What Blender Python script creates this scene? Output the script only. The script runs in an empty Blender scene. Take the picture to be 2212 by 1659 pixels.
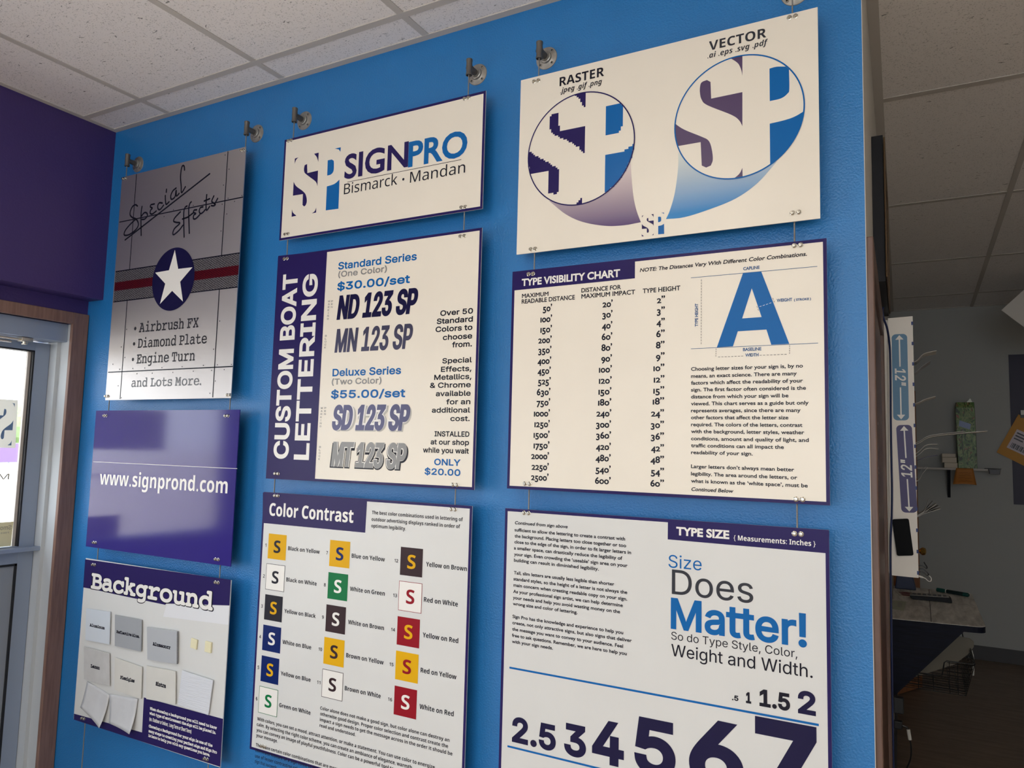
import bpy, bmesh, math, os, random
from mathutils import Vector, Matrix
from mathutils.geometry import tessellate_polygon
random.seed(4)
SCN = bpy.context.scene
COL = SCN.collection
PI = math.pi

# ------------------------------------------------------------------ camera
cam = bpy.data.cameras.new('camera'); cam_ob = bpy.data.objects.new('camera', cam); COL.objects.link(cam_ob)
cam.sensor_fit = 'HORIZONTAL'; cam.sensor_width = 36.0; cam.lens = 1600.0 / 2212.0 * 36.0
cam.clip_start = 0.02; cam.clip_end = 500
_y, _p, _r = math.radians(28.84940), math.radians(5.20729), math.radians(1.46632)
fwd = Vector((-math.sin(_y) * math.cos(_p), math.cos(_y) * math.cos(_p), math.sin(_p)))
rt0 = Vector((math.cos(_y), math.sin(_y), 0)); up0 = rt0.cross(fwd)
rt = math.cos(_r) * rt0 + math.sin(_r) * up0; up = -math.sin(_r) * rt0 + math.cos(_r) * up0
cam_ob.matrix_world = Matrix(((rt.x, up.x, -fwd.x, 0.0), (rt.y, up.y, -fwd.y, -1.794), (rt.z, up.z, -fwd.z, 1.53), (0, 0, 0, 1)))
SCN.camera = cam_ob

# ------------------------------------------------------------------ world, exposure, daylight
w = bpy.data.worlds.new('overcast_sky'); SCN.world = w; w.use_nodes = True
bg = w.node_tree.nodes['Background']; bg.inputs[0].default_value = (0.90, 0.94, 1.0, 1); bg.inputs[1].default_value = 5.5
vs = SCN.view_settings; vs.view_transform = 'Standard'; vs.look = 'None'; vs.gamma = 1.0; vs.exposure = 0.0; vs.use_curve_mapping = False
sun = bpy.data.lights.new('hazy_sun', 'SUN'); sun.energy = 6.0; sun.angle = 0.08; sun.color = (1.0, 0.95, 0.88)
sun_ob = bpy.data.objects.new('hazy_sun', sun); COL.objects.link(sun_ob); sun_ob.rotation_euler = Vector((-0.62, 0.12, -0.78)).to_track_quat('-Z', 'Y').to_euler()
def portal(name, loc, rot, sx, sy):
    l = bpy.data.lights.new(name, 'AREA'); l.shape = 'RECTANGLE'; l.size = sx; l.size_y = sy; l.cycles.is_portal = True
    o = bpy.data.objects.new(name, l); COL.objects.link(o); o.location = loc; o.rotation_euler = rot
portal('daylight_door', (-3.2, -0.58, 1.5), (0, -PI / 2, 0), 0.85, 0.9)
portal('daylight_side_window', (-3.2, -2.25, 1.3), (0, -PI / 2, 0), 1.7, 1.9)
portal('daylight_far_side_window', (-3.2, -4.55, 1.3), (0, -PI / 2, 0), 1.7, 1.9)
portal('daylight_back_window', (0.0, -6.2, 1.72), (PI / 2, 0, 0), 4.8, 1.64)

# ------------------------------------------------------------------ materials
def lin(c):
    return tuple((v / 255 / 12.92) if v / 255 <= 0.04045 else ((v / 255 + 0.055) / 1.055) ** 2.4 for v in c) + (1,)
def mat(name, rgb, rough=0.5, metal=0.0, bump=0.0, bscale=100.0, var=0.0, vscale=6.0, stretch=None, coat=0.0, spec=None, bdist=0.002, detail=2.0):
    m = bpy.data.materials.new(name); m.use_nodes = True; nt = m.node_tree; b = nt.nodes['Principled BSDF']
    b.inputs['Base Color'].default_value = lin(rgb); b.inputs['Roughness'].default_value = rough; b.inputs['Metallic'].default_value = metal
    if coat: b.inputs['Coat Weight'].default_value = coat; b.inputs['Coat Roughness'].default_value = 0.06
    if spec is not None: b.inputs['Specular IOR Level'].default_value = spec
    if bump or var:
        tc = nt.nodes.new('ShaderNodeTexCoord'); mp = nt.nodes.new('ShaderNodeMapping'); nt.links.new(tc.outputs['Object'], mp.inputs[0])
        if stretch: mp.inputs['Scale'].default_value = stretch
    if var:
        n = nt.nodes.new('ShaderNodeTexNoise'); n.inputs['Scale'].default_value = vscale; n.inputs['Detail'].default_value = 4
        nt.links.new(mp.outputs[0], n.inputs['Vector'])
        r = nt.nodes.new('ShaderNodeValToRGB'); r.color_ramp.elements[0].position = 0.3; r.color_ramp.elements[1].position = 0.7
        d = lin(rgb); r.color_ramp.elements[0].color = tuple(v * (1 - var) for v in d[:3]) + (1,); r.color_ramp.elements[1].color = tuple(min(1, v * (1 + var)) for v in d[:3]) + (1,)
        nt.links.new(n.outputs['Fac'], r.inputs[0]); nt.links.new(r.outputs[0], b.inputs['Base Color'])
    if bump:
        n = nt.nodes.new('ShaderNodeTexNoise'); n.inputs['Scale'].default_value = bscale; n.inputs['Detail'].default_value = detail
        nt.links.new(mp.outputs[0], n.inputs['Vector'])
        bp = nt.nodes.new('ShaderNodeBump'); bp.inputs['Strength'].default_value = bump; bp.inputs['Distance'].default_value = bdist
        nt.links.new(n.outputs['Fac'], bp.inputs['Height']); nt.links.new(bp.outputs[0], b.inputs['Normal'])
    return m
def wood(name, a, b_, scale=(30, 30, 2.2), rough=0.4):
    m = bpy.data.materials.new(name); m.use_nodes = True; nt = m.node_tree; b = nt.nodes['Principled BSDF']; b.inputs['Roughness'].default_value = rough
    tc = nt.nodes.new('ShaderNodeTexCoord'); mp = nt.nodes.new('ShaderNodeMapping'); mp.inputs['Scale'].default_value = scale
    n = nt.nodes.new('ShaderNodeTexNoise'); n.inputs['Scale'].default_value = 3; n.inputs['Detail'].default_value = 6; n.inputs['Distortion'].default_value = 0.6
    r = nt.nodes.new('ShaderNodeValToRGB'); r.color_ramp.elements[0].position = 0.3; r.color_ramp.elements[1].position = 0.7
    r.color_ramp.elements[0].color = lin(a); r.color_ramp.elements[1].color = lin(b_)
    nt.links.new(tc.outputs['Object'], mp.inputs[0]); nt.links.new(mp.outputs[0], n.inputs['Vector']); nt.links.new(n.outputs['Fac'], r.inputs[0]); nt.links.new(r.outputs[0], b.inputs['Base Color'])
    return m
def tile_mat(name, rgb, stretch):
    """mineral-fibre ceiling tile: worm-like fissures and pin holes"""
    m = bpy.data.materials.new(name); m.use_nodes = True; nt = m.node_tree; b = nt.nodes['Principled BSDF']; b.inputs['Roughness'].default_value = 0.9
    N = nt.nodes.new; Lk = nt.links.new
    tc = N('ShaderNodeTexCoord'); mp = N('ShaderNodeMapping'); mp.inputs['Scale'].default_value = stretch; Lk(tc.outputs['Object'], mp.inputs[0])
    wn = N('ShaderNodeTexNoise'); wn.inputs['Scale'].default_value = 42; wn.inputs['Detail'].default_value = 3; wn.inputs['Distortion'].default_value = 0.8; Lk(mp.outputs[0], wn.inputs['Vector'])
    r1 = N('ShaderNodeValToRGB'); r1.color_ramp.elements[0].position = 0.27; r1.color_ramp.elements[0].color = (0, 0, 0, 1); r1.color_ramp.elements[1].position = 0.33; Lk(wn.outputs['Fac'], r1.inputs[0])
    pn = N('ShaderNodeTexNoise'); pn.inputs['Scale'].default_value = 230; pn.inputs['Detail'].default_value = 1; Lk(tc.outputs['Object'], pn.inputs['Vector'])
    r2 = N('ShaderNodeValToRGB'); r2.color_ramp.elements[0].position = 0.28; r2.color_ramp.elements[0].color = (0.5, 0.5, 0.5, 1); r2.color_ramp.elements[1].position = 0.40; Lk(pn.outputs['Fac'], r2.inputs[0])
    mx = N('ShaderNodeMix'); mx.data_type = 'RGBA'; mx.blend_type = 'MULTIPLY'; mx.inputs[0].default_value = 1; Lk(r1.outputs[0], mx.inputs[6]); Lk(r2.outputs[0], mx.inputs[7])
    c = N('ShaderNodeMix'); c.data_type = 'RGBA'; c.inputs[6].default_value = lin(tuple(v * 0.58 for v in rgb)); c.inputs[7].default_value = lin(rgb)  # shade inside the fissures and pin holes is put into the colour
    Lk(mx.outputs[2], c.inputs[0]); Lk(c.outputs[2], b.inputs['Base Color'])
    bp = N('ShaderNodeBump'); bp.inputs['Strength'].default_value = 0.6; bp.inputs['Distance'].default_value = 0.002; Lk(mx.outputs[2], bp.inputs['Height']); Lk(bp.outputs[0], b.inputs['Normal'])
    return m
def glass_mat(name, tint=(0.975, 0.99, 0.985, 1), refl=0.07):
    m = bpy.data.materials.new(name); m.use_nodes = True; nt = m.node_tree; nt.nodes.remove(nt.nodes['Principled BSDF'])
    t = nt.nodes.new('ShaderNodeBsdfTransparent'); t.inputs[0].default_value = tint
    g = nt.nodes.new('ShaderNodeBsdfGlossy'); g.inputs['Roughness'].default_value = 0.02
    x = nt.nodes.new('ShaderNodeMixShader'); x.inputs[0].default_value = refl
    nt.links.new(t.outputs[0], x.inputs[1]); nt.links.new(g.outputs[0], x.inputs[2]); nt.links.new(x.outputs[0], nt.nodes['Material Output'].inputs[0])
    return m
def fade_mat(name, a, b_, z0, z1):
    """printed colour fade running up the board"""
    m = bpy.data.materials.new(name); m.use_nodes = True; nt = m.node_tree; b = nt.nodes['Principled BSDF']; b.inputs['Roughness'].default_value = 0.4
    g = nt.nodes.new('ShaderNodeNewGeometry'); s = nt.nodes.new('ShaderNodeSeparateXYZ'); mr = nt.nodes.new('ShaderNodeMapRange')
    nt.links.new(g.outputs['Position'], s.inputs[0]); nt.links.new(s.outputs[2], mr.inputs[0]); mr.inputs[1].default_value = z0; mr.inputs[2].default_value = z1
    x = nt.nodes.new('ShaderNodeMix'); x.data_type = 'RGBA'; x.inputs[6].default_value = lin(a); x.inputs[7].default_value = lin(b_)
    nt.links.new(mr.outputs[0], x.inputs[0]); nt.links.new(x.outputs[2], b.inputs['Base Color'])
    return m
def dots_mat(name, rgb, dark, scale, rot=0.7):
    m = mat(name, rgb, 0.3, 0.7); nt = m.node_tree; b = nt.nodes['Principled BSDF']
    tc = nt.nodes.new('ShaderNodeTexCoord'); mp = nt.nodes.new('ShaderNodeMapping'); mp.inputs['Rotation'].default_value = (0, rot, 0); mp.inputs['Scale'].default_value = (1, 1, 2.2)
    v = nt.nodes.new('ShaderNodeTexVoronoi'); v.inputs['Scale'].default_value = scale; v.inputs['Randomness'].default_value = 0.15
    r = nt.nodes.new('ShaderNodeValToRGB'); r.color_ramp.elements[0].position = 0.25; r.color_ramp.elements[1].position = 0.45; r.color_ramp.elements[0].color = lin(rgb); r.color_ramp.elements[1].color = lin(dark)
    nt.links.new(tc.outputs['Object'], mp.inputs[0]); nt.links.new(mp.outputs[0], v.inputs['Vector']); nt.links.new(v.outputs[0], r.inputs[0]); nt.links.new(r.outputs[0], b.inputs['Base Color'])
    return m

M = {
 'wall_blue': mat('blue_wall_paint', (36, 120, 188), 0.32, bump=0.55, bscale=200, bdist=0.003, detail=3, var=0.03),
 'wall_purple': mat('purple_wall_paint', (66, 50, 112), 0.5, bump=0.25, bscale=120, bdist=0.003),
 'wall_grey': mat('grey_wall_paint', (164, 165, 163), 0.6, bump=0.2, bscale=140),
 'wall_pale': mat('pale_wall_paint', (196, 192, 184), 0.6, bump=0.2, bscale=140),
 'floor': mat('brown_vinyl_floor', (122, 104, 88), 0.45, var=0.25, vscale=5, stretch=(1, 6, 1)),
 'front_floor': mat('tan_vinyl_floor', (196, 174, 148), 0.4, var=0.12, vscale=5, stretch=(6, 1, 1)),
 'base': mat('dark_rubber_base', (60, 58, 60), 0.5),
 'tile': tile_mat('fissured_ceiling_tile', (244, 240, 238), (1, 2.4, 1)),
 'tee': mat('white_painted_steel', (198, 193, 188), 0.75, spec=0.2),
 'casing': wood('brown_wood_casing', (118, 90, 80), (142, 112, 100)),
 'casing_dark': wood('dark_brown_wood_casing', (84, 62, 54), (108, 82, 72)),
 'door_wood': wood('dark_brown_door_wood', (70, 46, 38), (98, 66, 54)),
 'door_orange': wood('orange_brown_door_wood', (132, 84, 52), (158, 104, 66)),
 'alu': mat('grey_anodised_aluminium', (150, 164, 186), 0.4, 0.25),
 'alu_dark': mat('black_rubber_gasket', (24, 26, 32), 0.5),
 'jamb': mat('pale_grey_frame_paint', (190, 196, 202), 0.4),
 'panel_grey': mat('grey_door_panel', (140, 148, 160), 0.35, bump=0.1, bscale=300),
 'glass': glass_mat('window_glass'),
 'steel': mat('galvanised_iron', (164, 160, 153), 0.42, 0.7, bump=0.2, bscale=160, var=0.2, vscale=40),
 'steel_dark': mat('dark_iron', (112, 107, 101), 0.45, 0.6, bump=0.2, bscale=160),
 'hole': mat('dark_hole', (24, 22, 22), 0.7),
 'screw': mat('bright_zinc', (196, 192, 182), 0.25, 1.0),
 'cable': mat('steel_wire_rope', (150, 146, 140), 0.4, 0.8, bump=0.8, bscale=120, stretch=(1, 1, 6)),
 'cream': mat('cream_board_print', (236, 229, 216), 0.32, var=0.015, vscale=8),
 'offwhite': mat('white_board_print', (216, 217, 216), 0.32, var=0.015, vscale=8),
 'edge': mat('board_edge_white', (236, 234, 230), 0.4),
 'brushed': mat('brushed_aluminium', (200, 195, 194), 0.5, 1.0, bump=0.05, bscale=60, stretch=(40, 1, 1)),
 'gloss_purple': mat('glossy_purple_vinyl', (52, 42, 128), 0.12, coat=0.0, var=0.04, vscale=3),
 'purple': mat('purple_ink', (42, 33, 90), 0.26, spec=0.14),
 'purple_v': mat('dull_purple_ink', (78, 58, 98), 0.35),
 'blue': mat('blue_vinyl_ink', (18, 100, 172), 0.26, spec=0.16),
 'steel_blue': mat('steel_blue_ink', (40, 88, 138), 0.3, spec=0.25),
 'royal': mat('royal_blue_ink', (14, 36, 100), 0.3, spec=0.12),
 'ink': mat('black_ink', (32, 32, 44), 0.26, spec=0.14),
 'ink_gray': mat('charcoal_ink', (46, 46, 54), 0.4, spec=0.25),
 'ink_silver': mat('silver_grey_ink', (122, 126, 132), 0.5, spec=0.2),
 'dark_gray': mat('dark_grey_ink', (50, 52, 60), 0.3, spec=0.25),
 'gray': mat('grey_vinyl_ink', (138, 138, 138), 0.35),
 'navy': mat('navy_ink', (26, 24, 64), 0.26, spec=0.2),
 'silver': mat('purplish_silver_foil', (78, 76, 98), 0.34, 0.75),
 'pale': mat('pale_grey_ink', (182, 180, 174), 0.4),
 'white_print': mat('white_print', (236, 234, 230), 0.3),
 'patch': mat('cool_white_patch', (224, 226, 231), 0.3),
 'rast_white': mat('cream_disc_print', (236, 229, 216), 0.32),
 'yellow': mat('yellow_ink', (224, 172, 20), 0.35, spec=0.12), 'green': mat('green_ink', (20, 116, 68), 0.35, spec=0.12),
 'brown': mat('brown_ink', (58, 42, 47), 0.3, spec=0.12), 'red': mat('red_ink', (146, 24, 38), 0.35, spec=0.12),
 'plate': dots_mat('diamond_plate_print', (182, 180, 178), (84, 82, 84), 90),
 'red_plate': dots_mat('red_diamond_plate_print', (150, 30, 46), (84, 16, 30), 90),
 'tail_purple': fade_mat('purple_print_fade', (74, 46, 110), (222, 206, 204), 2.105, 2.27),
 'tail_blue': fade_mat('blue_print_fade', (30, 128, 196), (214, 220, 214), 2.12, 2.27),
}
def M_(k): return M[k]

# ------------------------------------------------------------------ mesh helpers
class MB:
    def __init__(s): s.v = []; s.f = []
    def add(s, vs_, fs):
        o = len(s.v); s.v += [tuple(p) for p in vs_]; s.f += [tuple(i + o for i in q) for q in fs]; return s
    def box(s, a, b):
        x0, y0, z0 = a; x1, y1, z1 = b
        return s.add([(x0, y0, z0), (x1, y0, z0), (x1, y1, z0), (x0, y1, z0), (x0, y0, z1), (x1, y0, z1), (x1, y1, z1), (x0, y1, z1)],
                     [(0, 3, 2, 1), (4, 5, 6, 7), (0, 1, 5, 4), (1, 2, 6, 5), (2, 3, 7, 6), (3, 0, 4, 7)])
    def tube(s, pts, r, n=10, cap=True):
        pts = [Vector(p) for p in pts]; rings = []; rr = r if isinstance(r, (list, tuple)) else [r] * len(pts)
        prev = None
        for i, p in enumerate(pts):
            d = (pts[min(i + 1, len(pts) - 1)] - pts[max(i - 1, 0)]).normalized()
            if prev is None: a = d.orthogonal().normalized()
            else: a = (prev - d * prev.dot(d)).normalized()
            prev = a; b = d.cross(a)
            rings.append([p + (a * math.cos(2 * PI * k / n) + b * math.sin(2 * PI * k / n)) * rr[i] for k in range(n)])
        vs_ = [q for r_ in rings for q in r_]; fs = []
        for i in range(len(pts) - 1):
            for k in range(n): fs.append((i * n + k, i * n + (k + 1) % n, (i + 1) * n + (k + 1) % n, (i + 1) * n + k))
        if cap: fs += [tuple(range(n - 1, -1, -1)), tuple(range((len(pts) - 1) * n, len(pts) * n))]
        return s.add(vs_, fs)
    def lathe(s, origin, axis, prof, n=28):
        o = Vector(origin); ax = Vector(axis).normalized()
        pts = [o + ax * h for r, h in prof]; a = ax.orthogonal().normalized(); b = ax.cross(a); vs_ = []; fs = []
        for (r, h), p in zip(prof, pts):
            vs_ += [p + (a * math.cos(2 * PI * k / n) + b * math.sin(2 * PI * k / n)) * max(r, 1e-5) for k in range(n)]
        for i in range(len(prof) - 1):
            for k in range(n): fs.append((i * n + k, i * n + (k + 1) % n, (i + 1) * n + (k + 1) % n, (i + 1) * n + k))
        return s.add(vs_, fs)
    def prism(s, loop, d):
        """closed 3-D loop extruded along d"""
        n = len(loop); d = Vector(d); a = [Vector(p) for p in loop]; t = tessellate_polygon([a])
        s.add(a + [p + d for p in a], [tuple(q) for q in t] + [tuple(i + n for i in reversed(q)) for q in t] + [(i, (i + 1) % n, (i + 1) % n + n, i + n) for i in range(n)])
        return s
    def build(s, name, m, parent=None, smooth=False, bevel=0.0, origin=None):
        me = bpy.data.meshes.new(name); o = bpy.data.objects.new(name, me); COL.objects.link(o)
        off = Vector((0, 0, 0))
        if parent is not None:
            p = parent
            while p is not None: off += p.location; p = p.parent
        elif origin is not None: off = Vector(origin); o.location = off
        me.from_pydata([tuple(Vector(p) - off) for p in s.v], [], s.f)
        if bevel or smooth:
            bm = bmesh.new(); bm.from_mesh(me); bmesh.ops.recalc_face_normals(bm, faces=bm.faces); bm.to_mesh(me); bm.free()
        me.materials.append(M[m] if isinstance(m, str) else m)
        if smooth:
            for q in me.polygons: q.use_smooth = True
            e = o.modifiers.new('edge_split', 'EDGE_SPLIT'); e.split_angle = 0.6
        if bevel:
            b = o.modifiers.new('bevel', 'BEVEL'); b.width = bevel; b.segments = 2; b.limit_method = 'ANGLE'
        o.parent = parent
        return o
def curve3(pts, n=6):
    P = [Vector(p) for p in pts]; o = []
    for i in range(len(P) - 1):
        a, b, c, d = P[max(i - 1, 0)], P[i], P[i + 1], P[min(i + 2, len(P) - 1)]
        for k in range(n):
            t = k / n; o.append(0.5 * (2 * b + (c - a) * t + (2 * a - 5 * b + 4 * c - d) * t * t + (3 * b - a - 3 * c + d) * t ** 3))
    return o + [P[-1]]
def empty(name, loc):
    o = bpy.data.objects.new(name, None); COL.objects.link(o); o.location = loc; o.empty_display_size = 0.05; return o
def tag(o, label=None, cat=None, group=None, kind=None):
    if label: o['label'] = label
    if cat: o['category'] = cat
    if group: o['group'] = group
    if kind: o['kind'] = kind
    return o
def thing(name, loc, label, cat, group=None): return tag(empty(name, loc), label, cat, group)
def struct(o): o['kind'] = 'structure'; return o
def boxo(name, a, b, m, parent=None, bevel=0.0, smooth=False): return MB().box(a, b).build(name, m, parent, bevel=bevel, smooth=smooth)

# ------------------------------------------------------------------ lettering engine (Blender's own bundled fonts)
FD = bpy.utils.system_resource('DATAFILES', path='fonts') or ''
def font(fn):
    try: return bpy.data.fonts.load(os.path.join(FD, fn))
    except Exception: return None
_inter = font('Inter.woff2'); _noto = font('NotoSansMath-Regular.woff2')
def mathmap(c, U, L, D=None):
    if 'A' <= c <= 'Z': return chr(U + ord(c) - 65)
    if 'a' <= c <= 'z': return chr(L + ord(c) - 97)
    if D and c.isdigit(): return chr(D + ord(c) - 48)
    return c
FONTS = {'inter': (_inter, None), 'sans': (_noto, None), 'sansb': (_noto, (0x1D5D4, 0x1D5EE, 0x1D7EC)), 'sansbi': (_noto, (0x1D63C, 0x1D656, 0x1D7EC)),
         'mono': (_noto, (0x1D670, 0x1D68A, 0x1D7F6)), 'gill': (None, None)}
_cv = bpy.data.curves.new('type_setter', 'FONT'); _cv.resolution_u = 4; _to = bpy.data.objects.new('type_setter', _cv)
_builtin = _cv.font
_gc = {}
_cv.fill_mode = 'NONE'
def _raw(f, s):
    """closed outlines of a string set in one font"""
    _cv.font = f or _builtin; _cv.body = s
    me = bpy.data.meshes.new_from_object(_to); v = [(p.co.x, p.co.y) for p in me.vertices]; nb = [[] for _ in v]
    for e in me.edges: i, j = e.vertices; nb[i].append(j); nb[j].append(i)
    bpy.data.meshes.remove(me); seen = set(); loops = []
    for i in range(len(v)):
        if i in seen: continue
        lp = [i]; seen.add(i)
        while True:
            n = [j for j in sorted(nb[lp[-1]]) if j not in seen]
            if not n: break
            lp.append(n[0]); seen.add(n[0])
        if len(lp) > 2: loops.append([v[k] for k in lp])
    return loops
def area(lp): return 0.5 * sum(lp[i - 1][0] * lp[i][1] - lp[i][0] * lp[i - 1][1] for i in range(len(lp)))
def width(loops): xs = [p[0] for lp in loops for p in lp]; return max(xs) - min(xs)
def fill(loops):
    """union of closed outlines (non-zero winding) cut into flat trapezoids that never overlap"""
    E = []
    for lp in loops:
        for i in range(len(lp)):
            a, b = lp[i - 1], lp[i]
            if abs(a[1] - b[1]) > 1e-9: E.append((a[0], a[1], b[0], b[1], 1) if a[1] < b[1] else (b[0], b[1], a[0], a[1], -1))
    ys = {round(p[1], 7) for lp in loops for p in lp}
    for i in range(len(E)):
        x0, y0, x1, y1, _ = E[i]; sl = (x1 - x0) / (y1 - y0); m0, m1 = min(x0, x1), max(x0, x1)
        for j in range(i):
            u0, v0, u1, v1, _ = E[j]
            if v0 >= y1 or v1 <= y0 or max(u0, u1) < m0 or min(u0, u1) > m1: continue
            s2 = (u1 - u0) / (v1 - v0)
            if abs(sl - s2) < 1e-9: continue
            y = (u0 - s2 * v0 - x0 + sl * y0) / (sl - s2)
            if max(y0, v0) < y < min(y1, v1): ys.add(round(y, 7))
    ys = sorted(ys); V = []; F = []
    for ya, yb in zip(ys, ys[1:]):
        if yb - ya < 2e-7: continue
        ym = (ya + yb) / 2; act = []
        for x0, y0, x1, y1, d in E:
            if y0 < ym < y1: sl = (x1 - x0) / (y1 - y0); act.append((x0 + sl * (ym - y0), x0 + sl * (ya - y0), x0 + sl * (yb - y0), d))
        act.sort(); w_ = 0; st = None
        for e in act:
            w0 = w_; w_ += e[3]
            if w0 == 0 and w_ != 0: st = e
            elif w0 != 0 and w_ == 0:
                o = len(V); V += [(st[1], ya), (e[1], ya), (e[2], yb), (st[2], yb)]; F.append((o, o + 1, o + 2, o + 3))
    return V, F
def outlines(fk, c):
    """(loops at capital height 1, advance)"""
    k = (fk, c)
    if k not in _gc:
        f, mp = FONTS[fk]; ch = mathmap(c, *mp) if (mp and f) else c; H = capheight(fk)
        loops = [] if c == ' ' else _raw(f, ch)
        if (fk, '||') not in _gc: _gc[(fk, '||')] = width(_raw(f, '||'))
        adv = width(_raw(f, '|' + ch + '|')) - _gc[(fk, '||')]
        out = []
        for l in loops:
            l = [(p[0] / H, p[1] / H) for p in l]; l = [p for i, p in enumerate(l) if math.hypot(p[0] - l[i - 1][0], p[1] - l[i - 1][1]) > 1e-6]
            if len(l) > 2: out.append(l)
        _gc[k] = (out, adv / H)
    return _gc[k]
def grow(loops, bx, bz):
    """offset every outline outwards, mitred; bx and bz in capital heights"""
    if not loops: return loops
    sg = 1 if area(max(loops, key=lambda l: abs(area(l)))) > 0 else -1; R = []
    for lp in loops:
        n = len(lp); Q = []; kx, kz = 1 / bx, 1 / bz
        for i in range(n):
            p, j, k = lp[i], lp[i - 1], lp[(i + 1) % n]; d1 = ((p[0] - j[0]) * kx, (p[1] - j[1]) * kz); d2 = ((k[0] - p[0]) * kx, (k[1] - p[1]) * kz); l1 = math.hypot(*d1); l2 = math.hypot(*d2)
            n1 = (sg * d1[1] / l1, -sg * d1[0] / l1); n2 = (sg * d2[1] / l2, -sg * d2[0] / l2); q = max(1 + n1[0] * n2[0] + n1[1] * n2[1], 0.4)
            Q.append((p[0] + (n1[0] + n2[0]) / q * bx, p[1] + (n1[1] + n2[1]) / q * bz))
        R.append(Q)
    return R
_fc = {}
def filled(fk, c, bx, bz, osf):
    k = (fk, c, round(bx, 3), round(bz, 3), osf)
    if k not in _fc:
        lp = [[(p[0], p[1] * osf[0] + osf[1]) for p in l] for l in outlines(fk, c)[0]]
        if bz > 0: lp = grow(lp, max(round(bx, 3), 0.001), bz)
        _fc[k] = fill(lp)
    return _fc[k]
_cap = {}
def capheight(fk):
    if fk not in _cap:
        f, mp = FONTS[fk]; _cap[fk] = max(p[1] for lp in _raw(f, mathmap('H', *mp) if (mp and f) else 'H') for p in lp)
    return _cap[fk]
def layout(fk, s, mode):
    """pen position of every character on one line, capital height 1"""
    R = []; x = 0.0; lo = 1e9; hi = -1e9
    for c in s:
        osf = (1.0, 0.0); cc = c
        if 'O' in mode:                                   # old-style figures
            if c == "'": cc = '\u2019'
            if c == '"': cc = '\u201d'
            if c in '012': osf = (0.72, 0.0)
            elif c in '34579': osf = (0.98, -0.27)
            if c == '1': cc = 'I'
            if c == '0': cc = 'o'; osf = (1.04, 0.0)
            if cc in '\u2019\u201d': osf = (1.0, 0.12)
        lps, adv = outlines(fk, cc); xs = [p[0] for l in lps for p in l]
        if 'P' in mode: 
            if xs: sh = x - min(xs); x += max(xs) - min(xs) + (0.09 if 'T' in mode else 0.15)
            else: sh = x; x += 0.42
        else: sh = x; x += adv
        if xs: lo = min(lo, sh + min(xs)); hi = max(hi, sh + max(xs)); R.append((cc, sh, osf))
    return R, lo, hi
def set_text(mb, y, fk, s, u0, v0, wd, cap, bold, shear, mode):
    R, lo, hi = layout(fk, s, mode)
    if not R: return
    b = max(bold, 0) * cap; ext = abs(shear) * cap * 0.8
    fx = max(wd - 2 * b - ext, wd * 0.3) / max(hi - lo, 1e-6)
    for i, (c, sh, osf) in enumerate(R):
        V, F = filled(fk, c, b / fx, b / (cap - 2 * b), osf); d = 1e-5 * (i % 3)
        P = [((p[0] + sh - lo) * fx + b + shear * p[1] * cap, p[1] * (cap - 2 * b) + b) for p in V]
        if 'V' in mode: mb.add([(u0 - p[1], y - d, v0 + p[0]) for p in P], F)
        else: mb.add([(u0 + p[0], y - d, v0 + p[1]) for p in P], F)
def flat(mb, y, loops):
    a = [[Vector((p[0], p[1], 0)) for p in lp] for lp in loops]; t = tessellate_polygon(a); fl = [p for lp in a for p in lp]
    mb.add([(p.x, y, p.y) for p in fl], [tuple(q) for q in t])
def pairs(o): return [(o[i], o[i + 1]) for i in range(0, len(o), 2)]
def spline(pts, n=6):
    if len(pts) < 3: return pts
    o = []
    for i in range(len(pts) - 1):
        p0 = pts[max(i - 1, 0)]; p1 = pts[i]; p2 = pts[i + 1]; p3 = pts[min(i + 2, len(pts) - 1)]
        for k in range(n):
            t = k / n
            o.append(tuple(0.5 * (2 * p1[j] + (p2[j] - p0[j]) * t + (2 * p0[j] - 5 * p1[j] + 4 * p2[j] - p3[j]) * t * t + (3 * p1[j] - p0[j] - 3 * p2[j] + p3[j]) * t ** 3) for j in (0, 1)))
    return o + [pts[-1]]
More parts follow.
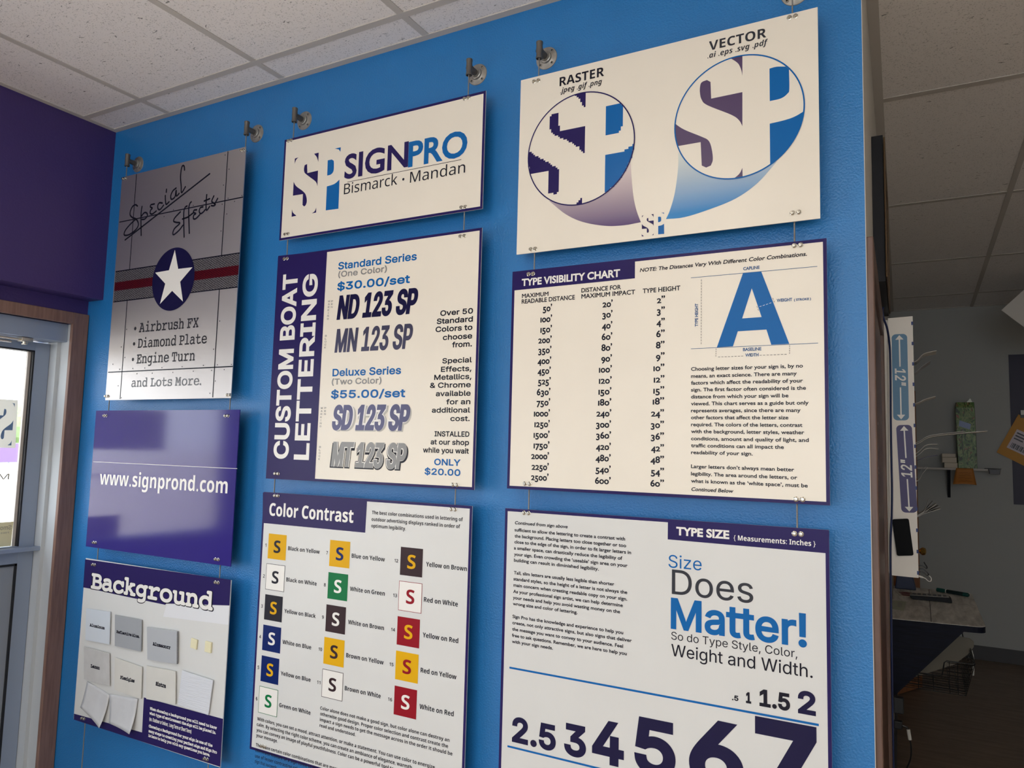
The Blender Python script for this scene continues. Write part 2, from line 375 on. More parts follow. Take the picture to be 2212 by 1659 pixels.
def shape(mb, y, kind, d):
    if kind == 'D': flat(mb, y, [[(d[0] + d[2] * math.cos(2 * PI * k / 72), d[1] + d[2] * math.sin(2 * PI * k / 72)) for k in range(72)]])
    elif kind == 'B': mb.add([(d[0], y, d[1]), (d[2], y, d[1]), (d[2], y, d[3]), (d[0], y, d[3])], [(0, 1, 2, 3)])
    elif kind == 'H': flat(mb, y, [pairs(d[0]), pairs(d[1])])
    elif isinstance(kind, str) and kind[0] == 'R':
        w_ = float(kind[1:]) / 2; n = 96; vs_ = []
        for k in range(n):
            c, s_ = math.cos(2 * PI * k / n), math.sin(2 * PI * k / n); vs_ += [(d[0] + (d[2] - w_) * c, y, d[1] + (d[2] - w_) * s_), (d[0] + (d[2] + w_) * c, y, d[1] + (d[2] + w_) * s_)]
        mb.add(vs_, [(2 * k, 2 * k + 1, (2 * k + 3) % (2 * n), (2 * k + 2) % (2 * n)) for k in range(n)])
    elif isinstance(kind, str) and kind[0] == 'S':
        hw = float(kind[1:]) / 2; p = spline(pairs(d)); L = []; Rr = []
        for i in range(len(p)):
            a = p[max(i - 1, 0)]; b = p[min(i + 1, len(p) - 1)]; dx, dz = b[0] - a[0], b[1] - a[1]; l = math.hypot(dx, dz) or 1; nx, nz = -dz / l * hw, dx / l * hw
            L.append((p[i][0] + nx, y, p[i][1] + nz)); Rr.append((p[i][0] - nx, y, p[i][1] - nz))
        n = len(p); mb.add(L + Rr, [(i, i + 1, n + i + 1, n + i) for i in range(n - 1)])
        for e in (p[0], p[-1]): flat(mb, y, [[(e[0] + hw * math.cos(2 * PI * k / 12), e[1] + hw * math.sin(2 * PI * k / 12)) for k in range(12)]])
    else: flat(mb, y, [pairs(d)])

# ------------------------------------------------------------------ printed content of the nine signs, metres on the wall
SIGNS={'fx': [-2.7433, -2.0468, 1.6867, 2.5703], 'www': [-2.7956, -2.0002, 1.1286, 1.6468], 'bg': [-2.7895, -1.9934, 0.4944, 1.0848], 'logo': [-1.8596, -1.0686, 2.2113, 2.559], 'boat': [-1.8606, -1.0678, 1.4228, 2.1562], 'cc': [-1.8661, -1.0725, 0.5792, 1.3792], 'rast': [-0.9548, -0.1834, 2.0662, 2.5634], 'vis': [-0.9656, -0.1711, 1.4319, 2.0195], 'size': [-0.9691, -0.1739, 0.6198, 1.3798]}
SCREWS={'fx': [[-2.727, 2.563], [-2.061, 2.559], [-2.734, 1.702], [-2.058, 1.697]], 'www': [[-2.734, 1.627], [-2.06, 1.626], [-2.741, 1.147], [-2.066, 1.146]], 'bg': [[-2.736, 1.065], [-2.06, 1.071], [-2.73, 0.508], [-2.061, 0.507]], 'logo': [[-1.834, 2.552], [-1.133, 2.549], [-1.825, 2.229], [-1.132, 2.224]], 'boat': [[-1.824, 2.146], [-1.132, 2.139], [-1.812, 1.44], [-1.131, 1.434]], 'cc': [[-1.808, 1.37], [-1.134, 1.367], [-1.808, 0.5992000000000001], [-1.134, 0.5992000000000001]], 'rast': [[-0.906, 2.55], [-0.238, 2.554], [-0.904, 2.076], [-0.235, 2.086]], 'vis': [[-0.909, 2.008], [-0.232, 2.01], [-0.905, 1.447], [-0.233, 1.442]], 'size': [[-0.906, 1.371], [-0.237, 1.367], [-0.906, 0.6398], [-0.237, 0.6398]]}
CHIPS=[('light', [-2.7529, 0.9038, -2.6078, 0.909, -2.5994, 0.7938, -2.7433, 0.7902]), ('mid', [-2.5785, 0.9021, -2.4266, 0.9035, -2.4176, 0.7956, -2.5664, 0.7938]), ('corr', [-2.3905, 0.8842, -2.2316, 0.8906, -2.2223, 0.7838, -2.3758, 0.7758]), ('lex', [-2.7482, 0.7637, -2.5958, 0.7635, -2.5805, 0.6502, -2.7334, 0.6499]), ('light2', [-2.5616, 0.7531, -2.4068, 0.7446, -2.4008, 0.6375, -2.5507, 0.6427]), ('light2', [-2.3835, 0.7528, -2.23, 0.7583, -2.2193, 0.6521, -2.3721, 0.6426]), ('lined', [-2.1966, 0.7667, -2.0439, 0.7591, -2.0562, 0.6476, -2.2071, 0.6534]), ('curl', [-2.7177, 0.6428, -2.5798, 0.619, -2.5959, 0.5065, -2.7384, 0.5482]), ('curl', [-2.5826, 0.6222, -2.4216, 0.6329, -2.4258, 0.5191, -2.563, 0.5253])]
PADS=[[-2.1635, 0.8778, -2.133, 0.8747, -2.1353, 0.8429, -2.1651, 0.846], [-2.0937, 0.8776, -2.0636, 0.8767, -2.0643, 0.8422, -2.0944, 0.8429]]
SWATCHES=[('yellow', 'ink', -1.8332, 1.1706, -1.7549, 1.2491), ('white_print', 'ink', -1.8344, 1.0751, -1.7561, 1.1536), ('ink', 'yellow', -1.8342, 0.9804, -1.7574, 1.0585), ('royal', 'white_print', -1.8355, 0.8859, -1.7575, 0.9641), ('royal', 'yellow', -1.8352, 0.7909, -1.7586, 0.8694), ('white_print', 'green', -1.8362, 0.6965, -1.7579, 0.7746), ('yellow', 'royal', -1.5741, 1.1713, -1.4951, 1.2493), ('green', 'white_print', -1.5749, 1.0753, -1.4977, 1.1531), ('brown', 'white_print', -1.5769, 0.9787, -1.5002, 1.0575), ('yellow', 'brown', -1.579, 0.8841, -1.5, 0.9618), ('white_print', 'brown', -1.5789, 0.7895, -1.5004, 0.8676), ('brown', 'yellow', -1.3076, 1.1719, -1.2302, 1.2506), ('white_print', 'red', -1.3075, 1.0746, -1.2298, 1.1541), ('red', 'yellow', -1.3096, 0.9782, -1.2318, 1.0565), ('yellow', 'red', -1.3106, 0.883, -1.2322, 0.9614), ('red', 'white_print', -1.3107, 0.7873, -1.2333, 0.8655)]
DECAL=[[0.0044, 0.8959, 0.003, 0.9848, 0.0848, 0.9927, 0.0743, 0.9865, 0.0635, 0.9807, 0.0528, 0.9747, 0.0427, 0.9677, 0.0339, 0.9591, 0.0266, 0.9484, 0.0206, 0.9359, 0.0152, 0.9226, 0.01, 0.909], [0.4258, 0.9916, 0.524, 0.9942, 0.5247, 0.8402, 0.518, 0.8568, 0.5117, 0.8737, 0.5052, 0.8905, 0.4979, 0.9068, 0.489, 0.9224, 0.4781, 0.9371, 0.4657, 0.951, 0.4524, 0.9645, 0.4389, 0.9779], [0.2199, 0.7771, 0.2208, 0.7881, 0.2227, 0.7997, 0.2252, 0.8117, 0.2278, 0.8238, 0.2302, 0.8357, 0.2843, 0.8448, 0.2995, 0.6911, 0.5296, 0.695, 0.5325, 0.4372, 0.5259, 0.4526, 0.5205, 0.4678, 0.5144, 0.4831, 0.5058, 0.4989, 0.4925, 0.5154, 0.473, 0.533, 0.4486, 0.5516, 0.4217, 0.5705, 0.3944, 0.5892, 0.3691, 0.6072, 0.3446, 0.6248, 0.3194, 0.6425, 0.2953, 0.6596, 0.2739, 0.6753, 0.2569, 0.6889, 0.2454, 0.6997, 0.2383, 0.708, 0.234, 0.7152, 0.231, 0.7221, 0.2279, 0.7301, 0.2246, 0.739, 0.2223, 0.7479, 0.2207, 0.7572, 0.22, 0.7669], [0.0041, 0.5921, 0.015, 0.5758, 0.0244, 0.56, 0.0345, 0.5439, 0.0475, 0.5272, 0.0656, 0.5092, 0.0915, 0.489, 0.1237, 0.4671, 0.158, 0.4448, 0.1904, 0.4234, 0.2169, 0.404, 0.237, 0.3877, 0.2532, 0.3736, 0.2667, 0.3602, 0.2781, 0.3461, 0.2886, 0.3298, 0.2981, 0.3104, 0.3062, 0.2886, 0.3126, 0.2662, 0.317, 0.2447, 0.3193, 0.2259, 0.319, 0.2096, 0.3161, 0.1947, 0.3115, 0.1813, 0.3059, 0.1697, 0.3002, 0.1601, 0.294, 0.1531, 0.2868, 0.1488, 0.2791, 0.1458, 0.2713, 0.1433, 0.2637, 0.14, 0.2283, 0.1702, 0.2253, 0.3519, 0.0038, 0.3574], [0.0007, 0.1293, 0.0056, 0.1168, 0.0097, 0.1043, 0.0142, 0.0918, 0.0204, 0.0794, 0.0293, 0.0671, 0.0419, 0.055, 0.0573, 0.043, 0.0743, 0.0311, 0.0917, 0.0192, 0.1082, 0.0074, 0.0, 0.0036], [0.5325, 0.0844, 0.5333, 0.0022, 0.4449, 0.0017, 0.4566, 0.0069, 0.4687, 0.0117, 0.4806, 0.0166, 0.4917, 0.0225, 0.5013, 0.0298, 0.5092, 0.039, 0.5156, 0.0497, 0.5213, 0.0613, 0.5267, 0.0731]]
TEXTS=[
('fx', 'mono', 'Airbrush FX', -2.5674, 1.9404, 0.3327, 0.0355, 'ink_gray', 0.012, 0, 'P', 2),
('fx', 'mono', 'Diamond Plate', -2.5674, 1.8811, 0.3813, 0.0349, 'ink_gray', 0.012, 0, 'P', 2),
('fx', 'mono', 'Engine Turn', -2.5686, 1.822, 0.3258, 0.0348, 'ink_gray', 0.012, 0, 'P', 2),
('fx', 'mono', 'and Lots More.', -2.5892, 1.7341, 0.3879, 0.0313, 'ink_silver', 0.008, 0, 'P', 2),
('www', 'sansb', 'www.signprond.com', -2.7388, 1.3659, 0.7028, 0.0513, 'white_print', 0, 0, '', 2),
('bg', 'mono', 'Background', -2.744, 0.9772, 0.6719, 0.0575, 'white_print', 0.05, 0, 'PT', 3),
('bg', 'mono', 'Background', -2.7494, 0.9741, 0.6822, 0.062, 'ink', 0.085, 0, 'PT', 2),
('bg', 'mono', 'When choosing a background you will need to know', -2.3574, 0.6075, 0.3381, 0.0092, 'white_print', 0.07, 0, 'P', 2),
('bg', 'mono', 'what type of environment the sign will be placed in.', -2.3579, 0.5918, 0.3355, 0.0092, 'white_print', 0.07, 0, 'P', 2),
('bg', 'mono', 'Choosing a Background for your sign is one of the', -2.3569, 0.5492, 0.3225, 0.0092, 'white_print', 0.07, 0, 'P', 2),
('bg', 'mono', 'many steps to creating your perfect sign and Sign Pro', -2.3565, 0.5327, 0.3445, 0.0092, 'white_print', 0.07, 0, 'P', 2),
('bg', 'mono', 'is here to help you with any questions you have.', -2.3563, 0.5177, 0.312, 0.0091, 'white_print', 0.07, 0, 'P', 2),
('bg', 'sans', '(ex. Outdoor or Indoor,  Long Term or Short Term)', -2.3564, 0.5715, 0.2172, 0.0118, 'white_print', 0.03, 0, '', 2),
('bg', 'mono', 'Aluminum', -2.7226, 0.8422, 0.091, 0.0105, 'chip0', 0.085, 0, 'P', 2),
('bg', 'mono', 'Reflective Alum.', -2.5617, 0.8398, 0.1311, 0.0102, 'chip1', 0.085, 0, 'P', 2),
('bg', 'mono', 'Alumacorr', -2.3523, 0.827, 0.0944, 0.0116, 'chip2', 0.085, 0, 'P', 2),
('bg', 'mono', 'Lexan', -2.6984, 0.6973, 0.0551, 0.0122, 'chip3', 0.085, 0, 'P', 2),
('bg', 'mono', 'Plexiglas', -2.5219, 0.6856, 0.0809, 0.0118, 'chip4', 0.085, 0, 'P', 2),
('bg', 'mono', 'Sintra', -2.3267, 0.6957, 0.0545, 0.0132, 'chip5', 0.085, 0, 'P', 2),
('logo', 'gill', 'SIGN', -1.5874, 2.3779, 0.2508, 0.0803, 'purple', 0.035, 0, '', 2),
('logo', 'gill', 'PRO', -1.336, 2.3753, 0.2105, 0.0796, 'blue', 0.035, 0, '', 2),
('logo', 'sans', 'Bismarck', -1.5853, 2.3288, 0.2111, 0.0341, 'ink', 0, 0, '', 2),
('logo', 'sans', 'Mandan', -1.3264, 2.3264, 0.196, 0.0333, 'ink', 0, 0, '', 2),
('boat', 'inter', 'CUSTOM BOAT', -1.7657, 1.4878, 0.6049, 0.066, 'white_print', 0.05, 0, 'V', 2),
('boat', 'inter', 'LETTERING', -1.6774, 1.487, 0.5963, 0.0645, 'white_print', 0.05, 0, 'V', 2),
('boat', 'inter', 'Standard Series', -1.594, 2.0861, 0.3035, 0.0237, 'blue', 0.04, 0, '', 2),
('boat', 'inter', '(One Color)', -1.5925, 2.0615, 0.1925, 0.0189, 'gray', 0.04, 0, '', 2),
('boat', 'inter', '$30.00/set', -1.5942, 2.0191, 0.282, 0.0256, 'blue', 0.05, 0, '', 2),
('boat', 'inter', 'ND 123 SP', -1.5906, 1.9257, 0.3112, 0.0769, 'navy', 0.055, 0.1, '', 2),
('boat', 'inter', 'MN 123 SP', -1.5928, 1.8224, 0.2993, 0.0745, 'silver', 0.04, 0.08, '', 2),
('boat', 'inter', 'M', -1.6292, 1.9851, 0.0074, 0.0057, 'gray', 0.03, 0, '', 2),
('boat', 'inter', 'A', -1.6294, 1.9757, 0.0074, 0.0057, 'gray', 0.03, 0, '', 2),
('boat', 'inter', 'R', -1.6297, 1.9663, 0.0074, 0.0057, 'gray', 0.03, 0, '', 2),
('boat', 'inter', 'K', -1.6299, 1.9569, 0.0074, 0.0057, 'gray', 0.03, 0, '', 2),
('boat', 'inter', 'I', -1.6278, 1.9474, 0.0026, 0.0057, 'gray', 0.03, 0, '', 2),
('boat', 'inter', 'N', -1.6305, 1.9382, 0.0074, 0.0057, 'gray', 0.03, 0, '', 2),
('boat', 'inter', 'G', -1.6307, 1.9289, 0.0074, 0.0057, 'gray', 0.03, 0, '', 2),
('boat', 'inter', 'P', -1.6165, 1.9841, 0.0074, 0.0057, 'gray', 0.03, 0, '', 2),
('boat', 'inter', 'E', -1.6167, 1.9749, 0.0074, 0.0057, 'gray', 0.03, 0, '', 2),
('boat', 'inter', 'N', -1.617, 1.9657, 0.0074, 0.0057, 'gray', 0.03, 0, '', 2),
('boat', 'inter', 'B', -1.6353, 1.8751, 0.0074, 0.0057, 'gray', 0.03, 0, '', 2),
('boat', 'inter', 'L', -1.6355, 1.8657, 0.0074, 0.0057, 'gray', 0.03, 0, '', 2),
('boat', 'inter', 'O', -1.6358, 1.8564, 0.0074, 0.0057, 'gray', 0.03, 0, '', 2),
('boat', 'inter', 'C', -1.636, 1.8471, 0.0074, 0.0057, 'gray', 0.03, 0, '', 2),
('boat', 'inter', 'K', -1.6363, 1.8378, 0.0074, 0.0057, 'gray', 0.03, 0, '', 2),
('boat', 'inter', 'M', -1.638, 1.6472, 0.0074, 0.0056, 'gray', 0.03, 0, '', 2),
('boat', 'inter', 'A', -1.6382, 1.6378, 0.0074, 0.0056, 'gray', 0.03, 0, '', 2),
('boat', 'inter', 'R', -1.6385, 1.6283, 0.0074, 0.0056, 'gray', 0.03, 0, '', 2),
('boat', 'inter', 'K', -1.6388, 1.6188, 0.0074, 0.0056, 'gray', 0.03, 0, '', 2),
('boat', 'inter', 'I', -1.6367, 1.6093, 0.0026, 0.0056, 'gray', 0.03, 0, '', 2),
('boat', 'inter', 'N', -1.6393, 1.5998, 0.0074, 0.0055, 'gray', 0.03, 0, '', 2),
('boat', 'inter', 'G', -1.6396, 1.5904, 0.0074, 0.0055, 'gray', 0.03, 0, '', 2),
('boat', 'inter', 'P', -1.6228, 1.6472, 0.0073, 0.0056, 'gray', 0.03, 0, '', 2),
('boat', 'inter', 'E', -1.6231, 1.6379, 0.0073, 0.0056, 'gray', 0.03, 0, '', 2),
('boat', 'inter', 'N', -1.6233, 1.6286, 0.0073, 0.0055, 'gray', 0.03, 0, '', 2),
('boat', 'inter', 'B', -1.637, 1.5263, 0.0074, 0.0055, 'gray', 0.03, 0, '', 2),
('boat', 'inter', 'L', -1.6373, 1.5169, 0.0073, 0.0055, 'gray', 0.03, 0, '', 2),
('boat', 'inter', 'O', -1.6376, 1.5075, 0.0073, 0.0055, 'gray', 0.03, 0, '', 2),
('boat', 'inter', 'C', -1.6378, 1.4981, 0.0073, 0.0055, 'gray', 0.03, 0, '', 2),
('boat', 'inter', 'K', -1.6381, 1.4887, 0.0073, 0.0055, 'gray', 0.03, 0, '', 2),
('boat', 'inter', 'Over 50', -1.1995, 1.9123, 0.1106, 0.0159, 'ink', 0.045, 0, '', 2),
('boat', 'inter', 'Standard', -1.2106, 1.8893, 0.1221, 0.0159, 'ink', 0.045, 0, '', 2),
('boat', 'inter', 'Colors to', -1.2139, 1.866, 0.1249, 0.0159, 'ink', 0.045, 0, '', 2),
('boat', 'inter', 'choose', -1.1876, 1.8416, 0.0984, 0.0157, 'ink', 0.045, 0, '', 2),
('boat', 'inter', 'from.', -1.1553, 1.819, 0.0662, 0.0156, 'ink', 0.045, 0, '', 2),
('boat', 'inter', 'Special', -1.1867, 1.7745, 0.0988, 0.015, 'ink', 0.04, 0, '', 2),
('boat', 'inter', 'Effects,', -1.1903, 1.7503, 0.102, 0.015, 'ink', 0.04, 0, '', 2),
('boat', 'inter', 'Metallics,', -1.2128, 1.7278, 0.1253, 0.0151, 'ink', 0.04, 0, '', 2),
('boat', 'inter', '& Chrome', -1.2264, 1.7049, 0.1376, 0.0151, 'ink', 0.04, 0, '', 2),
('boat', 'inter', 'available', -1.2051, 1.6811, 0.1165, 0.015, 'ink', 0.04, 0, '', 2),
('boat', 'inter', 'for an', -1.1687, 1.6575, 0.0803, 0.0148, 'ink', 0.04, 0, '', 2),
('boat', 'inter', 'additional', -1.2168, 1.6343, 0.1282, 0.0149, 'ink', 0.04, 0, '', 2),
('boat', 'inter', 'cost.', -1.1528, 1.6106, 0.064, 0.0147, 'ink', 0.04, 0, '', 2),
('boat', 'inter', 'INSTALLED', -1.2049, 1.5672, 0.1164, 0.0148, 'ink', 0.04, 0, '', 2),
('boat', 'inter', 'at our shop', -1.2173, 1.5442, 0.1285, 0.0148, 'ink', 0.04, 0, '', 2),
('boat', 'inter', 'while you wait', -1.2427, 1.5208, 0.1541, 0.0149, 'ink', 0.04, 0, '', 2),
('boat', 'inter', 'ONLY', -1.2026, 1.4864, 0.0876, 0.0182, 'blue', 0.045, 0, '', 2),
('boat', 'inter', '$20.00', -1.2345, 1.4588, 0.1206, 0.0183, 'blue', 0.045, 0, '', 2),
('boat', 'inter', 'Deluxe Series', -1.5968, 1.7484, 0.265, 0.0236, 'blue', 0.04, 0, '', 2),
('boat', 'inter', '(Two Color)', -1.5981, 1.7223, 0.1951, 0.019, 'gray', 0.04, 0, '', 2),
('boat', 'inter', '$55.00/set', -1.5989, 1.6799, 0.2857, 0.0248, 'blue', 0.05, 0, '', 2),
('boat', 'inter', 'SD 123 SP', -1.5862, 1.5788, 0.2991, 0.077, 'pale', 0.12, 0.1, '', 2),
('boat', 'inter', 'SD 123 SP', -1.5906, 1.582, 0.299, 0.0771, 'white_print', 0.1, 0.1, '', 3),
('boat', 'inter', 'SD 123 SP', -1.5906, 1.582, 0.299, 0.0771, 'silver', 0.055, 0.1, '', 4),
('boat', 'inter', 'MT 123 SP', -1.5897, 1.4664, 0.296, 0.0762, 'ink', 0.1, 0.08, '', 2),
('boat', 'inter', 'MT 123 SP', -1.5857, 1.47, 0.2874, 0.0762, 'ink', 0.085, 0.08, '', 2),
('boat', 'inter', 'MT 123 SP', -1.5857, 1.47, 0.2874, 0.0762, 'white_print', 0.07, 0.08, '', 3),
('boat', 'inter', 'MT 123 SP', -1.5857, 1.47, 0.2874, 0.0762, 'gray', 0.05, 0.08, '', 4),
('cc', 'sansb', 'Color Contrast', -1.8366, 1.3057, 0.3493, 0.0399, 'white_print', 0.01, 0, '', 2),
('cc', 'sansb', 'The best color combinations used in lettering of', -1.418, 1.3362, 0.317, 0.0099, 'ink', 0, 0, '', 2),
('cc', 'sansb', 'outdoor advertising displays ranked in order of', -1.4182, 1.3166, 0.3092, 0.0099, 'ink', 0, 0, '', 2),
('cc', 'sansb', 'optimum legibility.', -1.4183, 1.2977, 0.1255, 0.0099, 'ink', 0, 0, '', 2),
('cc', 'sansb', 'Black on Yellow', -1.7462, 1.2037, 0.132, 0.0121, 'ink', -1, 0, '', 2),
('cc', 'sansb', 'Black on White', -1.7471, 1.1076, 0.127, 0.012, 'ink', -1, 0, '', 2),
('cc', 'sansb', 'Yellow on Black', -1.7483, 1.0114, 0.1302, 0.0119, 'ink', -1, 0, '', 2),
('cc', 'sansb', 'White on Blue', -1.7493, 0.9172, 0.1196, 0.0122, 'ink', -1, 0, '', 2),
('cc', 'sansb', 'Yellow on Blue', -1.7496, 0.8225, 0.1241, 0.012, 'ink', -1, 0, '', 2),
('cc', 'sansb', 'Green on White', -1.7493, 0.7277, 0.1294, 0.0119, 'ink', -1, 0, '', 2),
('cc', 'sansb', 'Blue on Yellow', -1.4876, 1.2035, 0.1239, 0.0124, 'ink', -1, 0, '', 2),
('cc', 'sansb', 'White on Green', -1.4885, 1.1073, 0.1298, 0.0123, 'ink', -1, 0, '', 2),
('cc', 'sansb', 'White on Brown', -1.4899, 1.011, 0.133, 0.0122, 'ink', -1, 0, '', 2),
('cc', 'sansb', 'Brown on Yellow', -1.4916, 0.9155, 0.1385, 0.0124, 'ink', -1, 0, '', 2),
('cc', 'sansb', 'Brown on White', -1.4913, 0.8217, 0.1327, 0.0123, 'ink', -1, 0, '', 2),
('cc', 'sansb', 'Yellow on Brown', -1.2181, 1.2039, 0.1347, 0.0126, 'ink', -1, 0, '', 2),
('cc', 'sansb', 'Red on White', -1.2211, 1.1068, 0.1125, 0.0128, 'ink', -1, 0, '', 2),
('cc', 'sansb', 'Yellow on Red', -1.221, 1.0107, 0.1173, 0.0129, 'ink', -1, 0, '', 2),
('cc', 'sansb', 'Red on Yellow', -1.2236, 0.9154, 0.1177, 0.0128, 'ink', -1, 0, '', 2),
('cc', 'sansb', 'White on Red', -1.2232, 0.8184, 0.1122, 0.013, 'ink', -1, 0, '', 2),
('cc', 'sans', '1', -1.8466, 1.2059, 0.0052, 0.0107, 'ink', 0.03, 0, '', 2),
('cc', 'sans', '2', -1.8485, 1.1087, 0.0071, 0.0106, 'ink', 0.03, 0, '', 2),
('cc', 'sans', '3', -1.8497, 1.0148, 0.0071, 0.0105, 'ink', 0.03, 0, '', 2),
('cc', 'sans', '4', -1.85, 0.9199, 0.0071, 0.0105, 'ink', 0.03, 0, '', 2),
('cc', 'sans', '5', -1.8506, 0.8251, 0.0071, 0.0104, 'ink', 0.03, 0, '', 2),
('cc', 'sans', '6', -1.851, 0.7297, 0.0071, 0.0103, 'ink', 0.03, 0, '', 2),
('cc', 'sans', '7', -1.5875, 1.2044, 0.0064, 0.0102, 'ink', 0.03, 0, '', 2),
('cc', 'sans', '8', -1.5908, 1.1087, 0.0073, 0.0101, 'ink', 0.03, 0, '', 2),
('cc', 'sans', '9', -1.592, 1.0132, 0.0064, 0.01, 'ink', 0.03, 0, '', 2),
('cc', 'sans', '10', -1.5996, 0.9182, 0.0132, 0.0099, 'ink', 0.03, 0, '', 2),
('cc', 'sans', '11', -1.5993, 0.8218, 0.0128, 0.0098, 'ink', 0.03, 0, '', 2),
('cc', 'sans', '12', -1.3283, 1.2051, 0.0126, 0.0096, 'ink', 0.03, 0, '', 2),
('cc', 'sans', '13', -1.3284, 1.1079, 0.0137, 0.0095, 'ink', 0.03, 0, '', 2),
('cc', 'sans', '14', -1.3306, 1.0123, 0.0133, 0.0094, 'ink', 0.03, 0, '', 2),
('cc', 'sans', '15', -1.3314, 0.9163, 0.0136, 0.0093, 'ink', 0.03, 0, '', 2),
('cc', 'sans', '16', -1.3318, 0.8204, 0.014, 0.0093, 'ink', 0.03, 0, '', 2),
('cc', 'sansb', 'Color alone does not make a good sign, but color alone can destroy an', -1.5819, 0.7504, 0.4599, 0.0094, 'ink', -1, 0, '', 2),
('cc', 'sansb', 'otherwise good design. Proper color selection and contrast create the', -1.5812, 0.734, 0.4558, 0.0094, 'ink', -1, 0, '', 2),
('cc', 'sansb', 'impact a sign needs to get the message across in the order it should be', -1.5818, 0.7176, 0.4707, 0.0094, 'ink', -1, 0, '', 2),
('cc', 'sansb', 'read and understood.', -1.5816, 0.7008, 0.1376, 0.0094, 'ink', -1, 0, '', 2),
('cc', 'sansb', 'With colors, you can set a mood, attract attention, or make a statement. You can use color to energize', -1.8397, 0.6708, 0.6736, 0.0099, 'ink', -1, 0, '', 2),
('cc', 'sansb', 'calm. By selecting the right color scheme, you can create an ambiance of elegance, warmth', -1.8402, 0.6539, 0.5986, 0.0099, 'ink', -1, 0, '', 2),
('cc', 'sansb', 'you can convey an image of playful youthfulness. Color can be a powerful tool to', -1.8403, 0.6369, 0.5372, 0.0098, 'ink', -1, 0, '', 2),
('cc', 'sansb', 'your message.', -1.84, 0.6211, 0.0918, 0.0098, 'ink', -1, 0, '', 2),
('cc', 'sansb', 'There are certain color combinations that are more', -1.84, 0.5922, 0.3374, 0.0098, 'ink', -1, 0, '', 2),
('cc', 'sansb', 'dominate feature of a sign come to the', -1.8401, 0.5761, 0.26, 0.0098, 'ink', -1, 0, '', 2),
('cc', 'sansb', 'use of lesser contrasting color', -1.8402, 0.5591, 0.1929, 0.0098, 'ink', -1, 0, '', 2),
('cc', 'sansb', 'sign that succeeds', -1.8398, 0.5432, 0.093, 0.0098, 'ink', -1, 0, '', 2),
('rast', 'sansb', 'RASTER', -0.8348, 2.519, 0.129, 0.0249, 'ink', 0, 0, '', 2),
('rast', 'sansbi', '.jpeg .gif .png', -0.832, 2.4985, 0.1204, 0.0142, 'ink', 0, 0, '', 2),
('rast', 'sansb', 'VECTOR', -0.4314, 2.5198, 0.1349, 0.0233, 'dark_gray', 0, 0, '', 2),
('rast', 'sansbi', '.ai .eps .svg .pdf', -0.4352, 2.5007, 0.1421, 0.0136, 'dark_gray', 0, 0, '', 2),
('vis', 'gill', 'TYPE VISIBILITY CHART', -0.9361, 1.9767, 0.2816, 0.0199, 'white_print', 0.045, 0, '', 2),
('vis', 'gill', 'NOTE: The Distances Vary With Different Color Combinations.', -0.6023, 1.9836, 0.3915, 0.0096, 'ink', 0.035, 0.18, '', 2),
('vis', 'gill', 'MAXIMUM', -0.9344, 1.9438, 0.0797, 0.0115, 'ink', 0.03, 0, '', 2),
('vis', 'gill', 'READABLE DISTANCE', -0.9348, 1.9282, 0.1567, 0.012, 'ink', 0.03, 0, '', 2),
('vis', 'gill', 'DISTANCE FOR', -0.76, 1.9447, 0.1081, 0.0115, 'ink', 0.03, 0, '', 2),
('vis', 'gill', 'MAXIMUM IMPACT', -0.7597, 1.9288, 0.1455, 0.0117, 'ink', 0.03, 0, '', 2),
('vis', 'gill', 'TYPE HEIGHT', -0.5946, 1.9293, 0.0949, 0.0116, 'ink', 0.03, 0, '', 2),
('vis', 'gill', "50'", -0.8703, 1.902, 0.0271, 0.0181, 'ink', 0.04, 0, 'O', 2),
('vis', 'gill', "100'", -0.877, 1.8731, 0.0345, 0.0181, 'ink', 0.04, 0, 'O', 2),
('vis', 'gill', "150'", -0.8763, 1.8454, 0.034, 0.018, 'ink', 0.04, 0, 'O', 2),
('vis', 'gill', "200'", -0.8819, 1.8171, 0.0394, 0.018, 'ink', 0.04, 0, 'O', 2),
('vis', 'gill', "350'", -0.8812, 1.7898, 0.0386, 0.0179, 'ink', 0.04, 0, 'O', 2),
('vis', 'gill', "400'", -0.8825, 1.7616, 0.0398, 0.0179, 'ink', 0.04, 0, 'O', 2),
('vis', 'gill', "450'", -0.8818, 1.735, 0.0386, 0.0178, 'ink', 0.04, 0, 'O', 2),
('vis', 'gill', "525'", -0.8799, 1.7074, 0.0373, 0.0178, 'ink', 0.04, 0, 'O', 2),
('vis', 'gill', "630'", -0.8829, 1.679, 0.0399, 0.0178, 'ink', 0.04, 0, 'O', 2),
('vis', 'gill', "750'", -0.8827, 1.6518, 0.0397, 0.0177, 'ink', 0.04, 0, 'O', 2),
('vis', 'gill', "1000'", -0.8901, 1.6231, 0.047, 0.0177, 'ink', 0.04, 0, 'O', 2),
('vis', 'gill', "1250'", -0.8877, 1.5951, 0.0447, 0.0176, 'ink', 0.04, 0, 'O', 2),
('vis', 'gill', "1500'", -0.8894, 1.5672, 0.0464, 0.0176, 'ink', 0.04, 0, 'O', 2),
('vis', 'gill', "1750'", -0.8887, 1.5395, 0.0459, 0.0175, 'ink', 0.04, 0, 'O', 2),
('vis', 'gill', "2000'", -0.8952, 1.5116, 0.0518, 0.0175, 'ink', 0.04, 0, 'O', 2),
('vis', 'gill', "2250'", -0.8932, 1.4836, 0.05, 0.0175, 'ink', 0.04, 0, 'O', 2),
('vis', 'gill', "2500'", -0.8942, 1.4564, 0.0509, 0.0174, 'ink', 0.04, 0, 'O', 2),
('vis', 'gill', "20'", -0.7008, 1.9011, 0.0276, 0.0173, 'ink', 0.04, 0, 'O', 2),
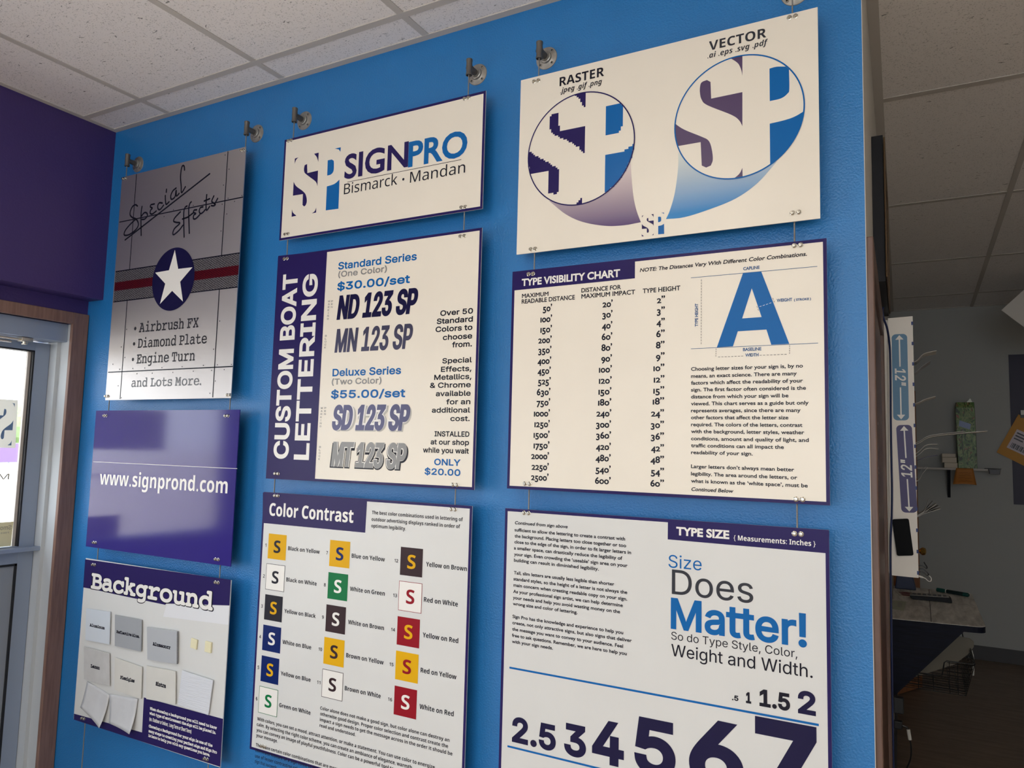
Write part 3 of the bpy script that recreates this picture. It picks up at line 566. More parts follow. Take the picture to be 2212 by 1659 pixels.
('vis', 'gill', "30'", -0.7009, 1.8741, 0.0276, 0.0173, 'ink', 0.04, 0, 'O', 2),
('vis', 'gill', "40'", -0.7016, 1.8457, 0.0282, 0.0173, 'ink', 0.04, 0, 'O', 2),
('vis', 'gill', "60'", -0.7018, 1.8171, 0.0287, 0.0172, 'ink', 0.04, 0, 'O', 2),
('vis', 'gill', "80'", -0.7021, 1.7892, 0.0289, 0.0172, 'ink', 0.04, 0, 'O', 2),
('vis', 'gill', "90'", -0.7021, 1.7614, 0.0288, 0.0171, 'ink', 0.04, 0, 'O', 2),
('vis', 'gill', "100'", -0.708, 1.734, 0.0349, 0.0171, 'ink', 0.04, 0, 'O', 2),
('vis', 'gill', "120'", -0.7076, 1.7059, 0.0344, 0.017, 'ink', 0.04, 0, 'O', 2),
('vis', 'gill', "150'", -0.7083, 1.6783, 0.0348, 0.017, 'ink', 0.04, 0, 'O', 2),
('vis', 'gill', "180'", -0.709, 1.6506, 0.0355, 0.0169, 'ink', 0.04, 0, 'O', 2),
('vis', 'gill', "240'", -0.713, 1.6231, 0.0399, 0.0169, 'ink', 0.04, 0, 'O', 2),
('vis', 'gill', "300'", -0.7135, 1.5952, 0.0401, 0.0169, 'ink', 0.04, 0, 'O', 2),
('vis', 'gill', "360'", -0.713, 1.5679, 0.0401, 0.0168, 'ink', 0.04, 0, 'O', 2),
('vis', 'gill', "420'", -0.7128, 1.5395, 0.0398, 0.0168, 'ink', 0.04, 0, 'O', 2),
('vis', 'gill', "480'", -0.7135, 1.5113, 0.0404, 0.0167, 'ink', 0.04, 0, 'O', 2),
('vis', 'gill', "540'", -0.713, 1.4831, 0.0404, 0.0167, 'ink', 0.04, 0, 'O', 2),
('vis', 'gill', "600'", -0.7141, 1.455, 0.0419, 0.0166, 'ink', 0.04, 0, 'O', 2),
('vis', 'gill', '2"', -0.558, 1.9012, 0.0206, 0.0167, 'ink', 0.04, 0, 'O', 2),
('vis', 'gill', '3"', -0.5578, 1.8741, 0.0202, 0.0167, 'ink', 0.04, 0, 'O', 2),
('vis', 'gill', '4"', -0.5586, 1.8461, 0.021, 0.0166, 'ink', 0.04, 0, 'O', 2),
('vis', 'gill', '6"', -0.559, 1.8171, 0.0214, 0.0166, 'ink', 0.04, 0, 'O', 2),
('vis', 'gill', '8"', -0.5596, 1.7893, 0.0218, 0.0165, 'ink', 0.04, 0, 'O', 2),
('vis', 'gill', '9"', -0.5594, 1.7614, 0.0218, 0.0165, 'ink', 0.04, 0, 'O', 2),
('vis', 'gill', '10"', -0.5655, 1.7336, 0.0276, 0.0165, 'ink', 0.04, 0, 'O', 2),
('vis', 'gill', '12"', -0.5644, 1.7057, 0.0268, 0.0164, 'ink', 0.04, 0, 'O', 2),
('vis', 'gill', '15"', -0.5652, 1.6787, 0.0274, 0.0164, 'ink', 0.04, 0, 'O', 2),
('vis', 'gill', '18"', -0.5665, 1.6522, 0.0286, 0.0163, 'ink', 0.04, 0, 'O', 2),
('vis', 'gill', '24"', -0.5704, 1.6231, 0.0323, 0.0163, 'ink', 0.04, 0, 'O', 2),
('vis', 'gill', '30"', -0.5708, 1.5952, 0.0329, 0.0163, 'ink', 0.04, 0, 'O', 2),
('vis', 'gill', '36"', -0.5704, 1.5672, 0.0327, 0.0162, 'ink', 0.04, 0, 'O', 2),
('vis', 'gill', '42"', -0.5697, 1.539, 0.0322, 0.0162, 'ink', 0.04, 0, 'O', 2),
('vis', 'gill', '48"', -0.5709, 1.5113, 0.0336, 0.0161, 'ink', 0.04, 0, 'O', 2),
('vis', 'gill', '54"', -0.5696, 1.4826, 0.0325, 0.0161, 'ink', 0.04, 0, 'O', 2),
('vis', 'gill', '60"', -0.5706, 1.4547, 0.0337, 0.016, 'ink', 0.04, 0, 'O', 2),
('vis', 'gill', 'CAPLINE', -0.3512, 1.9639, 0.0367, 0.0076, 'steel_blue', 0.04, 0, '', 2),
('vis', 'gill', 'BASELINE', -0.3523, 1.7742, 0.0409, 0.0074, 'steel_blue', 0.04, 0, '', 2),
('vis', 'gill', 'WIDTH', -0.3471, 1.7609, 0.0294, 0.0074, 'steel_blue', 0.04, 0, '', 2),
('vis', 'gill', 'WEIGHT', -0.2773, 1.8832, 0.0332, 0.0073, 'steel_blue', 0.04, 0, '', 2),
('vis', 'gill', '( STROKE )', -0.2402, 1.8828, 0.0357, 0.0053, 'steel_blue', 0.05, 0, '', 2),
('vis', 'gill', 'TYPE HEIGHT', -0.4564, 1.838, 0.0557, 0.0076, 'steel_blue', 0.04, 0, 'V', 2),
('vis', 'gill', 'Choosing letter sizes for your sign is, by no', -0.4728, 1.7319, 0.2499, 0.0088, 'ink', 0.035, 0, '', 2),
('vis', 'gill', 'means, an exact science. There are many', -0.4728, 1.7151, 0.2368, 0.0088, 'ink', 0.035, 0, '', 2),
('vis', 'gill', 'factors which affect the readability of your', -0.4727, 1.6988, 0.2495, 0.0088, 'ink', 0.035, 0, '', 2),
('vis', 'gill', 'sign. The first factor often considered is the', -0.4727, 1.6824, 0.2556, 0.0088, 'ink', 0.035, 0, '', 2),
('vis', 'gill', 'distance from which your sign will be', -0.4726, 1.6659, 0.2188, 0.0088, 'ink', 0.035, 0, '', 2),
('vis', 'gill', 'viewed. This chart serves as a guide but only', -0.4725, 1.6495, 0.2606, 0.0087, 'ink', 0.035, 0, '', 2),
('vis', 'gill', 'represents averages, since there are many', -0.4725, 1.6331, 0.2438, 0.0087, 'ink', 0.035, 0, '', 2),
('vis', 'gill', 'other factors that affect the letter size', -0.4724, 1.6168, 0.218, 0.0087, 'ink', 0.035, 0, '', 2),
('vis', 'gill', 'required. The colors of the letters, contrast', -0.4724, 1.6002, 0.2472, 0.0087, 'ink', 0.035, 0, '', 2),
('vis', 'gill', 'with the background, letter styles, weather', -0.4723, 1.584, 0.2508, 0.0087, 'ink', 0.035, 0, '', 2),
('vis', 'gill', 'conditions, amount and quality of light, and', -0.4722, 1.5672, 0.2597, 0.0087, 'ink', 0.035, 0, '', 2),
('vis', 'gill', 'traffic conditions can all impact the', -0.4722, 1.551, 0.2078, 0.0087, 'ink', 0.035, 0, '', 2),
('vis', 'gill', 'readability of your sign.', -0.4721, 1.5348, 0.1407, 0.0086, 'ink', 0.035, 0, '', 2),
('vis', 'gill', 'Larger letters don’t always mean better', -0.472, 1.502, 0.2288, 0.0086, 'ink', 0.035, 0, '', 2),
('vis', 'gill', 'legibility. The area around the letters, or', -0.472, 1.4848, 0.2349, 0.0086, 'ink', 0.035, 0, '', 2),
('vis', 'gill', 'what is known as the ‘white space’, must be', -0.4719, 1.4681, 0.2564, 0.0086, 'ink', 0.035, 0, '', 2),
('vis', 'gill', 'Continued Below', -0.4718, 1.4488, 0.0977, 0.0086, 'ink', 0.035, 0.2, '', 2),
('size', 'gill', 'TYPE SIZE', -0.5065, 1.3439, 0.1227, 0.0197, 'white_print', 0.055, 0, '', 2),
('size', 'sansb', '{ Measurements: Inches }', -0.3743, 1.3431, 0.1734, 0.011, 'white_print', 0, 0, '', 2),
('size', 'gill', 'Continued from sign above', -0.9397, 1.3396, 0.1539, 0.0084, 'ink', 0.035, 0.2, '', 2),
('size', 'gill', 'sufficient to allow the lettering to create a contrast with', -0.9392, 1.3211, 0.3063, 0.0086, 'ink', 0.035, 0, '', 2),
('size', 'gill', 'the background. Placing letters too close together or too', -0.9387, 1.3052, 0.3085, 0.0086, 'ink', 0.035, 0, '', 2),
('size', 'gill', 'close to the edge of the sign, in order to fit larger letters in', -0.9388, 1.2899, 0.3214, 0.0086, 'ink', 0.035, 0, '', 2),
('size', 'gill', 'a smaller space, can drastically reduce the legibility of', -0.9398, 1.2741, 0.3002, 0.0086, 'ink', 0.035, 0, '', 2),
('size', 'gill', 'your sign. Even crowding the ‘useable’ sign area on your', -0.9388, 1.258, 0.3128, 0.0086, 'ink', 0.035, 0, '', 2),
('size', 'gill', 'building can result in diminished legibility.', -0.9389, 1.2426, 0.2385, 0.0085, 'ink', 0.035, 0, '', 2),
('size', 'gill', 'Tall, slim letters are usually less legible than shorter', -0.9383, 1.2104, 0.2788, 0.0085, 'ink', 0.035, 0, '', 2),
('size', 'gill', 'standard styles, so the height of a letter is not always the', -0.9389, 1.1945, 0.3129, 0.0085, 'ink', 0.035, 0, '', 2),
('size', 'gill', 'main concern when creating readable copy on your sign.', -0.9385, 1.1787, 0.3127, 0.0085, 'ink', 0.035, 0, '', 2),
('size', 'gill', 'As your professional sign artist, we can help determine', -0.9389, 1.1624, 0.3019, 0.0085, 'ink', 0.035, 0, '', 2),
('size', 'gill', 'your needs and help you avoid wasting money on the', -0.939, 1.1466, 0.2954, 0.0085, 'ink', 0.035, 0, '', 2),
('size', 'gill', 'wrong size and color of lettering.', -0.9388, 1.1311, 0.1832, 0.0084, 'ink', 0.035, 0, '', 2),
('size', 'gill', 'Sign Pro has the knowledge and experience to help you', -0.939, 1.0985, 0.304, 0.0084, 'ink', 0.035, 0, '', 2),
('size', 'gill', 'create, not only attractive signs, but also signs that deliver', -0.9388, 1.0828, 0.3256, 0.0084, 'ink', 0.035, 0, '', 2),
('size', 'gill', 'the message you want to convey to your audience. Feel', -0.9389, 1.0666, 0.3039, 0.0084, 'ink', 0.035, 0, '', 2),
('size', 'gill', 'free to ask questions. Remember, we are here to help you', -0.9393, 1.0507, 0.3138, 0.0084, 'ink', 0.035, 0, '', 2),
('size', 'gill', 'with your sign needs.', -0.9388, 1.0352, 0.1174, 0.0084, 'ink', 0.035, 0, '', 2),
('size', 'inter', 'Size', -0.5248, 1.2678, 0.0782, 0.0292, 'blue', 0, 0, '', 2),
('size', 'inter', 'Does', -0.5164, 1.2074, 0.1849, 0.0565, 'dark_gray', 0.004, 0, '', 2),
('size', 'inter', 'Matter!', -0.5185, 1.1275, 0.2979, 0.0714, 'blue', 0.035, 0, '', 2),
('size', 'inter', 'So do Type Style, Color,', -0.5171, 1.1036, 0.277, 0.0177, 'ink', 0, 0, '', 2),
('size', 'inter', 'Weight and Width.', -0.5168, 1.0664, 0.3071, 0.027, 'ink', 0.005, 0, '', 2),
('size', 'inter', '.5', -0.3784, 0.9912, 0.0142, 0.0113, 'ink', 0.055, 0, '', 2),
('size', 'inter', '1', -0.3481, 0.9905, 0.0112, 0.0238, 'ink', 0.055, 0, '', 2),
('size', 'inter', '1.5', -0.3193, 0.9893, 0.0636, 0.0365, 'ink', 0.055, 0, '', 2),
('size', 'inter', '2', -0.2399, 0.9889, 0.0358, 0.0481, 'navy', 0.055, 0, '', 2),
('size', 'inter', '2.5', -0.932, 0.79, 0.124, 0.0631, 'navy', 0.055, 0, '', 2),
('size', 'inter', '3', -0.7851, 0.79, 0.0582, 0.0757, 'navy', 0.055, 0, '', 2),
('size', 'inter', '4', -0.7112, 0.79, 0.0812, 0.101, 'navy', 0.055, 0, '', 2),
('size', 'inter', '5', -0.6036, 0.79, 0.0984, 0.1262, 'navy', 0.055, 0, '', 2),
('size', 'inter', '6', -0.4744, 0.79, 0.1215, 0.1514, 'navy', 0.055, 0, '', 2),
('size', 'inter', '7', -0.3289, 0.79, 0.1255, 0.1767, 'navy', 0.055, 0, '', 2),
]
SHAPES=[
('fx','ink_gray',2,'D',[-2.5905,1.9566,0.0064]),
('fx','ink_gray',2,'D',[-2.5912,1.8983,0.0064]),
('fx','ink_gray',2,'D',[-2.5911,1.8389,0.0064]),
('fx','ink',1,0,[-2.6497,2.569,-2.6497,2.1897,-2.6539,2.1897,-2.6539,2.569]),
('fx','ink',1,0,[-2.6497,2.0697,-2.6497,1.6898,-2.6539,1.6898,-2.6539,2.0697]),
('fx','ink',1,0,[-2.1353,2.569,-2.1353,2.1897,-2.1395,2.1897,-2.1395,2.569]),
('fx','ink',1,0,[-2.1353,2.0697,-2.1353,1.6898,-2.1395,1.6898,-2.1395,2.0697]),
('fx','ink',1,0,[-2.7379,2.1918,-2.0456,2.1918,-2.0456,2.1876,-2.7379,2.1876]),
('fx','ink',1,0,[-2.7379,2.0718,-2.0456,2.0718,-2.0456,2.0676,-2.7379,2.0676]),
('fx','ink',1,0,[-2.7379,2.3901,-2.0456,2.3901,-2.0456,2.3859,-2.7379,2.3859]),
('fx','ink',1,0,[-2.7379,1.7965,-2.0456,1.7965,-2.0456,1.7923,-2.7379,1.7923]),
('fx','plate',1,0,[-2.7374,2.1876,-2.0461,2.1876,-2.0461,2.0718,-2.7374,2.0718]),
('fx','red_plate',2,0,[-2.7374,2.1465,-2.0461,2.1465,-2.0461,2.1129,-2.7374,2.1129]),
('fx','navy',3,'D',[-2.3905,2.1288,0.1178]),
('fx','white_print',4,0,[-2.3905,2.2383,-2.4163,2.1642,-2.4947,2.1626,-2.4322,2.1152,-2.4549,2.0401,-2.3905,2.0849,-2.3261,2.0401,-2.3488,2.1152,-2.2863,2.1626,-2.3647,2.1642]),
('fx','ink_gray',2,'D',[-2.1508,2.5578,0.0022]),
('fx','ink_gray',2,'D',[-2.1497,2.4469,0.0022]),
('fx','ink_gray',2,'D',[-2.15,2.3772,0.0022]),
('fx','ink_gray',2,'D',[-2.123,2.3379,0.0021]),
('fx','ink_gray',2,'D',[-2.1478,2.2796,0.0021]),
('fx','ink_gray',2,'D',[-2.1257,2.5012,0.0022]),
('fx','ink_gray',2,'D',[-2.1215,2.3944,0.0022]),
('fx','ink_gray',2,'D',[-2.087,2.3782,0.0021]),
('fx','ink_gray',2,'D',[-2.052,2.3942,0.0021]),
('fx','ink_gray',2,'D',[-2.4147,2.3932,0.0023]),
('fx','ink_gray',2,'D',[-2.4668,2.3746,0.0023]),
('fx','ink_gray',2,'D',[-2.3046,2.3944,0.0022]),
('fx','ink_gray',2,'D',[-2.6417,1.9566,0.0024]),
('fx','ink_gray',2,'D',[-2.6406,1.848,0.0024]),
('fx','ink_gray',2,'D',[-2.6673,1.8899,0.0024]),
('fx','ink_gray',2,'D',[-2.7113,1.8248,0.0024]),
('fx','ink_gray',2,'D',[-2.6674,1.804,0.0024]),
('fx','ink_gray',2,'D',[-2.5885,1.8045,0.0023]),
('fx','ink_gray',2,'D',[-2.5175,1.8039,0.0023]),
('fx','ink_gray',2,'D',[-2.419,1.8024,0.0023]),
('fx','ink_gray',2,'D',[-2.3076,1.802,0.0022]),
('fx','ink_gray',2,'D',[-2.1955,1.8031,0.0022]),
('fx','ink_gray',2,'D',[-2.123,1.8026,0.0021]),
('fx','ink_gray',2,'D',[-2.0534,1.8014,0.0021]),
('fx','ink_gray',2,'D',[-2.1254,1.956,0.0022]),
('fx','ink_gray',2,'D',[-2.1478,1.8582,0.0022]),
('fx','ink_gray',2,'D',[-2.561,1.7839,0.0023]),
('fx','ink_gray',2,'D',[-2.4721,1.7834,0.0023]),
('fx','ink_gray',2,'D',[-2.3562,1.783,0.0022]),
('fx','ink_gray',2,'D',[-2.2463,1.7841,0.0022]),
('fx','ink_gray',2,'D',[-2.1513,1.784,0.0022]),
('fx','ink_gray',2,'D',[-2.0878,1.7848,0.0021]),
('fx','ink_gray',2,'D',[-2.1292,1.7465,0.0021]),
('fx','ink_gray',2,'D',[-2.1525,1.7043,0.0021]),
('fx','ink_gray',2,'D',[-2.6688,1.7408,0.0024]),
('fx','ink_gray',2,'D',[-2.6444,1.6949,0.0023]),
('fx','ink',2,'S0.0064',[-2.6311,2.438,-2.6436,2.4448,-2.6611,2.4406,-2.6723,2.4254,-2.673,2.4088,-2.6587,2.3969,-2.6345,2.387,-2.62,2.3719,-2.6184,2.3568,-2.6345,2.3423,-2.6691,2.33,-2.695,2.3298,-2.7022,2.3374,-2.6925,2.3529,-2.6637,2.3726,-2.6345,2.387]),
('fx','ink',2,'S0.0064',[-2.603,2.4324,-2.6052,2.398,-2.5953,2.3178]),
('fx','ink',2,'S0.0064',[-2.6023,2.3943,-2.5858,2.4053,-2.5704,2.4016,-2.5666,2.3896,-2.5805,2.3799,-2.5972,2.3805]),
('fx','ink',2,'S0.0064',[-2.529,2.4319,-2.5487,2.4314,-2.5519,2.4236,-2.5397,2.417,-2.5489,2.4101,-2.5502,2.3988,-2.5372,2.3938,-2.515,2.4022]),
('fx','ink',2,'S0.0064',[-2.4821,2.4285,-2.4995,2.4319,-2.5083,2.4224,-2.5044,2.4089,-2.4919,2.4055,-2.4739,2.4192]),
('fx','ink',2,'S0.0064',[-2.468,2.4556,-2.4648,2.4341,-2.4585,2.4203,-2.4435,2.4278]),
('fx','ink',2,'S0.0064',[-2.4632,2.4792,-2.4635,2.4679]),
('fx','ink',2,'S0.0064',[-2.4079,2.4756,-2.426,2.4671,-2.4361,2.4493,-2.4299,2.4355,-2.4116,2.4424,-2.407,2.4674,-2.4033,2.4444,-2.389,2.4519]),
('fx','ink',2,'S0.0064',[-2.3671,2.538,-2.3709,2.5531,-2.3806,2.5563,-2.3861,2.5412,-2.387,2.5124,-2.38,2.4793,-2.375,2.453,-2.3559,2.4724]),
('fx','ink',2,'S0.0064',[-2.6928,2.3112,-2.2268,2.5008]),
('fx','ink',2,'S0.0064',[-2.3747,2.3798,-2.4034,2.3614,-2.4093,2.3494,-2.3944,2.3427,-2.3728,2.3368,-2.4015,2.3198,-2.4093,2.3033,-2.4016,2.2976,-2.3748,2.3102,-2.3555,2.3267]),
('fx','ink',2,'S0.0064',[-2.3393,2.397,-2.3504,2.3923,-2.3549,2.3676,-2.344,2.2812]),
('fx','ink',2,'S0.0064',[-2.3602,2.3509,-2.3327,2.3536]),
('fx','ink',2,'S0.0064',[-2.3175,2.4097,-2.3259,2.4015,-2.3281,2.3766,-2.3166,2.292]),
('fx','ink',2,'S0.0064',[-2.3327,2.3536,-2.3041,2.3655]),
('fx','ink',2,'S0.0064',[-2.2846,2.3753,-2.2982,2.3756,-2.3012,2.3682,-2.2878,2.3617,-2.2987,2.3569,-2.2989,2.3444,-2.286,2.3427,-2.2668,2.3542]),
('fx','ink',2,'S0.0064',[-2.2514,2.3816,-2.2648,2.3804,-2.2704,2.3687,-2.2627,2.3583,-2.2495,2.3612,-2.2391,2.369]),
('fx','ink',2,'S0.0064',[-2.2353,2.4243,-2.2357,2.3949,-2.2313,2.3664,-2.2156,2.3781]),
('fx','ink',2,'S0.0064',[-2.2467,2.4027,-2.2182,2.4069]),
('fx','ink',2,'S0.0064',[-2.1968,2.414,-2.2063,2.3969,-2.199,2.3897,-2.1865,2.3817,-2.1935,2.3775,-2.2069,2.38]),
('fx','ink',2,'S0.0064',[-2.1897,2.3837,-2.176,2.4017]),
('www','white_print',1,0,[-2.7902,1.4506,-1.9949,1.4506,-1.9949,1.449,-2.7902,1.449]),
('bg','purple',1,0,[-2.7926,1.0806,-1.9944,1.0864,-1.9943,1.0039,-2.3081,0.9732,-2.3133,0.968,-2.5932,0.972,-2.7438,0.9757,-2.7916,0.9755]),
('bg','patch',1,0,[-2.3065,0.9716,-1.9948,1.0026,-1.9939,0.9419,-2.3204,0.9271]),
('bg','purple',1,0,[-2.7882,0.5141,-2.3912,0.525,-2.394,0.6423,-1.9931,0.6455,-1.9931,0.4967,-2.7871,0.4931]),
('logo','purple',1,0,[-1.8074,2.4671,-1.8077,2.4851,-1.7911,2.4867,-1.7932,2.4855,-1.7954,2.4843,-1.7976,2.4831,-1.7996,2.4817,-1.8014,2.4799,-1.8029,2.4777,-1.8041,2.4752,-1.8052,2.4725,-1.8063,2.4697]),
('logo','purple',1,0,[-1.7219,2.4865,-1.7019,2.487,-1.7018,2.4558,-1.7031,2.4591,-1.7044,2.4626,-1.7057,2.466,-1.7072,2.4693,-1.709,2.4724,-1.7112,2.4754,-1.7137,2.4783,-1.7164,2.481,-1.7192,2.4837]),
('logo','purple',1,0,[-1.7637,2.4429,-1.7635,2.4452,-1.7631,2.4475,-1.7626,2.45,-1.762,2.4524,-1.7616,2.4548,-1.7506,2.4567,-1.7475,2.4255,-1.7008,2.4263,-1.7002,2.3739,-1.7015,2.377,-1.7026,2.3801,-1.7038,2.3832,-1.7056,2.3864,-1.7083,2.3898,-1.7123,2.3934,-1.7172,2.3971,-1.7227,2.401,-1.7282,2.4048,-1.7334,2.4084,-1.7383,2.412,-1.7434,2.4156,-1.7483,2.4191,-1.7527,2.4223,-1.7561,2.425,-1.7585,2.4272,-1.7599,2.4289,-1.7608,2.4304,-1.7614,2.4318,-1.762,2.4334,-1.7627,2.4352,-1.7632,2.437,-1.7635,2.4389,-1.7636,2.4409]),
('logo','purple',1,0,[-1.8075,2.4054,-1.8053,2.4021,-1.8033,2.3988,-1.8013,2.3956,-1.7986,2.3922,-1.795,2.3885,-1.7897,2.3844,-1.7832,2.38,-1.7762,2.3754,-1.7696,2.3711,-1.7643,2.3672,-1.7602,2.3638,-1.7569,2.361,-1.7542,2.3583,-1.7518,2.3554,-1.7497,2.3521,-1.7478,2.3481,-1.7461,2.3437,-1.7448,2.3392,-1.7439,2.3348,-1.7435,2.331,-1.7435,2.3277,-1.7441,2.3246,-1.7451,2.3219,-1.7462,2.3196,-1.7473,2.3176,-1.7486,2.3162,-1.7501,2.3153,-1.7516,2.3147,-1.7532,2.3142,-1.7548,2.3135,-1.7619,2.3197,-1.7626,2.3566,-1.8075,2.3577]),
('logo','purple',1,0,[-1.8082,2.3114,-1.8072,2.3088,-1.8063,2.3063,-1.8054,2.3037,-1.8042,2.3012,-1.8023,2.2987,-1.7998,2.2963,-1.7967,2.2938,-1.7932,2.2914,-1.7897,2.289,-1.7863,2.2866,-1.8083,2.2858]),
('logo','purple',1,0,[-1.7002,2.3022,-1.7,2.2855,-1.718,2.2854,-1.7156,2.2865,-1.7131,2.2875,-1.7107,2.2885,-1.7085,2.2897,-1.7065,2.2911,-1.7049,2.293,-1.7036,2.2952,-1.7025,2.2975,-1.7014,2.2999]),
('logo','blue',1,0,[-1.6328,2.4882,-1.6076,2.488,-1.6081,2.4729,-1.6155,2.4822]),
('logo','blue',1,0,[-1.6608,2.4539,-1.6432,2.4537,-1.635,2.448,-1.6346,2.446,-1.6343,2.4443,-1.6339,2.4424,-1.6336,2.4403,-1.6334,2.4376,-1.6332,2.434,-1.633,2.4297,-1.6328,2.4253,-1.6328,2.4211,-1.6331,2.4176,-1.6335,2.415,-1.6341,2.413,-1.6349,2.4114,-1.6359,2.4099,-1.6371,2.4085,-1.6385,2.4072,-1.6401,2.406,-1.6419,2.405,-1.6438,2.4041,-1.646,2.4035,-1.6485,2.4031,-1.6512,2.4029,-1.6541,2.4029,-1.657,2.4029,-1.6599,2.4028]),
('logo','blue',1,0,[-1.659,2.3665,-1.6525,2.367,-1.646,2.3675,-1.6395,2.368,-1.6334,2.3688,-1.6278,2.3699,-1.6229,2.3717,-1.6186,2.3738,-1.6146,2.3762,-1.6107,2.3786,-1.6066,2.381,-1.6053,2.2851,-1.6585,2.2871]),
('logo','ink',1,0,[-1.5733,2.3683,-1.1447,2.3683,-1.1447,2.3667,-1.5733,2.3667]),
('logo','ink',2,'D',[-1.3515,2.3415,0.0041]),
('boat','purple',1,0,[-1.8596,2.1592,-1.644,2.1536,-1.6482,1.4292,-1.8603,1.4228]),
('cc','purple',1,0,[-1.87,1.3772,-1.4383,1.3762,-1.4403,1.2803,-1.8643,1.2801]),
('rast','tail_purple',1,0,[-0.6293,2.2708,-0.6289,2.2636,-0.6286,2.2567,-0.6283,2.2497,-0.6279,2.2421,-0.6272,2.2335,-0.6263,2.2235,-0.6252,2.2123,-0.624,2.2008,-0.6226,2.1896,-0.6212,2.1795,-0.6197,2.1708,-0.6181,2.1629,-0.6163,2.1556,-0.6145,2.1486,-0.6125,2.1418,-0.6104,2.1352,-0.6082,2.1291,-0.6058,2.1231,-0.6035,2.1172,-0.6011,2.1113,-0.6103,2.1107,-0.6194,2.1101,-0.6285,2.1094,-0.6379,2.1091,-0.6474,2.1091,-0.6571,2.1095,-0.667,2.1101,-0.677,2.111,-0.6874,2.1124,-0.6984,2.1144,-0.7101,2.117,-0.7226,2.1203,-0.7354,2.124,-0.748,2.1282,-0.7597,2.1326,-0.7705,2.1373,-0.7806,2.1423,-0.7903,2.1477,-0.7999,2.1537,-0.8096,2.1603,-0.8195,2.168,-0.8293,2.1764,-0.8392,2.1855,-0.849,2.1946,-0.859,2.2036,-0.8388,2.1995,-0.8187,2.1946,-0.7989,2.1902,-0.7795,2.1874,-0.7607,2.1874,-0.742,2.1906,-0.7232,2.1963,-0.7052,2.2037,-0.6886,2.2119,-0.6742,2.2204,-0.6627,2.2293,-0.6533,2.2393,-0.6453,2.2498,-0.6376,2.2605]),
('rast','tail_blue',1,0,[-0.5064,2.2758,-0.5064,2.2677,-0.5063,2.2599,-0.5062,2.2519,-0.5064,2.2435,-0.5069,2.2341,-0.5079,2.2232,-0.5092,2.2111,-0.5108,2.1987,-0.5126,2.1866,-0.5144,2.1757,-0.5165,2.166,-0.5188,2.1569,-0.5212,2.1485,-0.5237,2.1408,-0.526,2.1339,-0.5281,2.1281,-0.5302,2.1233,-0.5323,2.1191,-0.5344,2.1151,-0.5365,2.1108,-0.5275,2.1103,-0.5189,2.1096,-0.5101,2.1091,-0.5009,2.1089,-0.4908,2.1095,-0.4796,2.1108,-0.4677,2.1127,-0.4552,2.1151,-0.4426,2.1178,-0.4301,2.1206,-0.4175,2.1236,-0.4046,2.1267,-0.3918,2.1302,-0.3794,2.1341,-0.3677,2.1385,-0.3568,2.1436,-0.3465,2.149,-0.3366,2.155,-0.3271,2.1615,-0.3177,2.1687,-0.3085,2.1769,-0.2997,2.1858,-0.2911,2.1952,-0.2825,2.2048,-0.2739,2.214,-0.2908,2.2094,-0.3079,2.2039,-0.3252,2.1988,-0.3426,2.1953,-0.3603,2.1945,-0.379,2.197,-0.3986,2.202,-0.4182,2.2089,-0.4367,2.2168,-0.4529,2.2251,-0.4662,2.2339,-0.4772,2.2438,-0.4869,2.2544,-0.4962,2.2652]),
('rast','rast_white',2,'D',[-0.7725,2.3331,0.1525]),
('rast','purple',6,'R.0032',[-0.7725,2.3331,0.1525]),
('rast','rast_white',2,'D',[-0.3647,2.3377,0.1505]),
('rast','blue',6,'R.0032',[-0.3647,2.3377,0.1505]),
('rast','purple_v',3,0,[-0.3516,2.4877,-0.3518,2.4375,-0.3522,2.4403,-0.3526,2.4431,-0.3531,2.446,-0.3536,2.4488,-0.3543,2.4517,-0.3551,2.4547,-0.3562,2.4579,-0.3573,2.461,-0.3585,2.464,-0.3597,2.4667,-0.3609,2.4689,-0.3622,2.4707,-0.3635,2.4724,-0.3651,2.4742,-0.367,2.4763,-0.3695,2.4787,-0.3724,2.4814,-0.3755,2.4841,-0.3787,2.4869,-0.3793,2.4875,-0.3778,2.4877,-0.3647,2.4883]),
('rast','purple_v',3,0,[-0.4477,2.4436,-0.4458,2.4444,-0.4436,2.4448,-0.4412,2.4452,-0.4386,2.4455,-0.4362,2.4458,-0.4275,2.439,-0.4259,2.3963,-0.3519,2.3966,-0.3521,2.3124,-0.3535,2.3157,-0.3548,2.3189,-0.3561,2.3221,-0.3578,2.3254,-0.36,2.3287,-0.3624,2.3318,-0.3648,2.3347,-0.3678,2.3377,-0.3721,2.3413,-0.3783,2.3459,-0.3876,2.352,-0.3998,2.3594,-0.4129,2.3673,-0.425,2.3748,-0.4342,2.381,-0.44,2.3855,-0.4436,2.389,-0.4457,2.3918,-0.4472,2.3946,-0.4487,2.398,-0.4504,2.402,-0.4516,2.4062,-0.4524,2.4106,-0.453,2.4149,-0.4534,2.4189,-0.4536,2.4229,-0.4535,2.4268,-0.4533,2.4305,-0.4528,2.4339,-0.4523,2.4367,-0.4517,2.4388,-0.451,2.4405,-0.4502,2.4417,-0.4491,2.4427]),
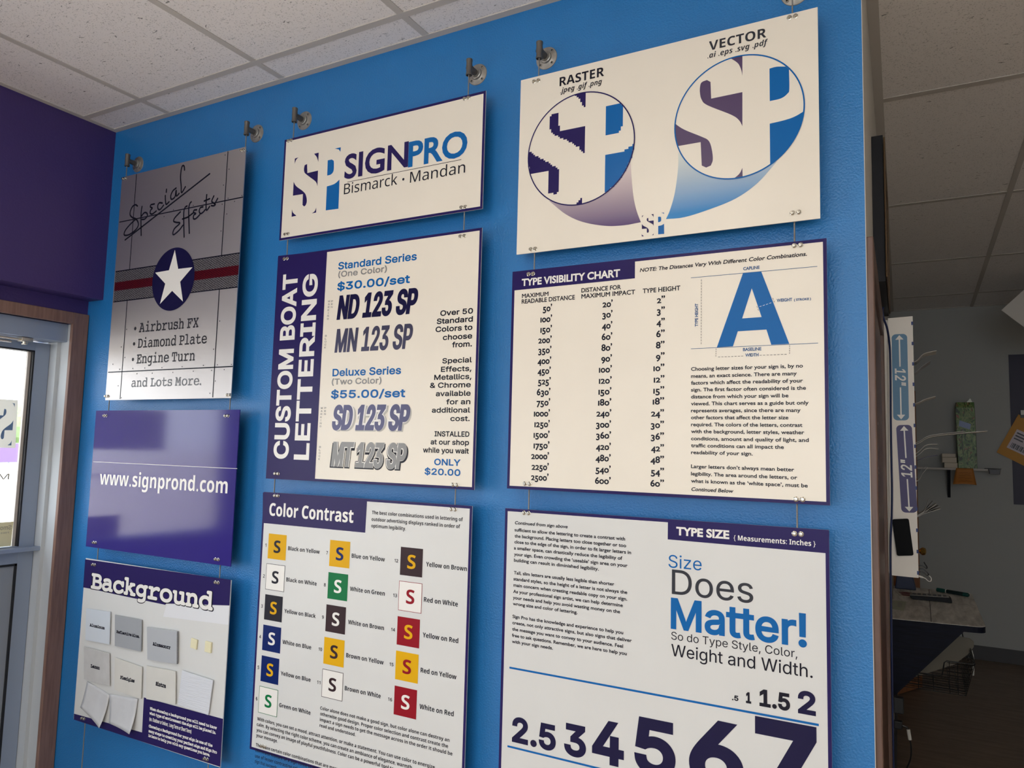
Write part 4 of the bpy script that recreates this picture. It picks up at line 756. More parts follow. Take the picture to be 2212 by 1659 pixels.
('rast','purple_v',3,0,[-0.5146,2.3504,-0.5125,2.3485,-0.508,2.3443,-0.5033,2.34,-0.498,2.3356,-0.4918,2.331,-0.4839,2.3258,-0.4747,2.3202,-0.4652,2.3146,-0.4564,2.3094,-0.4493,2.305,-0.4441,2.3017,-0.4402,2.2993,-0.4372,2.2972,-0.4346,2.2949,-0.4322,2.292,-0.43,2.2884,-0.4283,2.2845,-0.4269,2.2803,-0.4257,2.2758,-0.4247,2.271,-0.4237,2.2657,-0.4228,2.2598,-0.4221,2.2537,-0.4217,2.248,-0.4217,2.2432,-0.4221,2.2394,-0.423,2.2364,-0.4242,2.2337,-0.4254,2.2312,-0.4265,2.2285,-0.4378,2.2253,-0.4484,2.2322,-0.4512,2.2916,-0.5078,2.2917,-0.5101,2.2988,-0.5129,2.3116,-0.5146,2.3246,-0.5152,2.3377]),
('rast','purple_v',3,0,[-0.3524,2.2103,-0.3519,2.1877,-0.3647,2.1872,-0.3725,2.1875,-0.3717,2.188,-0.3674,2.1908,-0.3636,2.1936,-0.3603,2.1964,-0.358,2.1991,-0.3563,2.2019,-0.355,2.2047,-0.3538,2.2075]),
('rast','blue',3,0,[-0.2899,2.4404,-0.2868,2.4407,-0.2838,2.441,-0.2808,2.4413,-0.2776,2.4414,-0.2741,2.4413,-0.2703,2.4407,-0.2662,2.4398,-0.2619,2.4388,-0.2576,2.4377,-0.2534,2.4367,-0.2465,2.4283,-0.2464,2.4182,-0.2462,2.4076,-0.246,2.3972,-0.246,2.3881,-0.2462,2.381,-0.2466,2.3765,-0.2471,2.3741,-0.2478,2.3728,-0.2489,2.372,-0.2504,2.3706,-0.2524,2.3687,-0.2547,2.3668,-0.2574,2.365,-0.2606,2.3635,-0.2642,2.3623,-0.2686,2.3616,-0.2735,2.3612,-0.2789,2.3611,-0.2843,2.3611,-0.2896,2.3609]),
('rast','blue',3,0,[-0.29,2.3063,-0.2833,2.3067,-0.2766,2.307,-0.27,2.3073,-0.2637,2.3077,-0.2578,2.3082,-0.2525,2.3089,-0.2477,2.3095,-0.2431,2.3103,-0.2386,2.3114,-0.2339,2.3128,-0.2289,2.3146,-0.2238,2.3169,-0.2187,2.3194,-0.2151,2.3212,-0.2164,2.3116,-0.2192,2.2988,-0.2232,2.2862,-0.2282,2.2741,-0.2343,2.2624,-0.2413,2.2514,-0.2493,2.241,-0.2582,2.2313,-0.2679,2.2224,-0.2783,2.2144,-0.2894,2.2073,-0.2896,2.2072]),
('rast','purple',3,'B',[-0.7623,2.4447,-0.7571,2.45]),
('rast','purple',3,'B',[-0.7676,2.45,-0.7571,2.4552]),
('rast','purple',3,'B',[-0.7676,2.4552,-0.7571,2.4605]),
('rast','purple',3,'B',[-0.7728,2.4605,-0.7571,2.4657]),
('rast','purple',3,'B',[-0.7728,2.4657,-0.7571,2.471]),
('rast','purple',3,'B',[-0.7781,2.471,-0.7571,2.4763]),
('rast','purple',3,'B',[-0.7834,2.4763,-0.7571,2.4815]),
('rast','purple',3,'B',[-0.7886,2.4815,-0.7571,2.4868]),
('rast','purple',3,'B',[-0.7623,2.3185,-0.7571,2.3238]),
('rast','purple',3,'B',[-0.7676,2.3238,-0.7571,2.3291]),
('rast','purple',3,'B',[-0.7728,2.3291,-0.7571,2.3343]),
('rast','purple',3,'B',[-0.7728,2.3343,-0.7571,2.3396]),
('rast','purple',3,'B',[-0.7834,2.3396,-0.7571,2.3448]),
('rast','purple',3,'B',[-0.7886,2.3448,-0.7571,2.3501]),
('rast','purple',3,'B',[-0.7939,2.3501,-0.7571,2.3553]),
('rast','purple',3,'B',[-0.8044,2.3553,-0.7571,2.3606]),
('rast','purple',3,'B',[-0.8096,2.3606,-0.7571,2.3659]),
('rast','purple',3,'B',[-0.8202,2.3659,-0.7571,2.3711]),
('rast','purple',3,'B',[-0.8307,2.3711,-0.7571,2.3764]),
('rast','purple',3,'B',[-0.8359,2.3764,-0.7571,2.3816]),
('rast','purple',3,'B',[-0.8464,2.3816,-0.7571,2.3869]),
('rast','purple',3,'B',[-0.8517,2.3869,-0.7571,2.3921]),
('rast','purple',3,'B',[-0.857,2.3921,-0.8307,2.3974]),
('rast','purple',3,'B',[-0.857,2.3974,-0.8307,2.4027]),
('rast','purple',3,'B',[-0.8622,2.4027,-0.8307,2.4079]),
('rast','purple',3,'B',[-0.8622,2.4079,-0.8359,2.4132]),
('rast','purple',3,'B',[-0.8622,2.4132,-0.8359,2.4184]),
('rast','purple',3,'B',[-0.8622,2.4184,-0.8359,2.4237]),
('rast','purple',3,'B',[-0.8622,2.4237,-0.8359,2.4289]),
('rast','purple',3,'B',[-0.8622,2.4289,-0.8359,2.4342]),
('rast','purple',3,'B',[-0.8622,2.4342,-0.8359,2.4395]),
('rast','purple',3,'B',[-0.857,2.4395,-0.8359,2.4447]),
('rast','purple',3,'B',[-0.8464,2.2186,-0.8359,2.2239]),
('rast','purple',3,'B',[-0.8622,2.2239,-0.8307,2.2292]),
('rast','purple',3,'B',[-0.8622,2.2292,-0.8307,2.2344]),
('rast','purple',3,'B',[-0.8622,2.2344,-0.8307,2.2397]),
('rast','purple',3,'B',[-0.8622,2.2397,-0.8307,2.2449]),
('rast','purple',3,'B',[-0.8622,2.2449,-0.8307,2.2502]),
('rast','purple',3,'B',[-0.8622,2.2502,-0.8307,2.2554]),
('rast','purple',3,'B',[-0.8622,2.2554,-0.8307,2.2607]),
('rast','purple',3,'B',[-0.8622,2.2607,-0.8307,2.266]),
('rast','purple',3,'B',[-0.8622,2.266,-0.8307,2.2712]),
('rast','purple',3,'B',[-0.8622,2.2712,-0.8307,2.2765]),
('rast','purple',3,'B',[-0.8622,2.2765,-0.8307,2.2817]),
('rast','purple',3,'B',[-0.8622,2.2817,-0.8307,2.287]),
('rast','purple',3,'B',[-0.9201,2.287,-0.8359,2.2922]),
('rast','purple',3,'B',[-0.9201,2.2922,-0.8412,2.2975]),
('rast','purple',3,'B',[-0.9201,2.2975,-0.8517,2.3028]),
('rast','purple',3,'B',[-0.9201,2.3028,-0.857,2.308]),
('rast','purple',3,'B',[-0.9253,2.308,-0.8622,2.3133]),
('rast','purple',3,'B',[-0.9253,2.3133,-0.8727,2.3185]),
('rast','purple',3,'B',[-0.9253,2.3185,-0.878,2.3238]),
('rast','purple',3,'B',[-0.9253,2.3238,-0.8885,2.3291]),
('rast','purple',3,'B',[-0.9253,2.3291,-0.8938,2.3343]),
('rast','purple',3,'B',[-0.9253,2.3343,-0.9043,2.3396]),
('rast','purple',3,'B',[-0.9253,2.3396,-0.9095,2.3448]),
('rast','purple',3,'B',[-0.9253,2.3448,-0.9148,2.3501]),
('rast','purple',3,'B',[-0.7781,2.1818,-0.7623,2.1871]),
('rast','purple',3,'B',[-0.7728,2.1871,-0.7623,2.1924]),
('rast','purple',3,'B',[-0.7676,2.1924,-0.7623,2.1976]),
('rast','blue',3,'B',[-0.6992,2.3553,-0.6624,2.3606]),
('rast','blue',3,'B',[-0.6992,2.3606,-0.6572,2.3659]),
('rast','blue',3,'B',[-0.6992,2.3659,-0.6572,2.3711]),
('rast','blue',3,'B',[-0.6992,2.3711,-0.6519,2.3764]),
('rast','blue',3,'B',[-0.6992,2.3764,-0.6519,2.3816]),
('rast','blue',3,'B',[-0.6992,2.3816,-0.6519,2.3869]),
('rast','blue',3,'B',[-0.6992,2.3869,-0.6519,2.3921]),
('rast','blue',3,'B',[-0.6992,2.3921,-0.6519,2.3974]),
('rast','blue',3,'B',[-0.6992,2.3974,-0.6519,2.4027]),
('rast','blue',3,'B',[-0.6992,2.4027,-0.6519,2.4079]),
('rast','blue',3,'B',[-0.6992,2.4079,-0.6519,2.4132]),
('rast','blue',3,'B',[-0.6992,2.4132,-0.6519,2.4184]),
('rast','blue',3,'B',[-0.6992,2.4184,-0.6519,2.4237]),
('rast','blue',3,'B',[-0.6992,2.4237,-0.6519,2.4289]),
('rast','blue',3,'B',[-0.6992,2.4289,-0.6572,2.4342]),
('rast','blue',3,'B',[-0.6992,2.2029,-0.6887,2.2081]),
('rast','blue',3,'B',[-0.6992,2.2081,-0.6835,2.2134]),
('rast','blue',3,'B',[-0.6992,2.2134,-0.673,2.2186]),
('rast','blue',3,'B',[-0.6992,2.2186,-0.6677,2.2239]),
('rast','blue',3,'B',[-0.6992,2.2239,-0.6624,2.2292]),
('rast','blue',3,'B',[-0.6992,2.2292,-0.6572,2.2344]),
('rast','blue',3,'B',[-0.6992,2.2344,-0.6519,2.2397]),
('rast','blue',3,'B',[-0.6992,2.2397,-0.6519,2.2449]),
('rast','blue',3,'B',[-0.6992,2.2449,-0.6467,2.2502]),
('rast','blue',3,'B',[-0.6992,2.2502,-0.6414,2.2554]),
('rast','blue',3,'B',[-0.6992,2.2554,-0.6414,2.2607]),
('rast','blue',3,'B',[-0.6992,2.2607,-0.6362,2.266]),
('rast','blue',3,'B',[-0.6992,2.266,-0.6362,2.2712]),
('rast','blue',3,'B',[-0.6992,2.2712,-0.6309,2.2765]),
('rast','blue',3,'B',[-0.6992,2.2765,-0.6309,2.2817]),
('rast','blue',3,'B',[-0.6992,2.2817,-0.6256,2.287]),
('rast','blue',3,'B',[-0.6992,2.287,-0.6256,2.2922]),
('rast','blue',3,'B',[-0.6992,2.2922,-0.6256,2.2975]),
('rast','blue',3,'B',[-0.6992,2.2975,-0.6256,2.3028]),
('rast','blue',3,'B',[-0.6467,2.3028,-0.6204,2.308]),
('rast','blue',3,'B',[-0.6362,2.308,-0.6204,2.3133]),
('rast','blue',3,'B',[-0.6256,2.3133,-0.6204,2.3185]),
('rast','purple',3,0,[-0.5981,2.1224,-0.5982,2.1272,-0.5935,2.1276,-0.5941,2.1273,-0.5947,2.127,-0.5953,2.1267,-0.5959,2.1263,-0.5964,2.1258,-0.5968,2.1252,-0.5971,2.1246,-0.5975,2.1238,-0.5978,2.1231]),
('rast','purple',3,0,[-0.5739,2.1276,-0.5683,2.1277,-0.5682,2.1194,-0.5686,2.1203,-0.569,2.1212,-0.5693,2.1221,-0.5698,2.123,-0.5703,2.1238,-0.5709,2.1246,-0.5716,2.1254,-0.5724,2.1261,-0.5731,2.1268]),
('rast','purple',3,0,[-0.5857,2.116,-0.5857,2.1166,-0.5855,2.1172,-0.5854,2.1178,-0.5852,2.1185,-0.5851,2.1191,-0.582,2.1196,-0.5811,2.1113,-0.5679,2.1115,-0.5678,2.0976,-0.5681,2.0984,-0.5685,2.0993,-0.5688,2.1001,-0.5693,2.1009,-0.5701,2.1018,-0.5712,2.1028,-0.5726,2.1038,-0.5741,2.1048,-0.5757,2.1058,-0.5771,2.1068,-0.5785,2.1078,-0.58,2.1087,-0.5814,2.1096,-0.5826,2.1105,-0.5836,2.1112,-0.5842,2.1118,-0.5846,2.1122,-0.5849,2.1126,-0.5851,2.113,-0.5852,2.1134,-0.5854,2.1139,-0.5856,2.1144,-0.5857,2.1149,-0.5857,2.1154]),
('rast','purple',3,0,[-0.5981,2.106,-0.5975,2.1051,-0.5969,2.1042,-0.5963,2.1034,-0.5956,2.1025,-0.5946,2.1015,-0.5931,2.1004,-0.5912,2.0992,-0.5893,2.098,-0.5874,2.0969,-0.5859,2.0958,-0.5847,2.0949,-0.5838,2.0942,-0.583,2.0935,-0.5824,2.0927,-0.5818,2.0918,-0.5812,2.0908,-0.5807,2.0896,-0.5804,2.0884,-0.5801,2.0872,-0.58,2.0862,-0.58,2.0853,-0.5802,2.0845,-0.5804,2.0838,-0.5808,2.0832,-0.5811,2.0826,-0.5815,2.0823,-0.5819,2.082,-0.5823,2.0819,-0.5828,2.0817,-0.5832,2.0816,-0.5852,2.0832,-0.5854,2.093,-0.5981,2.0933]),
('rast','purple',3,0,[-0.5983,2.081,-0.598,2.0803,-0.5978,2.0796,-0.5975,2.079,-0.5972,2.0783,-0.5966,2.0776,-0.5959,2.077,-0.595,2.0763,-0.5941,2.0757,-0.5931,2.075,-0.5921,2.0744,-0.5983,2.0742]),
('rast','purple',3,0,[-0.5678,2.0786,-0.5677,2.0741,-0.5728,2.0741,-0.5721,2.0744,-0.5714,2.0746,-0.5707,2.0749,-0.5701,2.0752,-0.5696,2.0756,-0.5691,2.0761,-0.5687,2.0767,-0.5684,2.0773,-0.5681,2.0779]),
('rast','blue',3,0,[-0.5487,2.128,-0.5416,2.128,-0.5417,2.124,-0.5438,2.1264]),
('rast','blue',3,0,[-0.5566,2.1189,-0.5516,2.1189,-0.5493,2.1173,-0.5492,2.1168,-0.5491,2.1163,-0.549,2.1158,-0.549,2.1153,-0.5489,2.1146,-0.5488,2.1136,-0.5488,2.1125,-0.5487,2.1113,-0.5487,2.1102,-0.5488,2.1092,-0.5489,2.1086,-0.5491,2.108,-0.5493,2.1076,-0.5496,2.1072,-0.5499,2.1068,-0.5503,2.1065,-0.5508,2.1062,-0.5513,2.1059,-0.5518,2.1057,-0.5525,2.1055,-0.5531,2.1054,-0.5539,2.1053,-0.5547,2.1053,-0.5556,2.1053,-0.5564,2.1053]),
('rast','blue',3,0,[-0.5561,2.0956,-0.5543,2.0958,-0.5524,2.0959,-0.5506,2.096,-0.5489,2.0962,-0.5473,2.0966,-0.5459,2.097,-0.5447,2.0976,-0.5436,2.0982,-0.5425,2.0989,-0.5413,2.0995,-0.5409,2.074,-0.556,2.0745]),
('vis','purple',1,0,[-0.9652,2.0155,-0.6153,2.0188,-0.6152,1.9692,-0.9643,1.967]),
('vis','steel_blue',3,0,[-0.4739,1.9579,-0.1907,1.9579,-0.1907,1.9568,-0.4739,1.9568]),
('vis','steel_blue',3,0,[-0.4733,1.7856,-0.1909,1.7856,-0.1909,1.7845,-0.4733,1.7845]),
('vis','blue',2,'H',[[-0.3516,1.958,-0.3109,1.9575,-0.2511,1.7863,-0.2898,1.7862,-0.3001,1.8216,-0.3639,1.8211,-0.375,1.7864,-0.412,1.7857],[-0.3321,1.9197,-0.3105,1.8511,-0.354,1.8506]]),
('vis','ink',4,0,[-0.4483,1.951,-0.4483,1.9466,-0.4492,1.9466,-0.4492,1.951]),
('vis','ink',4,0,[-0.4483,1.944,-0.4483,1.9397,-0.4492,1.9397,-0.4492,1.944]),
('vis','ink',4,0,[-0.4483,1.9371,-0.4483,1.9328,-0.4492,1.9328,-0.4492,1.9371]),
('vis','ink',4,0,[-0.4483,1.9301,-0.4483,1.9258,-0.4492,1.9258,-0.4492,1.9301]),
('vis','ink',4,0,[-0.4483,1.9232,-0.4483,1.9189,-0.4492,1.9189,-0.4492,1.9232]),
('vis','ink',4,0,[-0.4483,1.9163,-0.4483,1.912,-0.4492,1.912,-0.4492,1.9163]),
('vis','ink',4,0,[-0.4483,1.9093,-0.4483,1.905,-0.4492,1.905,-0.4492,1.9093]),
('vis','ink',4,0,[-0.4483,1.9024,-0.4483,1.8981,-0.4492,1.8981,-0.4492,1.9024]),
('vis','ink',4,0,[-0.4483,1.8955,-0.4483,1.8912,-0.4492,1.8912,-0.4492,1.8955]),
('vis','ink',4,0,[-0.4483,1.8886,-0.4483,1.8843,-0.4492,1.8843,-0.4492,1.8886]),
('vis','ink',4,0,[-0.4483,1.8817,-0.4483,1.8774,-0.4492,1.8774,-0.4492,1.8817]),
('vis','ink',4,0,[-0.4483,1.8748,-0.4483,1.8705,-0.4492,1.8705,-0.4492,1.8748]),
('vis','ink',4,0,[-0.4483,1.8679,-0.4483,1.8636,-0.4492,1.8636,-0.4492,1.8679]),
('vis','ink',4,0,[-0.4483,1.861,-0.4483,1.8567,-0.4492,1.8567,-0.4492,1.861]),
('vis','ink',4,0,[-0.4483,1.8541,-0.4483,1.8498,-0.4492,1.8498,-0.4492,1.8541]),
('vis','ink',4,0,[-0.4483,1.8472,-0.4483,1.843,-0.4492,1.843,-0.4492,1.8472]),
('vis','ink',4,0,[-0.4483,1.8404,-0.4483,1.8361,-0.4492,1.8361,-0.4492,1.8404]),
('vis','ink',4,0,[-0.4483,1.8335,-0.4483,1.8292,-0.4492,1.8292,-0.4492,1.8335]),
('vis','ink',4,0,[-0.4483,1.8266,-0.4483,1.8224,-0.4492,1.8224,-0.4492,1.8266]),
('vis','ink',4,0,[-0.4483,1.8198,-0.4483,1.8155,-0.4492,1.8155,-0.4492,1.8198]),
('vis','ink',4,0,[-0.4483,1.8129,-0.4483,1.8087,-0.4492,1.8087,-0.4492,1.8129]),
('vis','ink',4,0,[-0.4483,1.8061,-0.4483,1.8018,-0.4492,1.8018,-0.4492,1.8061]),
('vis','ink',4,0,[-0.4483,1.7992,-0.4483,1.795,-0.4492,1.795,-0.4492,1.7992]),
('vis','ink',4,0,[-0.4135,1.7828,-0.4135,1.7796,-0.4144,1.7796,-0.4144,1.7828]),
('vis','ink',4,0,[-0.4136,1.7776,-0.4136,1.7744,-0.4145,1.7744,-0.4145,1.7776]),
('vis','ink',4,0,[-0.4137,1.7724,-0.4137,1.7692,-0.4146,1.7692,-0.4146,1.7724]),
('vis','ink',4,0,[-0.4138,1.7672,-0.4138,1.764,-0.4147,1.764,-0.4147,1.7672]),
('vis','ink',4,0,[-0.4091,1.763,-0.4043,1.7631,-0.4043,1.7622,-0.4091,1.7621]),
('vis','ink',4,0,[-0.4014,1.7631,-0.3967,1.7631,-0.3967,1.7622,-0.4014,1.7622]),
('vis','ink',4,0,[-0.3938,1.7631,-0.3891,1.7631,-0.3891,1.7622,-0.3938,1.7622]),
('vis','ink',4,0,[-0.3863,1.7631,-0.3816,1.7631,-0.3816,1.7622,-0.3863,1.7622]),
('vis','ink',4,0,[-0.3787,1.7631,-0.3741,1.7631,-0.3741,1.7622,-0.3787,1.7622]),
('vis','ink',4,0,[-0.3713,1.7632,-0.3666,1.7632,-0.3666,1.7623,-0.3712,1.7623]),
('vis','ink',4,0,[-0.3638,1.7632,-0.3592,1.7632,-0.3592,1.7623,-0.3638,1.7623]),
('vis','ink',4,0,[-0.3564,1.7632,-0.3518,1.7632,-0.3518,1.7623,-0.3563,1.7623]),
('vis','ink',4,0,[-0.3155,1.7634,-0.3106,1.7634,-0.3106,1.7625,-0.3155,1.7625]),
('vis','ink',4,0,[-0.3077,1.7634,-0.3029,1.7634,-0.3029,1.7625,-0.3077,1.7625]),
('vis','ink',4,0,[-0.2999,1.7634,-0.2951,1.7634,-0.2951,1.7625,-0.2999,1.7625]),
('vis','ink',4,0,[-0.2922,1.7633,-0.2874,1.7633,-0.2874,1.7624,-0.2922,1.7624]),
('vis','ink',4,0,[-0.2845,1.7633,-0.2797,1.7633,-0.2797,1.7624,-0.2845,1.7624]),
('vis','ink',4,0,[-0.2768,1.7633,-0.272,1.7633,-0.272,1.7624,-0.2768,1.7624]),
('vis','ink',4,0,[-0.2691,1.7633,-0.2644,1.7633,-0.2644,1.7624,-0.2692,1.7624]),
('vis','ink',4,0,[-0.2615,1.7632,-0.2568,1.7632,-0.2568,1.7623,-0.2615,1.7623]),
('vis','ink',4,0,[-0.2498,1.7827,-0.2499,1.7794,-0.2508,1.7794,-0.2507,1.7827]),
('vis','ink',4,0,[-0.2499,1.7774,-0.25,1.7742,-0.2509,1.7742,-0.2508,1.7774]),
('vis','ink',4,0,[-0.2501,1.7722,-0.2502,1.7689,-0.2511,1.7689,-0.251,1.7722]),
('vis','ink',4,0,[-0.2502,1.7669,-0.2503,1.7637,-0.2512,1.7637,-0.2511,1.7669]),
('vis','white_print',4,0,[-0.3151,1.8757,-0.3106,1.877,-0.3104,1.8761,-0.3148,1.8749]),
('vis','white_print',4,0,[-0.3079,1.8777,-0.3035,1.879,-0.3032,1.8781,-0.3077,1.8769]),
('vis','white_print',4,0,[-0.3008,1.8797,-0.2963,1.881,-0.2961,1.8801,-0.3005,1.8789]),
('vis','white_print',4,0,[-0.2936,1.8817,-0.2892,1.883,-0.289,1.8821,-0.2934,1.8809]),
('vis','ink',4,0,[-0.2856,1.8937,-0.284,1.8896,-0.2849,1.8893,-0.2864,1.8933]),
('vis','ink',4,0,[-0.2831,1.8872,-0.2815,1.8832,-0.2824,1.8828,-0.2839,1.8869]),
('vis','ink',4,0,[-0.3207,1.8773,-0.3192,1.8732,-0.32,1.8729,-0.3215,1.8769]),
('vis','ink',4,0,[-0.3183,1.8707,-0.3168,1.8667,-0.3176,1.8664,-0.3191,1.8704]),
('size','purple',1,0,[-0.5268,1.3773,-0.1734,1.3776,-0.1744,1.3304,-0.5271,1.3324]),
('size','blue',2,0,[-0.9445,0.9746,-0.1987,0.9746,-0.1987,0.9698,-0.9445,0.9698]),
('size','blue',2,0,[-0.9445,0.7787,-0.1987,0.7787,-0.1987,0.7739,-0.9445,0.7739]),
]


# ------------------------------------------------------------------ the room shell
CEIL = 2.807; XL = -2.892; XD = -2.99; XE = -0.096; XR = 2.6; YB = -6.0; YF = 5.24
struct(boxo('floor', (XD - 0.25, YB, -0.1), (XR, 0.0, 0.0), 'front_floor'))
struct(boxo('floor_back_room', (XE - 0.3, 0.0, -0.1), (XR, YF + 0.1, 0.0), 'floor'))
struct(boxo('wall_back', (XD - 0.35, 0.0, 0.0), (XE, 0.10, CEIL), 'wall_blue'))
struct(boxo('wall_right', (XR, YB, 0), (XR + 0.1, YF + 0.1, CEIL), 'wall_pale'))
struct(MB().prism([(XE - 0.3, 0.1004, 0), (XE - 0.00196, 0.1004, 0), (XE - 0.0195 * YF, YF, 0), (XE - 0.3, YF, 0)], (0, 0, CEIL)).build('wall_passage', 'wall_pale'))
struct(boxo('wall_far', (XE - 0.3, YF, 0.0), (XR, YF + 0.1, CEIL), 'wall_grey'))
struct(boxo('baseboard_far', (XE - 0.1, YF - 0.014, 0.0), (XR, YF, 0.105), 'base'))
struct(MB().prism([(XE - 0.0195 * 1.2, 1.2, 0), (XE - 0.0195 * 1.2 + 0.012, 1.2, 0), (XE - 0.0195 * 5.22 + 0.012, 5.22, 0), (XE - 0.0195 * 5.22, 5.22, 0)], (0, 0, 0.105)).build('baseboard_passage', 'base'))
mb = MB(); mb.box((XE - 0.001, 0.0002, 0.0), (XE + 0.0015, 0.1, CEIL)); struct(mb.build('trim_wall_end', 'wall_pale'))
# left wall with the bulkhead, the door opening and two shop windows
mb = MB().box((XL - 0.5, YB, 2.10), (XL, 0.0, CEIL)); struct(mb.build('wall_left_bulkhead', 'wall_purple'))
mb = MB()
D0, D1, DT = -1.02, -0.060, 2.0
for a, b in (((-1.16, 0.0), (D0, 2.10)), ((-3.32, 0.0), (-3.2, 2.10)), ((-5.98, 0.0), (-5.5, 2.10)), ((-3.6, 0.0), (-3.2, 2.10))):
    mb.box((XD - 0.2, a[0], a[1]), (XD, b[0], b[1]))
mb.box((XD - 0.2, D1, 0), (XD, 0.0, 2.10)); mb.box((XD - 0.2, D0, DT), (XD, D1, 2.10))
for a, b in ((-3.2, -1.16), (-5.5, -3.6)):
    mb.box((XD - 0.2, a, 0), (XD, b, 0.45)); mb.box((XD - 0.2, a, 2.03), (XD, b, 2.10))
struct(mb.build('wall_left', 'wall_purple'))
mb = MB(); mb.box((XD - 0.25, YB - 0.1, 0), (-2.4, YB, CEIL)); mb.box((2.4, YB - 0.1, 0), (XR + 0.1, YB, CEIL)); mb.box((-2.4, YB - 0.1, 0), (2.4, YB, 0.9)); mb.box((-2.4, YB - 0.1, 2.55), (2.4, YB, CEIL))
struct(mb.build('wall_front', 'wall_pale'))
def shop_window(name, axis, a, b, z0, z1, pos):
    """fixed glazing with an aluminium frame"""
    r = struct(empty(name, (pos, (a + b) / 2, z0) if axis == 'y' else ((a + b) / 2, pos, z0)))
    f = MB(); g = MB(); t_ = 0.05; n = 3
    ed = [a + (b - a) * k / n for k in range(n + 1)]
    def bx(m_, u0, u1, w0, w1, d):
        if axis == 'y': m_.box((pos - d, u0, w0), (pos + d, u1, w1))
        else: m_.box((u0, pos - d, w0), (u1, pos + d, w1))
    for u in ed: bx(f, max(u - t_ / 2, a), min(u + t_ / 2, b), z0, z1, 0.04)
    bx(f, a, b, z0, z0 + t_, 0.039); bx(f, a, b, z1 - t_, z1, 0.039); bx(g, a + .01, b - .01, z0 + .01, z1 - .01, 0.003)
    f.build('window_frame', 'alu', r); g.build('glass', 'glass', r)
shop_window('window_1', 'y', -3.2, -1.16, 0.45, 2.03, XD - 0.12); shop_window('window_2', 'y', -5.5, -3.6, 0.45, 2.03, XD - 0.12); shop_window('window_3', 'x', -2.4, 2.4, 0.9, 2.55, YB - 0.06)
# ceiling and its steel grid
mb = MB(); mb.box((XL, YB, CEIL), (XR, 0.0, CEIL + 0.03)); mb.box((XE - 0.12, 0.0, CEIL), (XR, YF, CEIL + 0.03))
ceil_o = struct(mb.build('ceiling', 'tile'))
g = MB(); tw = 0.012; zt = CEIL - 0.0022
xs = [-2.532 + 0.61 * k for k in range(0, 9)]
for x in xs: g.box((x - tw, YB, zt), (x + tw, -0.02, CEIL + 0.001))
for y in (-0.140, -1.36, -2.58, -3.80, -5.02): g.box((XL + 0.02, y - tw, zt - 0.0003), (XR, y + tw, CEIL + 0.001))
for y in (1.045, 2.29, 3.53, 4.67): g.box((XE - 0.0195 * y + 0.01, y - tw * 1.3, zt), (XR, y + tw * 1.3, CEIL + 0.001))
for x in (0.398, 1.01, 1.62, 2.23): g.box((x - tw, 0.2, zt - 0.0003), (x + tw, YF - 0.02, CEIL + 0.001))
g.box((XL, -0.024, CEIL - 0.003), (XE, 0.0, CEIL + 0.001)); g.box((XL, YB, CEIL - 0.003), (XL + 0.024, -0.024, CEIL + 0.001))
g.prism([(XE, 0.0, CEIL - 0.003), (XE + 0.03, 0.0, CEIL - 0.003), (XE - 0.0195 * YF + 0.03, YF, CEIL - 0.003), (XE - 0.0195 * YF, YF, CEIL - 0.003)], (0, 0, 0.004)); g.box((XE - 0.0195 * YF, YF - 0.02, CEIL - 0.003), (XR, YF, CEIL + 0.001))
tag(g.build('ceiling_grid', 'tee', ceil_o), 'white steel grid and wall angles')
lamp = bpy.data.materials.new('warm_lamp_diffuser'); lamp.use_nodes = True; e_ = lamp.node_tree.nodes['Principled BSDF']; e_.inputs['Emission Color'].default_value = (1.0, 0.89, 0.76, 1); e_.inputs['Emission Strength'].default_value = 4.4
for x, y in ((-1.005, -1.97), (0.825, -1.97), (-1.005, -3.80), (0.825, -3.80)):
    tr = struct(empty('ceiling_light', (x, y, CEIL))); MB().box((x - 0.29, y - 0.59, CEIL - 0.012), (x + 0.29, y + 0.59, CEIL - 0.004)).build('diffuser', lamp, tr)
    f2 = MB(); f2.box((x - 0.305, y - 0.605, CEIL - 0.014), (x - 0.29, y + 0.605, CEIL - 0.003)); f2.box((x + 0.29, y - 0.605, CEIL - 0.014), (x + 0.305, y + 0.605, CEIL - 0.003)); f2.build('light_frame', 'tee', tr)
# door casing on the left wall
mb = MB(); mb.box((XD - 0.001, -0.066, 0.0), (XD + 0.016, -0.002, 2.043)); mb.box((XD - 0.001, D0 - 0.07, 1.996), (XD + 0.0158, -0.066, 2.043)); mb.box((XD - 0.001, D0 - 0.07, 0.0), (XD + 0.016, D0, 1.996))
struct(mb.build('trim_1', 'casing', bevel=0.002))
# ------------------------------------------------------------------ the aluminium entrance door
door = struct(empty('door_1', (-3.1, -0.5, 0.0)))
mb = MB(); mb.box((-3.18, -0.0605, 0), (-2.992, -0.0595, 1.996)); mb.box((-3.12, -0.075, 0), (-3.055, -0.0602, 1.985)); mb.box((-3.18, D0, 0), (-2.992, D0 + 0.02, 1.996))
mb.build('jamb', 'jamb', door)
MB().box((-3.18, D0 + 0.02, 1.924), (-3.012, -0.0605, 1.997)).build('header', 'alu', door, bevel=0.002)
leafx0, leafx1 = -3.145, -3.10
leaf = MB(); ly0, ly1 = D0 + 0.025, -0.0765
leaf.box((leafx0, ly1 - 0.058, 0.01), (leafx1, ly1, 1.918)); leaf.box((leafx0, ly0, 0.01), (leafx1, ly0 + 0.058, 1.918))
leaf.box((leafx0, ly0 + .058, 1.884), (leafx1, ly1 - .058, 1.918)); leaf.box((leafx0, ly0 + .058, 1.045), (leafx1, ly1 - .058, 1.112)); leaf.box((leafx0, ly0 + .058, 0.01), (leafx1, ly1 - .058, 0.12))
leaf_o = leaf.build('door_leaf', 'alu', door, bevel=0.0015)
gk = MB()
